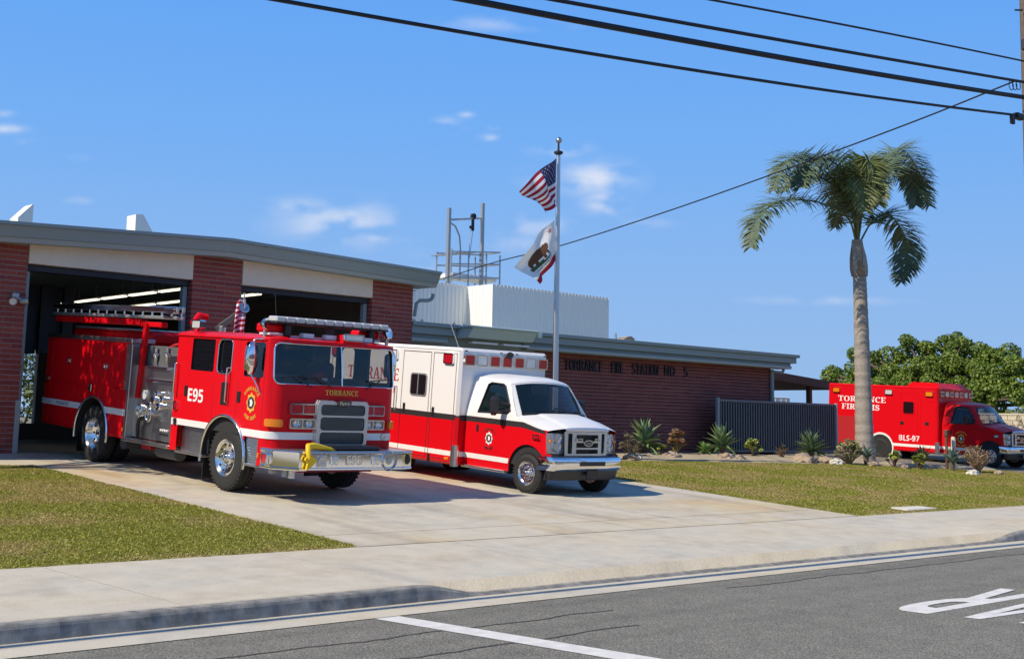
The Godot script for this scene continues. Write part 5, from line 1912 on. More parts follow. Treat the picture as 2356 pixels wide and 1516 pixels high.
	for q in [[-5.90, 1.84], [-4.32, 1.80], [-6.80, 1.45]]:
		b = MB.new()
		b.lathe([Vector2(0.07, 0.0), Vector2(0.07, 0.012), Vector2(0.05, 0.004), Vector2(0.0, 0.004)], 18, Transform3D(Basis(Vector3(0, 1, 0), Vector3(-1, 0, 0), Vector3(0, 0, 1)), Vector3(-HW - 0.013, q[1], q[0])))
		b.bb(Vector3(-HW - 0.03, q[1] - 0.03, q[0] - 0.02), Vector3(-HW - 0.02, q[1] + 0.03, q[0] + 0.02), 0.006)
		part("ring_latch", b, M.chrome, en)
	b = MB.new()
	for q2 in [[-6.98, -4.74], [-4.74, -3.42]]:
		b = MB.new()
		b.sheet(PackedVector2Array([Vector2(q2[0], 0.945), Vector2(q2[1], 0.94), Vector2(q2[1], 1.055), Vector2(q2[0], 1.06)]), [circ(-4.74, 0.53, 0.70, 40)], [], func(q: Vector2) -> Vector3: return Vector3(-HW - 0.0155, q.y, q.x))
		part("body_stripe", b, M.stripe_white, en)
	lettering("stripe_lettering", "PARAMEDIC", font("Droid Sans", 700), 0.58, 0.07, 0.003, M.grey_letter, en, Transform3D(Basis(Vector3.UP, -PI / 2), Vector3(-HW - 0.017, 1.0, -6.02)))
	b = MB.new()
	b.bb(Vector3(-HW - 0.02, 1.30, -4.98), Vector3(-HW + 0.0, 1.44, -4.86), 0.02)
	part("fill_cap", b, M.chrome, en)
	b = MB.new()
	b.bb(Vector3(-HW - 0.015, 0.66, -3.50), Vector3(-HW, 0.73, -3.46), 0.006)
	part("reflector", b, M.amber_lens, en)
	# ---- ladders on their rack
	b = MB.new()
	b.bb(Vector3(-1.20, 2.60, -6.9), Vector3(-1.02, 2.72, -3.35), 0.015)
	b.bb(Vector3(-1.16, 2.58, -3.40), Vector3(-1.02, 2.68, -2.6), 0.015)
	part("ladder_rack", b, M.red, en)
	for k in 2:
		var ld := Node3D.new()
		ld.name = numbered(en, "ladder")
		en.add_child(ld)
		ld.position = Vector3(-1.13, 2.78 + k * 0.0, -4.55)
		var xo := -0.06 + k * 0.10
		var l := 2.45 - k * 0.15
		b = MB.new()
		for y in [-0.05, 0.075]:
			b = MB.new()
			b.bb(Vector3(xo - 0.03, y, -l), Vector3(xo + 0.03, y + (0.06 if y < 0 else 0.105), l + (0.12 if k == 0 else 0.30)), 0.01)
			part("rail", b, M.galvanised if y < 0 else M.polished, ld)
		b = MB.new()
		for i in 14: b.cyl(Vector3(xo, -0.04, -l + 0.15 + i * 0.36), Vector3(xo, 0.16, -l + 0.15 + i * 0.36), 0.016, 6)
		part("rung", b, M.polished, ld)
		b = MB.new()
		for y in [-0.02, 0.05, 0.12]: b.bb(Vector3(xo - 0.05, y, l - 0.30), Vector3(xo + 0.05, y + 0.03, l + 0.05), 0.006)
		part("ladder_foot", b, M.polished, ld)

# ---- ambulances ----------------------------------------------------------------------------------------------------
func build_ambulance(white: bool) -> void:
	var am: Node3D
	var body_m: Material = M.white_paint if white else M.red
	if white:
		am = thing("ambulance", "white and red box ambulance with black belt stripe beside the fire engine", "ambulance", Vector3(18.12, 0.511, -17.55), "", Vector3(0.07, 0, 0))
	else:
		am = thing("ambulance", "all red box ambulance marked BLS-97 behind the palm tree", "ambulance", Vector3(43.25, 0.655, -20.95), "", Vector3(0.045, 0, 0))
	var W := 0.98
	var ZBX := -1.84       # front of the box
	# --- cab side in (z, h), bent to width
	var wid := func(z: float, h: float) -> float:
		var w := W
		w -= 0.20 * pow(clampf((h - 1.32) / 0.75, 0.0, 1.2), 1.25)
		w -= 0.10 * pow(clampf((z - 0.1) / 0.5, 0.0, 1.3), 2.0)
		w -= 0.05 * pow(clampf((0.75 - h) / 0.5, 0.0, 1.0), 2.0)
		return w
	var sidef := func(q: Vector2) -> Vector3: return Vector3(-wid.call(q.x, q.y), q.y, q.x)
	var sidef2 := func(q: Vector2) -> Vector3: return Vector3(wid.call(q.x, q.y), q.y, q.x)
	var prof := PackedVector2Array([Vector2(ZBX, 0.36), Vector2(0.44, 0.36), Vector2(0.50, 0.60), Vector2(0.52, 0.76), Vector2(0.42, 0.78), Vector2(0.38, 1.13), Vector2(0.42, 1.19), Vector2(0.30, 1.225), Vector2(0.0, 1.31), Vector2(-0.25, 1.36), Vector2(-0.40, 1.40), Vector2(-0.58, 1.66), Vector2(-0.78, 1.98), Vector2(-0.86, 2.035), Vector2(-1.0, 2.06), Vector2(ZBX, 2.07)])
	var arch := circ(-0.05, 0.40, 0.50, 36)
	var win := PackedVector2Array([Vector2(-1.50, 1.40), Vector2(-0.66, 1.43), Vector2(-0.60, 1.47), Vector2(-0.70, 1.66), Vector2(-0.90, 1.93), Vector2(-0.98, 1.97), Vector2(-1.33, 1.98), Vector2(-1.40, 1.94)])
	var splits: Array = []
	for i in 26: splits.append(lerpf(ZBX, 0.5, i / 26.0))
	var low := PackedVector2Array([Vector2(-9, -1), Vector2(9, -1), Vector2(9, 1.20), Vector2(-9, 1.20)])
	var beltp := PackedVector2Array([Vector2(-9, 1.20), Vector2(-0.2, 1.20), Vector2(0.25, 1.14), Vector2(0.36, 1.13), Vector2(0.36, 1.19), Vector2(0.2, 1.22), Vector2(-0.2, 1.305), Vector2(-9, 1.305)])
	# horizontal bands so that the bend follows the height
	for k in 2:
		var f: Callable = sidef if k == 0 else sidef2
		var flip := k == 1
		var lower := MB.new()
		var upper := MB.new()
		var ys := [0.30, 0.5, 0.75, 1.0, 1.20, 1.32, 1.42, 1.52, 1.64, 1.76, 1.88, 2.0, 2.1]
		for i in ys.size() - 1:
			var band := PackedVector2Array([Vector2(-9, ys[i]), Vector2(9, ys[i]), Vector2(9, ys[i + 1]), Vector2(-9, ys[i + 1])])
			for p in Geometry2D.intersect_polygons(prof, band):
				(lower if i < 4 else upper).sheet(p, [arch, win], splits, f, flip)
		part("cab_lower_side", lower, M.red, am)
		part("cab_upper_side", upper, body_m, am)
		if white:
			var bl := MB.new()
			for p in Geometry2D.intersect_polygons(prof, beltp): bl.sheet(p, [], splits, offset_map(f, 0.003 if k == 0 else -0.003), flip)
			part("belt_stripe", bl, M.charcoal, am)
		var ws := MB.new()
		for p in Geometry2D.intersect_polygons(prof, PackedVector2Array([Vector2(-9, 0.50), Vector2(-0.55, 0.50), Vector2(-0.55, 0.595), Vector2(-9, 0.595)])): ws.sheet(p, [circ(-0.05, 0.40, 0.53, 36)], splits, offset_map(f, 0.003 if k == 0 else -0.003), flip)
		part("white_stripe", ws, M.stripe_white, am)
		var g := MB.new()
		g.sheet(win, [], splits, offset_map(f, -0.02 if k == 0 else 0.02), flip)
		part("door_window", g, M.glass, am)
		var tr := MB.new()
		ring(tr, win, f, 0.016)
		part("window_seal", tr, M.black, am)
		var sm := MB.new()
		for p in [PackedVector2Array([Vector2(-1.60, 0.46), Vector2(-1.592, 0.46), Vector2(-1.542, 1.98), Vector2(-1.55, 1.98)]), PackedVector2Array([Vector2(-0.564, 0.5), Vector2(-0.556, 0.5), Vector2(-0.556, 1.40), Vector2(-0.564, 1.40)])]:
			sm.sheet(p, [arch], [], offset_map(f, 0.002 if k == 0 else -0.002), flip)
		part("door_seam", sm, M.dark_liner, am)
	# --- top surfaces from profile curves, crowned across
	var across := func(zs: Array, hs: Array, crown: Array) -> Callable:
		return func(a: float, w: float) -> Vector3:
			var t := w * (zs.size() - 1)
			var i := mini(int(t), zs.size() - 2)
			var fr := t - i
			var z: float = lerpf(zs[i], zs[i + 1], fr)
			var h: float = lerpf(hs[i], hs[i + 1], fr)
			var cr: float = lerpf(crown[i], crown[i + 1], fr)
			var u := a * 2.0 - 1.0
			var wd: float = wid.call(z, h)
			var bow := 1.0 - pow(absf(u), 2.6)
			return Vector3(u * wd, h + cr * bow, z)
	var b := MB.new()
	var hoodf: Callable = across.call([-0.40, -0.25, 0.0, 0.30, 0.42], [1.40, 1.36, 1.31, 1.225, 1.19], [0.06, 0.075, 0.085, 0.085, 0.075])
	var hood := func(a: float, w: float) -> Vector3:
		var p: Vector3 = hoodf.call(a, w)
		var u := a * 2.0 - 1.0
		p.z += (1.0 - u * u) * (0.14 * w + 0.24 * (1.0 - w))     # the nose and the cowl bow forward
		p.y += 0.018 * smoothstep(0.62, 0.52, absf(u)) * (1.0 - w * 0.5)
		return p
	b.grid(hood, 40, 20, true)
	part("hood", b, body_m, am)
	b = MB.new()
	var roof: Callable = across.call([ZBX, -1.0, -0.86, -0.78], [2.07, 2.06, 2.035, 1.98], [0.09, 0.085, 0.075, 0.075])
	var rooff := func(a: float, w: float) -> Vector3:
		var p: Vector3 = roof.call(a, w)
		var u := a * 2.0 - 1.0
		p.z += (1.0 - u * u) * 0.10 * smoothstep(0.2, 1.0, w)
		return p
	b.grid(rooff, 24, 18, true)
	part("cab_roof", b, body_m, am)
	# windscreen, bowed forward
	b = MB.new()
	var screen := func(a: float, w: float) -> Vector3:
		var u := a * 2.0 - 1.0
		var zz := lerpf(-0.79, -0.40, w)
		var hh := lerpf(1.985, 1.405, w)
		var wd: float = wid.call(zz, hh) - 0.004
		return Vector3(u * wd, hh + 0.073 * (1.0 - pow(absf(u), 2.6)) * (1.0 - 0.35 * w), zz + (1.0 - u * u) * lerpf(0.10, 0.235, w))
	var glassf := func(a: float, w: float) -> Vector3: return screen.call(lerpf(0.045, 0.955, a), lerpf(0.05, 0.95, w))
	b.grid(glassf, 24, 14, true)
	part("windscreen", b, M.glass, am)
	b = MB.new()
	var pil := 0.05
	b.grid(func(a: float, w: float) -> Vector3: return screen.call(a * pil, w), 3, 12, true)
	b.grid(func(a: float, w: float) -> Vector3: return screen.call(1.0 - pil + a * pil, w), 3, 12, true)
	b.grid(func(a: float, w: float) -> Vector3: return screen.call(a, w * 0.055), 20, 2, true)
	part("screen_pillar", b, body_m, am)
	b = MB.new()
	b.grid(func(a: float, w: float) -> Vector3: return screen.call(a, 0.94 + w * 0.07), 20, 2, true)
	var edge: Array = []
	for i in 41: edge.append(screen.call(lerpf(0.045, 0.955, i / 40.0), 0.95))
	b.tube(edge, 0.014, 6)
	part("cowl", b, M.black_plastic, am)
	for x in [0.30, 0.62]:
		b = MB.new()
		b.tube([screen.call(x, 0.97) + Vector3(0, 0.02, 0.02), screen.call(x + 0.1, 0.90) + Vector3(0, 0.02, 0.02), screen.call(x + 0.22, 0.93) + Vector3(0, 0.02, 0.02)], 0.010, 6)
		b.tube([screen.call(x - 0.10, 0.88) + Vector3(0, 0.01, 0.012), screen.call(x + 0.20, 0.90) + Vector3(0, 0.01, 0.012)], 0.010, 6)
		part("wiper", b, M.black, am)
	# --- inside of the cab
	b = MB.new()
	b.bb(Vector3(-0.85, 1.0, -0.55), Vector3(0.85, 1.36, -0.12), 0.08)
	part("dashboard", b, M.grey_liner, am)
	b = MB.new()
	b.bb(Vector3(-0.93, 0.5, ZBX + 0.02), Vector3(0.93, 0.95, 0.35))
	b.bb(Vector3(-0.75, 1.0, ZBX + 0.01), Vector3(0.75, 2.04, ZBX + 0.05))
	part("cab_floor", b, M.dark_liner, am)
	for x in [-0.45, 0.45]:
		b = MB.new()
		b.bb(Vector3(x - 0.25, 0.95, -1.25), Vector3(x + 0.25, 1.12, -0.75), 0.05)
		b.bb(Vector3(x - 0.25, 1.1, -1.40), Vector3(x + 0.25, 1.78, -1.25), 0.05)
		part("seat", b, M.dark_liner, am)
	b = MB.new()
	var sp: Array = []
	for i in 21: sp.append(Vector3(0.42 + cos(TAU * i / 20) * 0.19, 1.40 + sin(TAU * i / 20) * 0.15, -0.62 - sin(TAU * i / 20) * 0.10))
	b.tube(sp, 0.016, 6, false)
	part("steering_wheel", b, M.black, am)
	# --- front
	b = MB.new()
	var gz := 0.56
	var gb := [rr(-0.30, 0.02, 0.30, 0.14, 0.01, 1), rr(-0.30, -0.10, 0.30, -0.01, 0.01, 1), rr(-0.30, -0.21, 0.30, -0.13, 0.01, 1), rr(-0.50, -0.21, -0.40, 0.16, 0.01, 1), rr(0.40, -0.21, 0.50, 0.16, 0.01, 1)]
	var gfun := func(q: Vector2) -> Vector3: return Vector3(q.x, 1.0 + q.y, gz - 0.05 * pow(q.x / 0.6, 2.0) - 0.03 * q.y)
	var gsp: Array = []
	for i in 12: gsp.append(-0.60 + i * 0.109)
	b.sheet(PackedVector2Array([Vector2(-0.57, -0.25), Vector2(0.57, -0.25), Vector2(0.59, 0.18), Vector2(-0.59, 0.18)]), gb, gsp, gfun)
	var top_strip := func(a: float, w: float) -> Vector3:
		var q := Vector2(lerpf(-0.59, 0.59, a), 0.18)
		var p: Vector3 = gfun.call(q)
		var k: Vector3 = hood.call(lerpf(0.19, 0.81, a), 1.0)
		return p.lerp(k + Vector3(0, 0.0, 0.01), w) + Vector3(0, 0, 0.035 * sin(PI * w))
	b.grid(top_strip, 16, 6, true)
	part("grille_frame", b, M.bright_trim, am)
	b = MB.new()
	b.bb(Vector3(-0.56, 0.75, 0.30), Vector3(0.56, 1.17, 0.46))
	part("grille_core", b, M.black, am)
	b = MB.new()
	b.prism(circ(0, 0, 1.0, 24), 0.0, 0.02)
	put("badge", b.mesh(), M.chrome, am, Transform3D(Basis.from_scale(Vector3(0.125, 0.062, 1.0)), Vector3(0, 0.985, gz + 0.005)))
	put("badge_field", b.mesh(), M.charcoal, am, Transform3D(Basis.from_scale(Vector3(0.098, 0.044, 1.0)), Vector3(0, 0.985, gz + 0.010)))
	lettering("badge_lettering", "Ford", font("Droid Serif", 400), 0.13, 0.05, 0.003, M.chrome, am, T(Vector3(0, 0.985, gz + 0.032)))
	for x in [-0.24, 0.24]:
		lamp_box(am, "grille_light", T(Vector3(x, 1.045, gz)), Vector2(0.15, 0.055), M.red_lens, 1, 0.03)
	for sd in [-1.0, 1.0]:
		var hl := Node3D.new()
		hl.name = numbered(am, "headlight")
		am.add_child(hl)
		b = MB.new()
		var hf := func(a: float, w: float) -> Vector3:
			var h := lerpf(0.775, 1.15, w)
			var inx: float = sd * 0.60
			var p0 := Vector3(inx, h, gz - 0.06 - 0.03 * (h - 1.0))
			var p2 := Vector3(sd * (wid.call(0.40, h) + 0.004), h, 0.385)
			var p1 := Vector3(sd * 0.91, h, gz - 0.075)
			return p0.lerp(p1, a).lerp(p1.lerp(p2, a), a)
		b.grid(hf, 14, 6, sd < 0)
		part("cover", b, M.lens_glass, hl)
		b = MB.new()
		var hb := func(a: float, w: float) -> Vector3: return hf.call(a, w) * Vector3(0.97, 1, 1) - Vector3(0, 0, 0.07)
		b.grid(hb, 8, 4, sd < 0)
		part("lamp_housing", b, M.bright_trim, hl)
		b = MB.new()
		b.lathe([Vector2(0.0, -0.05), Vector2(0.06, -0.03), Vector2(0.09, 0.03), Vector2(0.095, 0.035)], 18, T(Vector3(sd * 0.71, 0.90, gz - 0.13), Vector3(PI / 2, 0, 0)))
		b.lathe([Vector2(0.0, -0.05), Vector2(0.06, -0.03), Vector2(0.09, 0.03), Vector2(0.095, 0.035)], 18, T(Vector3(sd * 0.71, 1.06, gz - 0.13), Vector3(PI / 2, 0, 0)))
		part("reflector_bowl", b, M.chrome, hl)
		b = MB.new()
		b.bb(Vector3(sd * 0.86, 0.98, 0.40), Vector3(sd * 0.905, 1.03, 0.46), 0.01)
		part("amber_marker", b, M.amber_lens, hl)
	# bumper
	b = MB.new()
	var bum := func(a: float, w: float) -> Vector3:
		var u := a * 2.0 - 1.0
		var h := lerpf(0.475, 0.725, w)
		var zz := 0.70 - 0.10 * pow(absf(u), 3.0) - 0.30 * pow(clampf((absf(u) - 0.86) / 0.14, 0.0, 1.0), 2.0)
		return Vector3(u * 1.02, h, zz - 0.05 * pow(absf(w - 0.55) * 2.0, 3.0))
	b.grid(bum, 48, 10)
	part("chrome_bumper", b, M.chrome, am)
	b = MB.new()
	b.grid(func(a: float, w: float) -> Vector3:
		var p: Vector3 = bum.call(lerpf(0.03, 0.97, a), 0.0)
		return Vector3(p.x, lerpf(0.30, 0.485, w), p.z - 0.06 * (1.0 - w) - 0.01), 40, 4)
	b.grid(func(a: float, w: float) -> Vector3:
		var p: Vector3 = bum.call(lerpf(0.03, 0.97, a), 1.0)
		return Vector3(p.x, lerpf(0.715, 0.77, w), p.z - 0.03 - 0.14 * w), 40, 2)
	b.bb(Vector3(-0.32, 0.575, 0.66), Vector3(0.36, 0.655, 0.715), 0.004)
	part("bumper_valance", b, M.black_plastic, am)
	b = MB.new()
	b.bb(Vector3(-0.10, 0.33, 0.66), Vector3(0.20, 0.50, 0.69), 0.01)
	part("plate_holder", b, M.black_plastic, am)
	if not white:
		b = MB.new()
		b.bb(Vector3(0.05 - 0.15, 0.36, 0.70), Vector3(0.05 + 0.15, 0.49, 0.712), 0.004)
		part("licence_plate", b, M.white_letter, am)
	# mirrors
	for sd in [-1.0, 1.0]:
		var mr := Node3D.new()
		mr.name = numbered(am, "mirror")
		am.add_child(mr)
		mr.position = Vector3(sd * 1.20, 1.56, -0.80)
		b = MB.new()
		b.box(Vector3.ZERO, Vector3(0.20, 0.36, 0.15), 0.06)
		part("housing", b, M.black_plastic, mr)
		b = MB.new()
		b.tube([Vector3(-sd * 0.02, -0.08, 0.0), Vector3(-sd * 0.14, -0.07, 0.05), Vector3(-sd * 0.27, -0.08, 0.14)], [0.04, 0.035, 0.05], 8)
		b.tube([Vector3(-sd * 0.02, 0.08, 0.0), Vector3(-sd * 0.14, 0.06, 0.05), Vector3(-sd * 0.27, 0.02, 0.14)], [0.03, 0.025, 0.04], 8)
		part("arm", b, M.black_plastic, mr)
	# wheels
	for sd in [-1, 1]:
		wheel(am, Vector3(sd * 0.975, 0.375, -0.05), sd, 0.375, 0.215, 0.215, 0.035, M.polished, 8)
		wheel(am, Vector3(sd * (1.10 if white else 1.225), 0.375, -4.05), sd, 0.375, 0.215, 0.215, 0.13, M.polished, 8, true)
		b = MB.new()
		for i in 20:
			var a0 := PI * (1.05 - 1.1 * i / 20.0)
			var a1 := PI * (1.05 - 1.1 * (i + 1) / 20.0)
			b.face([Vector3(sd * 0.96, 0.40 + sin(a0) * 0.505, -0.05 + cos(a0) * 0.505), Vector3(sd * 0.5, 0.40 + sin(a0) * 0.505, -0.05 + cos(a0) * 0.505), Vector3(sd * 0.5, 0.40 + sin(a1) * 0.505, -0.05 + cos(a1) * 0.505), Vector3(sd * 0.96, 0.40 + sin(a1) * 0.505, -0.05 + cos(a1) * 0.505)])
		b.bb(Vector3(sd * 0.5, 0.3, -0.56), Vector3(sd * 0.48, 0.95, 0.46))
		part("arch_liner", b, M.under, am)
		b = MB.new()
		b.bb(Vector3(sd * 0.70, 0.30, -0.60), Vector3(sd * 0.95, 0.62, -0.57), 0.005)
		part("mud_flap", b, M.black, am)
		b = MB.new()
		b.bb(Vector3(sd * 0.80, 0.315, ZBX), Vector3(sd * 1.03, 0.365, -0.60), 0.012)
		part("running_board", b, M.treadplate, am)
		lamp_box(am, "fender_light", Transform3D(Basis(Vector3.UP, sd * PI / 2), Vector3(sd * wid.call(0.17, 1.06), 1.06, 0.17)), Vector2(0.18, 0.10), M.red_lens if white else M.white_lens, 1, 0.03)
		b = MB.new()
		b.bb(Vector3(sd * (W + 0.012), 1.02, -1.50), Vector3(sd * (W - 0.01), 1.16, -1.43), 0.01)
		part("door_handle", b, M.black, am)
	b = MB.new()
	b.bb(Vector3(-0.5, 0.40, -6.2), Vector3(0.5, 0.62, 0.4))
	b.cyl(Vector3(-0.8, 0.37, -0.05), Vector3(0.8, 0.37, -0.05), 0.06, 10)
	b.cyl(Vector3(-0.8, 0.37, -4.05), Vector3(0.8, 0.37, -4.05), 0.09, 10)
	part("chassis", b, M.under, am)
	b = MB.new()
	b.bb(Vector3(-W - 0.01, 1.245, -0.42), Vector3(-W + 0.03, 1.30, -0.30), 0.008)
	part("fender_badge", b, M.charcoal, am)
	# --- patient box
	var BW := 1.20
	var z1 := -6.25
	b = MB.new()
	if white:
		b.bb(Vector3(-BW, 1.24, z1), Vector3(BW, 2.62, ZBX), 0.055)
		part("box_upper", b, M.white_paint, am)
		b = MB.new()
		b.bb(Vector3(-BW, 0.33, z1), Vector3(BW, 1.30, ZBX), 0.055)
		part("box_lower", b, M.red, am)
		b = MB.new()
		b.bb(Vector3(-BW - 0.003, 1.195, z1 + 0.01), Vector3(BW + 0.003, 1.305, ZBX - 0.06), 0.001)
		b.bb(Vector3(-BW + 0.06, 1.195, ZBX - 0.1), Vector3(BW - 0.06, 1.305, ZBX + 0.003), 0.001)
		b.bb(Vector3(-BW + 0.012, 1.195, ZBX - 0.09), Vector3(BW - 0.012, 1.305, ZBX - 0.011), 0.04)
		part("belt_band", b, M.charcoal, am)
	else:
		b.bb(Vector3(-BW, 0.33, z1), Vector3(BW, 2.62, ZBX), 0.04)
		part("box", b, M.red, am)
		b = MB.new()
		b.prism(PackedVector2Array([Vector2(-1.90, 2.60), Vector2(-2.05, 2.77), Vector2(-3.0, 2.77), Vector2(-3.25, 2.60)]), -0.95, 0.95, Basis(Vector3(0, 0, 1), Vector3(0, 1, 0), Vector3(-1, 0, 0)))
		part("roof_hood", b, M.red, am)
	b = MB.new()
	b.bb(Vector3(-BW - 0.003, 0.50, z1 + 0.01), Vector3(BW + 0.003, 0.595, ZBX - 0.06), 0.001)
	b.bb(Vector3(-BW + 0.06, 0.50, ZBX - 0.1), Vector3(BW - 0.06, 0.595, ZBX + 0.003), 0.001)
	part("box_stripe", b, M.stripe_white, am)
	b = MB.new()
	b.bb(Vector3(-BW - 0.012, 2.555, z1), Vector3(BW + 0.012, 2.575, ZBX - 0.055), 0.006)
	part("drip_moulding", b, body_m, am)
	b = MB.new()
	b.tube([Vector3(-BW + 0.02, 0.31, ZBX - 0.02), Vector3(-BW + 0.02, 0.72, ZBX - 0.02)], 0.085, 14)
	b.tube([Vector3(BW - 0.02, 0.31, ZBX - 0.02), Vector3(BW - 0.02, 0.72, ZBX - 0.02)], 0.085, 14)
	part("corner_guard", b, M.treadplate, am)
	# box doors: raised panels with seams
	var doors: Array = [[-3.62, -2.73, 0.42, 2.50], [-2.66, -1.95, 0.42, 2.50], [-6.1, -5.3, 0.42, 2.50]] if white else [[-3.30, -2.62, 0.60, 2.38], [-2.52, -1.92, 0.60, 2.12], [-6.1, -5.2, 0.42, 1.40]]
	for d in doors:
		b = MB.new()
		for e in [[d[0], d[0] + 0.012, d[2], d[3]], [d[1] - 0.012, d[1], d[2], d[3]], [d[0], d[1], d[2], d[2] + 0.012], [d[0], d[1], d[3] - 0.012, d[3]]]:
			b.bb(Vector3(-BW - 0.006, e[2], e[0]), Vector3(-BW + 0.002, e[3], e[1]))
		part("door_seam", b, M.steel if white else M.red, am)
	var wz: Array = [-3.34, -2.82, 1.60, 2.06] if white else [-3.20, -2.74, 1.63, 2.10]
	b = MB.new()
	b.prism(rr(wz[0], wz[2], wz[1], wz[3], 0.07), BW, BW + 0.014, Basis(Vector3(0, 0, 1), Vector3(0, 1, 0), Vector3(-1, 0, 0)))
	part("window_frame", b, M.galvanised if white else M.red, am)
	b = MB.new()
	b.prism(rr(wz[0] + 0.03, wz[2] + 0.03, wz[1] - 0.03, wz[3] - 0.03, 0.05), BW + 0.012, BW + 0.018, Basis(Vector3(0, 0, 1), Vector3(0, 1, 0), Vector3(-1, 0, 0)))
	part("side_window", b, M.glass_dark, am)
	if white:
		b = MB.new()
		b.bb(Vector3(-BW - 0.024, wz[2] + 0.03, -3.10), Vector3(-BW - 0.016, wz[3] - 0.03, -3.07))
		part("window_bar", b, M.galvanised, am)
	for q in ([[-3.50, 1.34], [-2.58, 1.32], [-2.62, 0.40]] if white else [[-3.22, 1.32], [-2.26, 1.34]]):
		b = MB.new()
		b.bb(Vector3(-BW - 0.02, q[1] - 0.09, q[0] - 0.035), Vector3(-BW + 0.01, q[1] + 0.09, q[0] + 0.035), 0.01) if white else b.bb(Vector3(-BW - 0.016, q[1] - 0.06, q[0] - 0.07), Vector3(-BW + 0.01, q[1] + 0.06, q[0] + 0.07), 0.01)
		part("latch", b, M.black, am)
	var face := Basis(Vector3.UP, -PI / 2)
	var lights: Array = [[-2.18, 2.39, "red"], [-3.95, 2.40, "white"], [-5.95, 2.39, "red"]] if white else [[-2.18, 2.37, "amber"], [-3.75, 2.38, "clear"], [-4.75, 2.38, "clear"], [-5.9, 2.38, "amber"]]
	for q in lights:
		lamp_box(am, "side_flasher", Transform3D(face, Vector3(-BW, q[1], q[0])), Vector2(0.29, 0.21) if white else Vector2(0.30, 0.19), M[q[2] + "_lens"], 1, 0.045)
	# row of lamps across the front of the box
	var row: Array = ["red", "white", "red", "red", "red", "white", "red"] if white else ["red", "white", "red", "clear", "red", "white", "red"]
	for i in 7:
		var x := -1.0 + i * 0.337
		lamp_box(am, "front_flasher", T(Vector3(x, 2.39, ZBX)), Vector2(0.27, 0.22) if white else Vector2(0.24, 0.17), M[row[i] + "_lens"], 1, 0.05)
	for x in [-1.08, -0.14, 0.10, 0.30, 1.10]:
		b = MB.new()
		b.bb(Vector3(x - 0.03, 2.55, ZBX), Vector3(x + 0.03, 2.575, ZBX + 0.02), 0.004)
		part("clearance_light", b, M.charcoal if white else M.amber_lens, am)
	if white:
		b = MB.new()
		b.lathe([Vector2(0.0, -0.1), Vector2(0.05, -0.09), Vector2(0.07, 0.0), Vector2(0.065, 0.02), Vector2(0.0, 0.01)], 16, T(Vector3(0.02, 2.53, ZBX + 0.10), Vector3(PI / 2, -0.5, 0)))
		b.bb(Vector3(0.0, 2.50, ZBX), Vector3(0.16, 2.58, ZBX + 0.08), 0.02)
		part("spotlight", b, M.black_plastic, am)
		lettering("lettering", "TORRANCE", font("Droid Serif", 700), 1.75, 0.26, 0.003, M.red_letter, am, Transform3D(face, Vector3(-BW - 0.001, 1.98, -4.62)))
		lettering("lettering", "FIRE DEPARTMENT", font("Droid Serif", 700), 1.6, 0.14, 0.003, M.red_letter, am, Transform3D(face, Vector3(-BW - 0.001, 1.68, -4.62)))
		seal(am, Transform3D(face, Vector3(-W - 0.002, 0.92, -1.12)), 0.21, "TORRANCE", "FIRE DEPT", M.charcoal, M.stripe_white)
		b = MB.new()
		b.bb(Vector3(-BW - 0.012, 0.42, -2.14), Vector3(-BW, 0.47, -2.02), 0.006)
		part("side_marker", b, M.amber_lens, am)
		b = MB.new()
		b.tube([Vector3(-BW, 1.75, -3.78), Vector3(-BW - 0.05, 1.72, -3.78), Vector3(-BW - 0.05, 1.30, -3.78), Vector3(-BW, 1.27, -3.78)], 0.015, 8)
		part("grab_handle", b, M.polished, am)
		b = MB.new()
		b.cyl(Vector3(-0.6, 2.60, -2.6), Vector3(-0.62, 3.1, -2.9), 0.006, 6)
		part("antenna", b, M.galvanised, am)
		lettering("number", "289", font("Droid Sans", 400), 0.12, 0.05, 0.003, M.charcoal, am, T(Vector3(-0.68, 1.185, 0.43), Vector3(-0.6, -0.2, 0)))
	else:
		lettering("lettering", "TORRANCE", font("Droid Serif", 700), 1.95, 0.20, 0.003, M.white_letter, am, Transform3D(face, Vector3(-BW - 0.001, 2.08, -4.85)))
		lettering("lettering", "FIRE EMS", font("Droid Serif", 700), 1.55, 0.20, 0.003, M.white_letter, am, Transform3D(face, Vector3(-BW - 0.001, 1.80, -4.9)))
		lettering("number", "BLS-97", font("Droid Sans", 700), 0.78, 0.20, 0.003, M.white_letter, am, Transform3D(face, Vector3(-BW - 0.001, 0.80, -2.93)))
		lettering("number", "BLS", font("Droid Sans", 700), 0.18, 0.10, 0.003, M.grey_letter, am, T(Vector3(-1.0, 2.18, ZBX + 0.001)))
		lettering("number", "97", font("Droid Sans", 700), 0.12, 0.10, 0.003, M.grey_letter, am, T(Vector3(1.0, 2.18, ZBX + 0.001)))
		seal(am, Transform3D(face, Vector3(-W - 0.002, 0.90, -1.10)), 0.27, "TORRANCE", "FIRE DEPT", M.gold, M.gold)
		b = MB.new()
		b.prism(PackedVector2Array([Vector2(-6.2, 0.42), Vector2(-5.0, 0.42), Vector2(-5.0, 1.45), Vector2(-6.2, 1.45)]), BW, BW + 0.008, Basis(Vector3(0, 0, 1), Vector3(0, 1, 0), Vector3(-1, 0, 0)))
		part("shade_panel", b, M.red_letter, am)  # darker red sheet stands in for the shadow low at the rear
		b = MB.new()
		b.prism(circ(-4.05, 0.42, 0.52, 30), BW - 0.02, BW + 0.006, Basis(Vector3(0, 0, 1), Vector3(0, 1, 0), Vector3(-1, 0, 0)))
		part("wheel_well", b, M.stripe_white, am)
		b = MB.new()
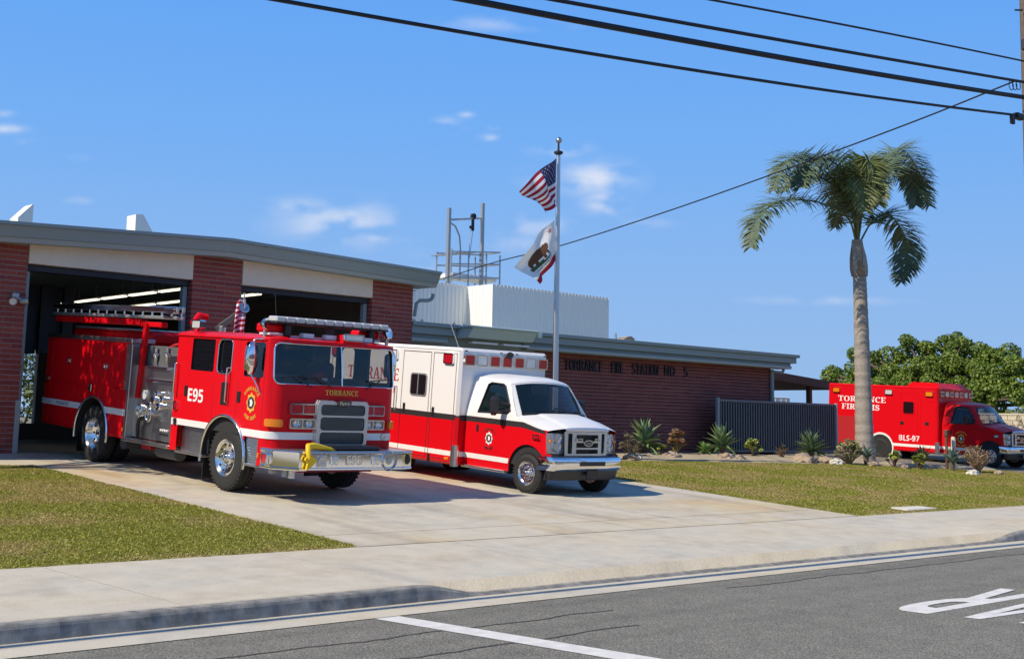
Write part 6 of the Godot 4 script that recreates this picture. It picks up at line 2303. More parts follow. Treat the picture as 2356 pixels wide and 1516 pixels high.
		b.prism(circ(-4.05, 0.40, 0.47, 30), BW - 0.02, BW + 0.009, Basis(Vector3(0, 0, 1), Vector3(0, 1, 0), Vector3(-1, 0, 0)))
		part("wheel_well", b, M.under, am)

# ---- plants --------------------------------------------------------------------------------------------------------
func spline(p: Array, t: float) -> Vector3:
	var k := p.size() - 1
	var x := clampf(t, 0.0, 1.0) * k
	var i := mini(int(x), k - 1)
	var f := x - i
	return p[i].cubic_interpolate(p[i + 1], p[maxi(i - 1, 0)] if i > 0 else p[0] * 2.0 - p[1], p[mini(i + 2, k)] if i + 2 <= k else p[k] * 2.0 - p[k - 1], f)

func blade(b: MB, p: Vector3, d: Vector3, l: float, w: float, droop: float, sidev: Vector3) -> void:
	# narrow drooping leaflet of three pieces
	var pts: Array = [p]
	var dir := d
	for i in 3:
		dir = (dir + Vector3(0, -droop * (0.5 + 0.5 * i), 0)).normalized()
		pts.append(pts[-1] + dir * l / 3.0)
	var ws := [w * 0.6, w, w * 0.7, 0.0]
	var base := b.v.size()
	for i in 4:
		var t: Vector3 = (pts[mini(i + 1, 3)] - pts[maxi(i - 1, 0)]).normalized()
		var sd := t.cross(sidev).normalized()
		var nn := sd.cross(t).normalized()
		b.vert(pts[i] + sd * ws[i] * 0.5, nn)
		b.vert(pts[i] - sd * ws[i] * 0.5, nn)
	for i in 3:
		b.quadi(base + 2 * i, base + 2 * i + 2, base + 2 * i + 3, base + 2 * i + 1)

func build_palm() -> void:
	var pz := -22.5
	var foot := at_z(1990, 1052, pz)
	var pm := thing("palm_tree", "tall feather palm with ringed grey trunk before the red ambulance", "palm tree", Vector3(foot.x, 0.88, pz))
	var off := -pm.position
	var pts: Array = []
	var rad: Array = []
	var cols: Array = []
	var b := MB.new()
	var path := [[1992, 1062], [1990, 1010], [1987, 900], [1984, 800], [1981, 700], [1979, 640], [1978, 632], [1977, 610], [1976, 590], [1974, 570], [1973, 552]]
	var rr_ := [0.34, 0.295, 0.262, 0.245, 0.225, 0.212, 0.25, 0.275, 0.255, 0.20, 0.17]
	var wp: Array = []
	for q in path: wp.append(at_z(q[0], q[1], pz) + off)
	var rg := RandomNumberGenerator.new()
	rg.seed = 4
	# trunk with leaf-scar rings
	var n := 130
	var base := b.v.size()
	var seg := 20
	for i in n + 1:
		var t := float(i) / n
		var c := spline(wp, t)
		var x := t * (rr_.size() - 1)
		var k := mini(int(x), rr_.size() - 2)
		var r: float = lerpf(rr_[k], rr_[k + 1], x - k)
		var ringv := 1.0 - 0.035 * (1.0 if i % 3 == 0 else 0.0) + rg.randf_range(-0.008, 0.008)
		var tone := rg.randf_range(0.82, 1.15) * (0.74 if i % 3 == 0 else 1.0)
		for j in seg:
			var a := TAU * j / seg
			var e := Vector3(cos(a), 0, sin(a))
			b.col = Color(tone, tone, tone)
			b.vert(c + e * r * ringv * (1.0 + rg.randf_range(-0.01, 0.01)), e)
	for i in n:
		for j in seg:
			var j2 := (j + 1) % seg
			b.quadi(base + i * seg + j, base + (i + 1) * seg + j, base + (i + 1) * seg + j2, base + i * seg + j2)
	part("trunk", b, M.palm_bark, pm, true)
	# old leaf bases wrapped round the top of the trunk
	for i in 9:
		b = MB.new()
		var a := TAU * i / 9.0 + 0.3
		var e := Vector3(cos(a), 0, sin(a))
		var y0 := spline(wp, 0.52 + 0.02 * (i % 3)) 
		var y1 := spline(wp, 0.80 + 0.06 * (i % 3))
		b.col = Color(1.7, 1.6, 1.45) if i % 2 == 0 else Color(0.75, 0.62, 0.5)
		var f := func(u: float, w: float) -> Vector3:
			var c := y0.lerp(y1, w)
			var aa := a + (u - 0.5) * 1.1 * (1.0 - w * 0.75)
			return c + Vector3(cos(aa), 0, sin(aa)) * (0.255 + 0.05 * sin(w * PI) - 0.06 * w + 0.03 * (w if i % 3 == 0 else 0.0))
		b.grid(f, 6, 8, true)
		part("leaf_base", b, M.palm_bark, pm, true)
	# fronds: midrib points from the photograph, with their distance before (+) or behind the trunk
	var crown := [
		[[1972, 560, 0], [1950, 500, 0.1], [1880, 468, 0.3], [1800, 470, 0.5], [1750, 510, 0.6], [1732, 575, 0.6]],
		[[1974, 555, 0], [1955, 470, 0.3], [1920, 410, 0.5], [1865, 372, 0.6], [1812, 385, 0.7], [1784, 450, 0.8]],
		[[1974, 555, 0], [1960, 480, -0.3], [1930, 430, -0.6], [1880, 395, -0.9], [1830, 395, -1.2], [1800, 420, -1.4]],
		[[1976, 552, 0], [1990, 450, 0.2], [2030, 375, 0.3], [2078, 350, 0.3], [2115, 400, 0.3], [2138, 478, 0.3]],
		[[1976, 552, 0], [1985, 440, -0.4], [2010, 372, -0.8], [2050, 352, -1.1], [2090, 385, -1.4], [2105, 430, -1.6]],
		[[1980, 556, 0], [2010, 510, 0.2], [2050, 500, 0.3], [2082, 550, 0.4], [2086, 605, 0.4], [2074, 652, 0.4]],
		[[1974, 552, 0.1], [1978, 460, 0.7], [1988, 402, 1.3], [2002, 398, 1.9], [2014, 440, 2.3], [2022, 500, 2.5]],
		[[1974, 552, 0.1], [1972, 470, 0.6], [1974, 425, 1.1], [1978, 420, 1.6], [1986, 455, 2.0], [1992, 510, 2.2]],
		[[1974, 552, 0], [1962, 450, 0.5], [1930, 395, 0.9], [1890, 380, 1.2], [1862, 410, 1.4], [1850, 450, 1.5]],
		[[1976, 552, 0], [1995, 450, 0.6], [2040, 395, 1.0], [2075, 400, 1.3], [2098, 440, 1.5], [2105, 490, 1.6]],
		[[1974, 552, 0], [1975, 460, -0.5], [1962, 410, -1.2], [1945, 405, -2.0], [1930, 440, -2.6], [1920, 490, -3.0]],
	]
	var view := Vector3(-0.85, 0.0, 0.52)     # towards the street
	for fi in crown.size():
		var cp: Array = []
		for q in crown[fi]: cp.append(at_z(q[0], q[1], pz) + off + view * q[2])
		b = MB.new()
		var rib: Array = []
		var rr2: Array = []
		for i in 25:
			rib.append(spline(cp, i / 24.0)); rr2.append(lerpf(0.035, 0.006, i / 24.0))
		b.col = Color(0.16, 0.19, 0.06)
		b.tube(rib, rr2, 6)
		var total := 175
		for i in total:
			var t := 0.14 + 0.86 * i / total
			var p := spline(cp, t)
			var tg := (spline(cp, minf(t + 0.02, 1.0)) - spline(cp, t - 0.02)).normalized()
			var sd := tg.cross(Vector3.UP)
			if sd.length() < 0.2: sd = tg.cross(view)
			sd = sd.normalized()
			var up := sd.cross(tg).normalized()
			var ll := 0.98 * pow(sin(PI * clampf(0.16 + t * 0.78, 0.0, 1.0)), 0.7)
			for s in [-1.0, 1.0]:
				var spreadv := rg.randf_range(-0.25, 0.75)
				var d: Vector3 = (sd * s * 0.9 + up * spreadv + tg * rg.randf_range(0.35, 0.75)).normalized()
				var g := rg.randf_range(0.75, 1.25)
				var yellow := 1.0 if fi in [6, 7] else 0.0  # sunlit look of the two front fronds is put into their colour
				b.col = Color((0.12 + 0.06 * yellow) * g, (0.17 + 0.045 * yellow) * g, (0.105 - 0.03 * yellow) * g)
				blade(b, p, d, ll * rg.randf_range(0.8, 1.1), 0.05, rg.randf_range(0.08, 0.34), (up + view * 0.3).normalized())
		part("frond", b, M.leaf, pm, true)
	b = MB.new()
	b.col = Color(0.07, 0.10, 0.06)
	b.tube([at_z(1973, 540, pz) + off, at_z(1962, 440, pz) + off, at_z(1954, 345, pz) + off], [0.05, 0.03, 0.008], 6)
	part("spear_leaf", b, M.leaf, pm, true)

func leaf_cloud(b: MB, blobs: Array, count: int, size: float, tones: Array, rg: RandomNumberGenerator) -> void:
	var total := 0.0
	for q in blobs: total += q[1] * q[1]
	for q in blobs:
		var c: Vector3 = q[0]
		var r: float = q[1]
		var n := int(count * r * r / total)
		for i in n:
			var d := Vector3(rg.randfn(), rg.randfn(), rg.randfn()).normalized()
			var p := c + d * r * (0.62 + 0.45 * sqrt(rg.randf())) * Vector3(1, 0.85, 1)
			var nn := (d + Vector3(rg.randfn(), rg.randfn() + 0.5, rg.randfn()) * 0.55).normalized()
			var t := nn.cross(Vector3(rg.randfn(), rg.randfn(), rg.randfn())).normalized()
			var s := nn.cross(t)
			var l := size * rg.randf_range(0.6, 1.25)
			var k: Color = tones[rg.randi() % tones.size()]
			var g := rg.randf_range(0.75, 1.25)
			b.col = Color(k.r * g, k.g * g, k.b * g)
			var o := b.v.size()
			b.vert(p - t * l * 0.5, nn)
			b.vert(p + s * l * 0.32 + nn * l * 0.08, nn)
			b.vert(p + t * l * 0.5 - nn * l * 0.1, nn)
			b.vert(p - s * l * 0.32 + nn * l * 0.08, nn)
			b.quadi(o, o + 3, o + 2, o + 1)

func tree(called: String, label: String, foot: Vector3, blobs: Array, count: int, size: float, tones: Array, seed_: int, trunk_r: float) -> void:
	var rg := RandomNumberGenerator.new()
	rg.seed = seed_
	var tr := thing(called, label, "tree", foot)
	var b := MB.new()
	var mid := Vector3.ZERO
	for q in blobs: mid += q[0]
	mid /= blobs.size()
	var fork := Vector3(mid.x * 0.35, mid.y * 0.5, mid.z * 0.35)
	b.tube([Vector3(0, -0.2, 0), Vector3(0.02, 0.1, 0), fork * 0.5, fork], [trunk_r * 1.4, trunk_r, trunk_r * 0.85, trunk_r * 0.75], 10)
	part("trunk", b, M.bark, tr)
	b = MB.new()
	for q in blobs:
		var c: Vector3 = q[0]
		b.tube([fork, fork.lerp(c, 0.5) + Vector3(rg.randf_range(-0.2, 0.2), 0.15, rg.randf_range(-0.2, 0.2)), c], [trunk_r * 0.5, trunk_r * 0.3, trunk_r * 0.1], 6)
	part("limb", b, M.bark, tr)
	b = MB.new()
	leaf_cloud(b, blobs, count, size, tones, rg)
	part("crown", b, M.leaf, tr, true)

func build_trees() -> void:
	var rg := RandomNumberGenerator.new()
	rg.seed = 77
	# broad dense tree behind the red ambulance
	var foot := Vector3(58, 0.85, -31.5)
	var blobs: Array = []
	for q in [[1938, 878, 2], [1975, 862, 1], [2010, 838, 1], [2045, 822, 0], [2085, 812, 0], [2130, 802, 0], [2175, 792, 0], [2215, 797, 0], [2255, 806, -1], [2295, 820, -1], [2335, 838, -1], [2380, 848, -2], [2420, 870, -2],
			[1960, 885, 0], [2000, 872, 0], [2050, 858, -1], [2100, 848, -1], [2150, 842, -2], [2200, 840, -2], [2250, 850, -2], [2300, 862, -3], [2350, 880, -3], [2150, 880, -2.5], [2210, 885, -3], [2260, 893, -3], [2310, 905, -3.5], [2360, 915, -3.5], [2080, 880, -2], [2020, 890, -1], [2180, 915, -3], [2240, 925, -3], [2290, 935, -3]]:
		var bc := at_x(q[0], q[1], 58.0 + q[2]) - foot
		blobs.append([bc, rg.randf_range(0.40, 0.62)])
		for k in 3: blobs.append([bc + Vector3(rg.randfn() * 0.6, rg.randf_range(-0.35, 0.42), rg.randfn() * 0.6), rg.randf_range(0.26, 0.52)])
	tree("broadleaf_tree", "broad dense light green tree behind the red ambulance", foot, blobs, 46000, 0.155, [Color(0.12, 0.19, 0.022), Color(0.17, 0.24, 0.03), Color(0.08, 0.14, 0.02), Color(0.20, 0.26, 0.035)], 5, 0.35)
	# garden tree beside the first bay, out of the picture; its crown throws the dappled shade on the engine's rear
	foot = Vector3(5.9, 0.8, -22.4)
	blobs = []
	for q in [[6.8, 7.1, -23.3, 0.9], [6.6, 7.9, -24.3, 1.0], [7.2, 6.6, -24.9, 0.8], [5.9, 7.2, -24.6, 1.0], [6.2, 8.3, -23.2, 0.9], [5.4, 7.6, -23.0, 1.0], [7.3, 6.2, -23.7, 0.7], [6.9, 7.6, -25.6, 0.7]]: blobs.append([Vector3(q[0], q[1], q[2]) - foot, q[3]])
	tree("garden_tree", "small leafy tree beside the first engine bay", foot, blobs, 2600, 0.20, [Color(0.08, 0.14, 0.02), Color(0.11, 0.17, 0.025)], 9, 0.14)
	# shrub beyond the open back door of the bay
	var sh := thing("flowering_shrub", "pale leafy shrub seen through the open back of the bay", "shrub", Vector3(at_z(66, 840, -43.0).x, 0.9, -43.2))
	var b := MB.new()
	var bl: Array = []
	for i in 12: bl.append([Vector3(rg.randf_range(-1.2, 1.2), rg.randf_range(0.5, 3.2), rg.randf_range(-0.4, 0.4)), 0.6])
	leaf_cloud(b, bl, 2600, 0.16, [Color(0.12, 0.18, 0.06), Color(0.35, 0.38, 0.24), Color(0.20, 0.26, 0.10)], rg)
	part("foliage", b, M.leaf, sh, true)
	b = MB.new()
	for i in 5: b.tube([Vector3(rg.randf_range(-0.2, 0.2), 0, 0), bl[i][0]], [0.04, 0.012], 6)
	part("stem", b, M.bark, sh)

func leaf_mesh(wide: float, curl: float) -> ArrayMesh:
	# a one-metre pointed leaf along +z, channelled, bending up then out
	var b := MB.new()
	var f := func(u: float, w: float) -> Vector3:
		var t := w
		var wd := wide * (0.55 + 0.45 * sin(PI * minf(t * 1.15, 1.0))) * (1.0 - pow(t, 3.2)) + 0.001
		var x := (u * 2.0 - 1.0)
		return Vector3(x * wd, 0.10 * absf(x) * absf(x) * wd * 6.0 + curl * t * t, t)
	b.grid(f, 4, 9)
	var g := func(u: float, w: float) -> Vector3: return f.call(u, w) - Vector3(0, 0.035 * (1.0 - w), 0)
	b.grid(g, 4, 9, true)
	return b.mesh()

func agave(label: String, at: Vector3, r: float, h: float, n: int, wide: float, tones: Array, seed_: int, upright := 0.0) -> void:
	var rg := RandomNumberGenerator.new()
	rg.seed = seed_
	var ag := thing("agave", label, "agave", at, "agaves in the planting bed")
	var meshes := [leaf_mesh(wide, -0.10), leaf_mesh(wide * 0.9, 0.06), leaf_mesh(wide * 1.05, -0.22)]
	var mats: Array = []
	for k in tones:
		var m := StandardMaterial3D.new()
		m.albedo_color = lin(k.r, k.g, k.b)
		m.roughness = 0.5
		mats.append(m)
	var b := MB.new()
	b.tube([Vector3(0, -0.1, 0), Vector3(0, h * 0.32, 0)], [0.06, 0.09], 8)
	part("stem", b, M.bark, ag)
	for i in n:
		var t := (i + 0.5) / n
		var az := i * 2.39996 + rg.randf_range(-0.25, 0.25)
		var el := lerpf(-0.25 + upright * 0.7, 1.35, pow(t, 0.8)) + rg.randf_range(-0.12, 0.12)
		var l := lerpf(r, h * 0.68, t) * rg.randf_range(0.85, 1.1)
		var bs := Basis(Vector3.UP, az) * Basis(Vector3.RIGHT, -el)
		put("leaf", meshes[rg.randi() % 3 if el > 0.2 else 2], mats[rg.randi() % mats.size()], ag, Transform3D(bs * Basis.from_scale(Vector3(l * 0.9, l, l)), Vector3(0, h * lerpf(0.20, 0.34, t), 0)))

func rosette_mesh(rg: RandomNumberGenerator) -> ArrayMesh:
	var b := MB.new()
	for ringi in 3:
		var n: int = [9, 7, 4][ringi]
		var el: float = [0.15, 0.6, 1.1][ringi]
		var l: float = [1.0, 0.75, 0.45][ringi]
		for i in n:
			var a := TAU * (i + ringi * 0.4) / n
			var d := Vector3(cos(a) * cos(el), sin(el), sin(a) * cos(el))
			var s := Vector3(-sin(a), 0, cos(a))
			var nn := s.cross(d).normalized()
			if nn.y < 0: nn = -nn
			var p := Vector3(0, ringi * 0.08, 0)
			b.face([p, p + d * l * 0.7 - s * l * 0.3 + nn * 0.06, p + d * l, p + d * l * 0.7 + s * l * 0.3 + nn * 0.06])
	return b.mesh()

func shrub(called: String, label: String, category: String, at: Vector3, size: Vector3, n: int, rs: float, tones: Array, stem_tone: Color, seed_: int, dead := 0) -> void:
	var rg := RandomNumberGenerator.new()
	rg.seed = seed_
	var sh := thing(called, label, category, at, "low plants in the planting bed")
	var ro := rosette_mesh(rg)
	var mats: Array = []
	for k in tones:
		var m := StandardMaterial3D.new()
		m.albedo_color = lin(k.r, k.g, k.b)
		m.roughness = 0.6
		mats.append(m)
	var b := MB.new()
	b.col = stem_tone
	var ends: Array = []
	for i in n:
		var a := rg.randf() * TAU
		var q := sqrt(rg.randf())
		var e := Vector3(cos(a) * q * size.x * 0.5, 0, sin(a) * q * size.z * 0.5)
		e.y = size.y * sqrt(maxf(0.05, 1.0 - q * q * 0.85)) * rg.randf_range(0.72, 1.05)
		ends.append(e)
		var mid := Vector3(e.x * 0.45 + rg.randf_range(-0.05, 0.05), e.y * 0.45, e.z * 0.45 + rg.randf_range(-0.05, 0.05))
		b.tube([Vector3(e.x * 0.12, -0.03, e.z * 0.12), mid, e], [0.022, 0.015, 0.010], 5)
		for k in dead:
			var p := mid.lerp(e, rg.randf())
			b.tube([p, p + Vector3(rg.randf_range(-0.14, 0.14), rg.randf_range(-0.02, 0.16), rg.randf_range(-0.14, 0.14))], [0.008, 0.004], 4)
	part("stem", b, M.painted, sh, true)
	for e in ends:
		var s := rs * rg.randf_range(0.75, 1.25)
		put("rosette", ro, mats[rg.randi() % mats.size()], sh, Transform3D(Basis.from_euler(Vector3(rg.randf_range(-0.6, 0.6), rg.randf() * TAU, rg.randf_range(-0.6, 0.6))).scaled(Vector3(s, s, s)), e))

func bed_point(px: float, py: float, z: float) -> Vector3:
	var p := at_z(px, py, z)
	return Vector3(p.x, ground_y(p.x, z) + 0.05, z)

func build_bed() -> void:
	var green := [Color(0.10, 0.175, 0.075), Color(0.13, 0.205, 0.08), Color(0.085, 0.15, 0.085), Color(0.16, 0.23, 0.085)]
	var blue := [Color(0.10, 0.165, 0.14), Color(0.13, 0.20, 0.165)]
	var lime := [Color(0.38, 0.42, 0.06), Color(0.28, 0.34, 0.05), Color(0.48, 0.50, 0.13), Color(0.20, 0.26, 0.05)]
	var pale := [Color(0.40, 0.40, 0.17), Color(0.30, 0.33, 0.14), Color(0.48, 0.46, 0.24), Color(0.34, 0.28, 0.15)]
	agave("large broad-leaved agave beside the white ambulance's nose", bed_point(1483, 1050, -24.1), 0.66, 1.10, 34, 0.125, green, 1)
	agave("broad-leaved agave at the brick wall where the fence begins", bed_point(1662, 1050, -24.1), 0.62, 1.0, 32, 0.13, green, 2)
	agave("small bright green rosette plant nestling against a larger agave", bed_point(1622, 1050, -24.0), 0.34, 0.42, 26, 0.16, [Color(0.12, 0.22, 0.05), Color(0.16, 0.28, 0.06)], 3)
	agave("spiky many-leaved agave before the dark bar fence", bed_point(1868, 1052, -23.4), 0.72, 0.92, 52, 0.085, green, 4)
	agave("small blue-green agave at the foot of the palm trunk", bed_point(1994, 1056, -21.9), 0.40, 0.62, 18, 0.11, blue, 5, 0.9)
	agave("red-tipped agave between two lime rosette clumps by the red ambulance", bed_point(2122, 1050, -20.9), 0.52, 0.72, 26, 0.10, [Color(0.09, 0.13, 0.07), Color(0.12, 0.13, 0.07), Color(0.16, 0.10, 0.06)], 6, 0.5)
	agave("upright blue agave before the red ambulance's door", bed_point(2192, 1070, -20.0), 0.52, 0.75, 20, 0.11, blue, 7, 1.0)
	shrub("dry_shrub", "dry brown twiggy shrub beside the ambulance bumper and large agave", "shrub", bed_point(1452, 1050, -23.7), Vector3(0.75, 0.62, 0.6), 26, 0.06, [Color(0.22, 0.17, 0.11), Color(0.17, 0.15, 0.09)], Color(0.16, 0.12, 0.08), 11, 5)
	shrub("rosette_plant", "small clump of lime rosettes between agave and orange aloe", "succulent", bed_point(1520, 1052, -23.7), Vector3(0.34, 0.34, 0.34), 9, 0.08, lime, Color(0.12, 0.10, 0.06), 12)
	shrub("aloe", "orange and brown withered aloe against the brick wall", "aloe", bed_point(1556, 1044, -24.3), Vector3(0.55, 0.72, 0.4), 16, 0.15, [Color(0.40, 0.15, 0.06), Color(0.28, 0.17, 0.08), Color(0.22, 0.20, 0.08), Color(0.34, 0.22, 0.12)], Color(0.18, 0.15, 0.07), 13, 1)
	shrub("rosette_plant", "clump of pale lime rosettes before the bar fence", "succulent", bed_point(1735, 1054, -23.7), Vector3(0.72, 0.48, 0.5), 18, 0.105, lime, Color(0.13, 0.10, 0.06), 14)
	shrub("dry_shrub", "small brown dried plant before the bar fence", "shrub", bed_point(1800, 1054, -23.4), Vector3(0.42, 0.36, 0.3), 12, 0.07, [Color(0.24, 0.12, 0.06), Color(0.15, 0.16, 0.08)], Color(0.17, 0.11, 0.07), 15, 3)
	shrub("rosette_shrub", "large pale rosette shrub beside the palm trunk", "succulent", bed_point(1955, 1060, -21.9), Vector3(1.15, 0.66, 0.8), 64, 0.085, pale, Color(0.26, 0.21, 0.14), 16, 2)
	shrub("rosette_plant", "lime rosette clump under the BLS-97 lettering", "succulent", bed_point(2058, 1062, -21.0), Vector3(0.50, 0.42, 0.4), 14, 0.09, lime, Color(0.13, 0.08, 0.06), 17, 1)
	shrub("rosette_plant", "lime rosette clump before the red-tipped agave", "succulent", bed_point(2118, 1066, -20.4), Vector3(0.60, 0.40, 0.4), 20, 0.095, lime, Color(0.13, 0.10, 0.06), 18)
	shrub("dry_shrub", "big tangled pale shrub hiding the red ambulance's front wheel", "shrub", bed_point(2250, 1078, -19.5), Vector3(1.20, 0.76, 0.8), 70, 0.06, [Color(0.42, 0.33, 0.20), Color(0.36, 0.34, 0.16), Color(0.30, 0.20, 0.13)], Color(0.36, 0.25, 0.17), 19, 6)
	# rocks edging the bed
	var rg := RandomNumberGenerator.new()
	rg.seed = 21
	var ri := 0
	for q in [[1452, 1058, -23.2, 0.30, 0], [1468, 1052, -23.3, 0.16, 1], [1545, 1050, -23.5, 0.34, 0], [1672, 1054, -23.1, 0.34, 0], [1700, 1056, -22.9, 0.26, 0], [1850, 1056, -22.4, 0.46, 0], [1900, 1060, -22.2, 0.34, 0], [1925, 1060, -21.9, 0.28, 1], [2010, 1062, -21.4, 0.26, 0], [2085, 1068, -20.6, 0.2, 0], [2240, 1088, -18.9, 0.24, 1], [2300, 1088, -18.9, 0.2, 0]]:
		var p := bed_point(q[0], q[1], q[2])
		var kinds := ["flat tan rock by the ambulance bumper", "small white stone behind the flat tan rock", "rounded tan rock under the orange aloe", "tan rock at the foot of the agave by the fence", "low slab of rock beside the fence agave", "long low tan rock before the spiky agave", "tan rock between spiky agave and pale shrub", "white rock under the large pale rosette shrub", "dark flat rock at the palm's foot", "small rock under the lime rosettes by the ambulance", "white stone under the tangled shrub", "small rock beside the ambulance's front wheel"]
		var o := thing("rock", kinds[ri], "rock", p + Vector3(0, -0.03, 0))
		ri += 1
		var b := MB.new()
		var ns := noise(200 + ri, 1.4, 3)
		var rs := Vector3(q[3], q[3] * 0.5, q[3] * 0.7)
		var f := func(u: float, w: float) -> Vector3:
			var a := u * TAU
			var t := w * PI
			var e := Vector3(sin(t) * cos(a), cos(t), sin(t) * sin(a))
			return e * rs * (1.0 + 0.45 * ns.get_noise_3dv(e * 1.3))
		b.grid(f, 18, 10, true)
		part("stone", b, M.pale_rock if q[4] == 1 else M.rock, o)

func build_grass() -> void:
	var b := MB.new()
	var rg := RandomNumberGenerator.new()
	rg.seed = 33
	for i in 9:
		var a := rg.randf() * TAU
		var p := Vector3(rg.randf_range(-0.03, 0.03), 0, rg.randf_range(-0.03, 0.03))
		var lean := rg.randf_range(0.5, 1.6)
		var d := Vector3(cos(a) * lean, 1.0, sin(a) * lean).normalized()
		var l := rg.randf_range(0.016, 0.036)
		var s := Vector3(-sin(a), 0, cos(a)) * 0.0045
		b.face([p - s, p + s, p + d * l * 0.6 + s * 0.7 + Vector3(0, 0, 0), p + d * l + Vector3(cos(a), -0.2, sin(a)) * l * 0.3, p + d * l * 0.6 - s * 0.7])
	var tuft := b.mesh()
	var patch := noise(63, 0.28, 3)
	var fine := noise(64, 1.6, 3)
	var areas := [["lawn_grass", "clipped green lawn beside the driveway and sidewalk", [[3.4, 10.1, -13.34, -22.95]], 560.0, 0.0], ["lawn_grass", "drier patchy lawn between driveway, sidewalk and planting bed", [[21.62, 36.5, -13.34, -23.6], [36.5, 41.0, -13.34, -20.6]], 330.0, 0.22]]
	for ar in areas:
		var xf: Array = []
		var cl: Array = []
		for q in ar[2]:
			var n := int((q[1] - q[0]) * absf(q[3] - q[2]) * ar[3])
			for i in n:
				var x := rg.randf_range(q[0], q[1])
				var z := rg.randf_range(q[3], q[2])
				if x > 23.0:
					var front := lerpf(-23.15, -22.0, smoothstep(24.0, 34.0, x)) + lerpf(0.0, 1.9, smoothstep(35.0, 40.5, x))
					if z < front + 0.05: continue
				if absf(x - 24.3) < 0.62 and absf(z + 13.72) < 0.24: continue
				var dry := clampf(0.5 + patch.get_noise_2d(x, z * 1.5) * 1.5 + fine.get_noise_2d(x, z) * 0.5 - 0.32 + ar[4], 0.0, 1.0)
				dry = clampf(dry + rg.randf_range(-0.2, 0.2), 0.0, 1.0)
				var g := rg.randf_range(0.75, 1.25)
				var k := Color(0.37, 0.385, 0.075).lerp(Color(0.52, 0.425, 0.20), dry)
				cl.append(Color(k.r * g, k.g * g, k.b * g))
				var s := rg.randf_range(0.8, 1.35) * (1.0 - 0.25 * dry)
				xf.append(Transform3D(Basis(Vector3.UP, rg.randf() * TAU).scaled(Vector3(1.3, s, 1.3)), Vector3(x, ground_y(x, z), z)))
		# longer tufts along the edges
		var mm := MultiMesh.new()
		mm.transform_format = MultiMesh.TRANSFORM_3D
		mm.use_colors = true
		mm.mesh = tuft
		mm.instance_count = xf.size()
		for i in xf.size():
			mm.set_instance_transform(i, xf[i])
			mm.set_instance_color(i, cl[i])
		var o := MultiMeshInstance3D.new()
		o.name = numbered(self, ar[0])
		o.multimesh = mm
		o.material_override = M.leaf
		add_child(o)
		tag(o, ar[1], "grass")
		o.set_meta("kind", "stuff")
	var lid := thing("utility_cover", "pale concrete utility box lid set in the lawn", "utility cover", Vector3(24.3, ground_y(24.3, -13.72), -13.72), "", Vector3(0.06, 0, 0))
	b = MB.new()
	b.bb(Vector3(-0.58, -0.1, -0.20), Vector3(0.58, 0.022, 0.20), 0.012)
	part("lid", b, M.pale_rock, lid)
	b = MB.new()
	b.bb(Vector3(-0.62, -0.1, -0.235), Vector3(0.62, 0.008, 0.235), 0.006)
	part("frame", b, M.mortar, lid)

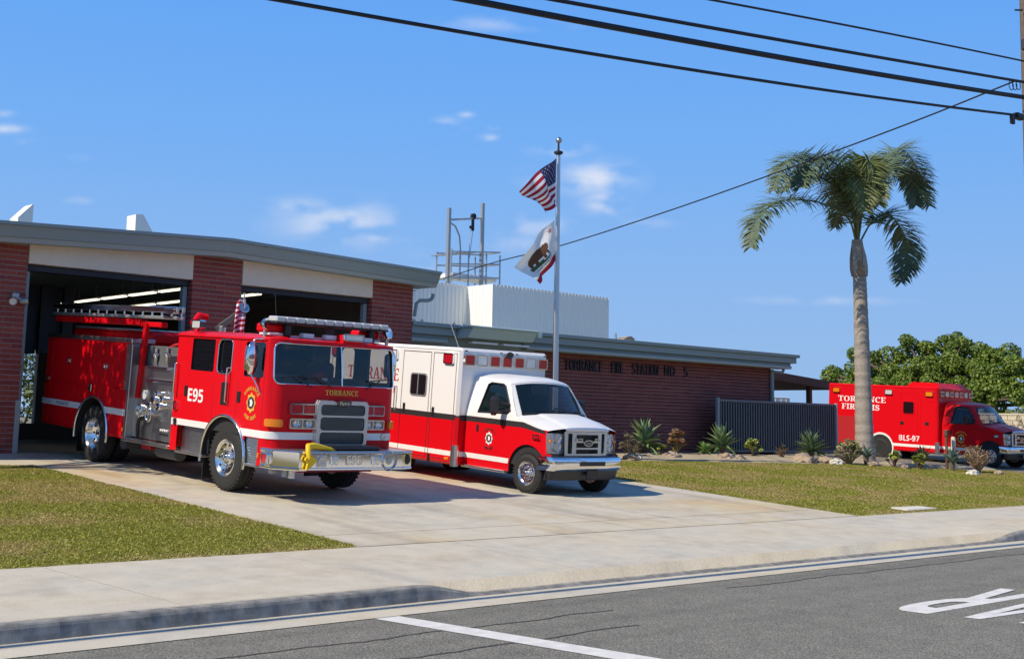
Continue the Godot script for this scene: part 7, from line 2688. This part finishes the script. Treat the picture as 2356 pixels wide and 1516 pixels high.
# ---- poles, wires, backdrop things -----------------------------------------------------------------------------------
func build_wires() -> void:
	var z := -10.9
	var c0 := at_z(2365, 20, z)
	var c1 := at_z(2372, 300, z)
	var up := thing("utility_pole", "dark wooden utility pole carrying the overhead cables", "utility pole", Vector3(c1.x, 0.2, z))
	var b := MB.new()
	b.tube([Vector3(0, 0, 0), Vector3(0, 6, 0), Vector3(c0.x - c1.x, 13.0, 0)], [0.17, 0.145, 0.12], 14)
	part("pole", b, M.pole_wood, up)
	b = MB.new()
	var q := at_z(2352, 105, z) - up.position
	b.box(q + Vector3(0, 0, 0.1), Vector3(0.16, 0.22, 0.16), 0.02)
	part("clamp", b, M.dark_metal, up)
	b = MB.new()
	q = at_z(2340, 22, z) - up.position
	b.cyl(q + Vector3(-0.05, -0.02, 0), q + Vector3(0.25, 0.05, 0), 0.018, 6)
	part("step_bolt", b, M.dark_metal, up)
	b = MB.new()
	q = at_z(2345, 268, z) - up.position
	b.box(q, Vector3(0.26, 0.12, 0.12), 0.02)
	b.box(q + Vector3(-0.26, -0.10, 0), Vector3(0.12, 0.18, 0.06), 0.01)
	part("splice_box", b, M.dark_metal, up)
	var defs := [[[2360, 141], [2000, 68], [1640, 0], 0.018, "topmost thin black cable spanning from the utility pole"], [[2360, 189], [1700, 75], [1280, 0], 0.028, "second black cable from the top on the utility pole"], [[2360, 224], [1700, 115], [1080, 0], 0.044, "thickest black bundled cable on the utility pole"], [[2360, 267], [1500, 146], [640, 0], 0.024, "lowest black cable spanning from the utility pole"]]
	for d in defs:
		var p: Array = []
		for k in 3: p.append(at_z(d[k][0], d[k][1], z))
		var x0: float = p[0].x
		var x1: float = p[1].x
		var x2: float = p[2].x
		var pts: Array = []
		for i in 61:
			var x := lerpf(-6.0, x0, i / 60.0)
			var y: float = p[0].y * (x - x1) * (x - x2) / ((x0 - x1) * (x0 - x2)) + p[1].y * (x - x0) * (x - x2) / ((x1 - x0) * (x1 - x2)) + p[2].y * (x - x0) * (x - x1) / ((x2 - x0) * (x2 - x1))
			pts.append(Vector3(x, y, z))
		var w := thing("overhead_cable", d[4], "cable", Vector3.ZERO, "overhead cables")
		b = MB.new()
		b.tube(pts, d[3], 8)
		part("strand", b, M.cable, w)
	# service drop to the roof
	var s := at_z(2335, 187, z)
	var e := at_z(1020, 641, -33.0)
	var nn := (e - s).cross(Vector3.UP).normalized()
	var pts2: Array = []
	for px in [[2335, 187], [2100, 281], [1780, 400], [1530, 488], [1290, 565], [1140, 603], [1020, 641]]:
		var dd := pixel_dir(px[0], px[1])
		var eye := Vector3(0, 1.75, 0)
		pts2.append(eye + dd * ((s - eye).dot(nn) / dd.dot(nn)))
	var sm: Array = []
	for i in 49: sm.append(spline(pts2, i / 48.0))
	var w2 := thing("service_wire", "thin single wire slanting from utility pole down to station roof", "cable", Vector3.ZERO)
	b = MB.new()
	b.tube(sm, 0.017, 6)
	part("strand", b, M.cable, w2)
	b = MB.new()
	for k in 3:
		var loop: Array = []
		var c := at_z(2328 + k * 7, 194, z)
		for i in 17: loop.append(c + Vector3(cos(TAU * i / 16) * 0.09, sin(TAU * i / 16) * 0.09 - 0.02, 0.01 * k))
		b.tube(loop, 0.008, 5, false)
	part("slack_loop", b, M.cable, w2)

func house(called: String, label: String, at: Vector3, w: float, d: float, h: float, k: Color, roofc: Color) -> void:
	var ho := thing(called, label, "house", at)
	var wm := StandardMaterial3D.new()
	wm.albedo_color = lin(k.r, k.g, k.b)
	wm.roughness = 0.9
	var rm := StandardMaterial3D.new()
	rm.albedo_color = lin(roofc.r, roofc.g, roofc.b)
	rm.roughness = 0.9
	var b := MB.new()
	b.bb(Vector3(-w / 2, -0.2, 0), Vector3(w / 2, h, d))
	part("wall", b, wm, ho)
	b = MB.new()
	b.prism(PackedVector2Array([Vector2(-0.6, h - 0.05), Vector2(d + 0.6, h - 0.05), Vector2(d / 2, h + d * 0.22)]), -w / 2 - 0.5, w / 2 + 0.5, Basis(Vector3(0, 0, 1), Vector3(0, 1, 0), Vector3(-1, 0, 0)))
	part("roof", b, rm, ho)
	for x in [-w * 0.3, w * 0.28]:
		b = MB.new()
		b.bb(Vector3(x - 0.8, 0.9, -0.05), Vector3(x + 0.8, 2.1, 0.02), 0.01)
		var wf := part("window", b, M.white_letter, ho)
		b = MB.new()
		b.bb(Vector3(x - 0.72, 0.98, -0.055), Vector3(x + 0.72, 2.02, -0.051))
		part("pane", b, M.glass_dark, wf)
	b = MB.new()
	b.bb(Vector3(-0.5, 0, -0.06), Vector3(0.5, 2.1, 0.02), 0.01)
	part("door", b, M.wood_brown, ho)

func build_backdrop() -> void:
	# open carport beside the offices
	var cp := thing("carport", "brown-roofed open carport beyond the end of the brick wall", "carport", Vector3(36.6, 0.9, -30.0))
	var b := MB.new()
	var za := 1.2
	var zb := -5.0
	b.prism(PackedVector2Array([Vector2(0.0, 3.20), Vector2(10.2, 2.56), Vector2(10.2, 2.70), Vector2(0.0, 3.36)]), zb, za)
	part("roof", b, M.wood_brown, cp)
	b = MB.new()
	b.prism(PackedVector2Array([Vector2(0.0, 3.02), Vector2(10.25, 2.40), Vector2(10.25, 2.60), Vector2(0.0, 3.24)]), za - 0.1, za + 0.06)
	part("fascia_beam", b, M.wood_brown, cp)
	for x in [3.0, 7.2, 9.7]:
		for z in [0.9, -4.6]:
			b = MB.new()
			b.bb(Vector3(x - 0.09, -0.2, z - 0.09), Vector3(x + 0.09, 3.02 - x * 0.06, z + 0.09), 0.01)
			part("post", b, M.wood_brown, cp)
	var ct := thing("storage_container", "plain white storage container standing beyond the carport", "container", Vector3(at_z(1797, 915, -40.0).x, 0.9, -40.0))
	b = MB.new()
	b.bb(Vector3(-0.95, 0.1, -2.0), Vector3(0.85, 2.62, 0.0), 0.03)
	part("shell", b, M.screen_white, ct)
	for x in [-0.5, 0.0, 0.45]:
		b = MB.new()
		b.cyl(Vector3(x, 0.2, 0.03), Vector3(x, 2.5, 0.03), 0.02, 6)
		part("lock_bar", b, M.screen_white, ct)
	b = MB.new()
	for x in [-0.8, 0.7]: b.bb(Vector3(x - 0.1, -0.05, -1.9), Vector3(x + 0.1, 0.12, -0.1))
	part("skid", b, M.under, ct)
	var pc := thing("parked_car", "dark car roof showing above the bar fence under the carport", "car", Vector3(at_z(1838, 930, -34.0).x, 0.9, -34.0))
	b = MB.new()
	b.prism(PackedVector2Array([Vector2(-1.9, 0.3), Vector2(2.0, 0.3), Vector2(2.05, 0.85), Vector2(1.3, 1.05), Vector2(-1.9, 1.0)]), -0.85, 0.85)
	part("body", b, M.charcoal, pc)
	b = MB.new()
	b.prism(PackedVector2Array([Vector2(-1.6, 1.0), Vector2(1.2, 1.03), Vector2(0.5, 1.55), Vector2(0.2, 1.62), Vector2(-0.9, 1.62), Vector2(-1.3, 1.5)]), -0.75, 0.75)
	part("cabin", b, M.charcoal, pc)
	for x in [-1.2, 1.3]:
		for z in [-0.86, 0.86]:
			b = MB.new()
			b.cyl(Vector3(x, 0.32, z - 0.1), Vector3(x, 0.32, z + 0.1), 0.32, 18)
			part("wheel", b, M.rubber, pc)
	# tan boundary wall with dry creeper, far along
	var wall := thing("boundary_wall", "tan block boundary wall with dry creeper beyond the red ambulance", "wall", Vector3(52, 0.7, -26.2))
	b = MB.new()
	b.bb(Vector3(0, -0.3, 0), Vector3(0.2, 1.86, 14.0), 0.01)
	part("core", b, M.mortar, wall)
	b = MB.new()
	b.box(Vector3.ZERO, Vector3(0.04, 0.185, 0.385), 0.006)
	var blk := b.mesh()
	for r in 9:
		for k in 14:
			put("block", blk, M.wall_block, wall, T(Vector3(-0.012, 0.15 + r * 0.2, 0.2 + k * 0.4 + (0.2 if r % 2 == 1 else 0.0))))
	b = MB.new()
	b.bb(Vector3(-0.05, 1.86, -0.02), Vector3(0.25, 1.94, 14.0), 0.01)
	part("coping", b, M.wall_block, wall)
	b = MB.new()
	b.bb(Vector3(-0.06, -0.3, -0.35), Vector3(0.3, 2.25, 0.0), 0.01)
	part("end_post", b, M.pale_rock, wall)
	var rg := RandomNumberGenerator.new()
	rg.seed = 8
	var vine := thing("dry_creeper", "bare tan creeper stems hanging over the boundary wall", "creeper", Vector3(51.85, 0.7, -26.0))
	b = MB.new()
	b.col = Color(0.20, 0.16, 0.11)
	for i in 46:
		var p := Vector3(rg.randf_range(-0.1, 0.05), rg.randf_range(1.0, 1.95), rg.randf_range(0.1, 4.5))
		var pts: Array = [p]
		for k in 4: pts.append(pts[-1] + Vector3(rg.randf_range(-0.05, 0.05), rg.randf_range(-0.32, 0.02), rg.randf_range(-0.25, 0.25)))
		b.tube(pts, 0.013, 4)
	part("stems", b, M.painted, vine, true)
	b = MB.new()
	var bl: Array = []
	for i in 10: bl.append([Vector3(-0.1, rg.randf_range(-0.1, 0.85), rg.randf_range(0.4, 5.0)), 0.42])
	leaf_cloud(b, bl, 1500, 0.12, [Color(0.30, 0.27, 0.18), Color(0.24, 0.22, 0.13), Color(0.14, 0.16, 0.07)], rg)
	part("foliage", b, M.leaf, vine, true)
	var bush := thing("wall_bush", "yellow-green bush rising behind the boundary wall", "bush", Vector3(53.6, 0.7, -25.0))
	b = MB.new()
	leaf_cloud(b, [[Vector3(0, 1.9, 0.2), 0.55], [Vector3(0, 1.75, -0.5), 0.5], [Vector3(0.2, 1.8, 1.3), 0.4]], 900, 0.15, [Color(0.20, 0.24, 0.03), Color(0.14, 0.18, 0.03)], rg)
	part("foliage", b, M.leaf, bush, true)
	b = MB.new()
	b.tube([Vector3(0, -0.1, 0), Vector3(0, 1.7, 0)], [0.05, 0.02], 6)
	part("stem", b, M.bark, bush)
	# bollard and dark post by the red ambulance
	var p0 := bed_point(2196, 1060, -20.5)
	var bo := thing("bollard", "cream round bollard before the red ambulance's door", "bollard", Vector3(p0.x, ground_y(p0.x, p0.z), p0.z))
	b = MB.new()
	b.tube([Vector3(0, -0.1, 0), Vector3(0, 0.98, 0), Vector3(0, 1.02, 0)], [0.075, 0.075, 0.05], 14)
	part("shaft", b, M.cream, bo)
	var p1 := bed_point(2180, 1060, -20.5)
	var po := thing("marker_post", "slim dark post with square head beside the cream bollard", "post", Vector3(p1.x, ground_y(p1.x, p1.z), p1.z))
	b = MB.new()
	b.bb(Vector3(-0.035, -0.1, -0.035), Vector3(0.035, 1.05, 0.035), 0.006)
	part("shaft", b, M.wood_brown, po)
	b = MB.new()
	b.box(Vector3(0, 1.12, 0), Vector3(0.13, 0.20, 0.13), 0.015)
	part("head", b, M.wood_brown, po)
	# homes across the street behind the photographer, mirrored in glass and chrome
	house("cottage", "single-storey tan house across the street", Vector3(2.0, 0.1, 11.0), 15.0, 8.0, 3.0, Color(0.42, 0.36, 0.28), Color(0.10, 0.08, 0.07))
	house("cottage", "single-storey grey house across the street", Vector3(19.0, 0.1, 11.5), 15.0, 8.0, 3.0, Color(0.30, 0.31, 0.31), Color(0.09, 0.09, 0.10))
	house("cottage", "single-storey white house across the street", Vector3(36.0, 0.1, 11.0), 15.0, 8.0, 3.0, Color(0.55, 0.54, 0.50), Color(0.12, 0.08, 0.06))

func _ready() -> void:
	rng.seed = 1
	setup_view()
	make_materials()
	build_ground()
	build_station()
	build_sign()
	build_bay_lights()
	build_roof_things()
	build_flags()
	build_fence()
	build_engine()
	build_ambulance(true)
	build_ambulance(false)
	build_palm()
	build_trees()
	build_bed()
	build_grass()
	build_wires()
	build_backdrop()
	print("built")
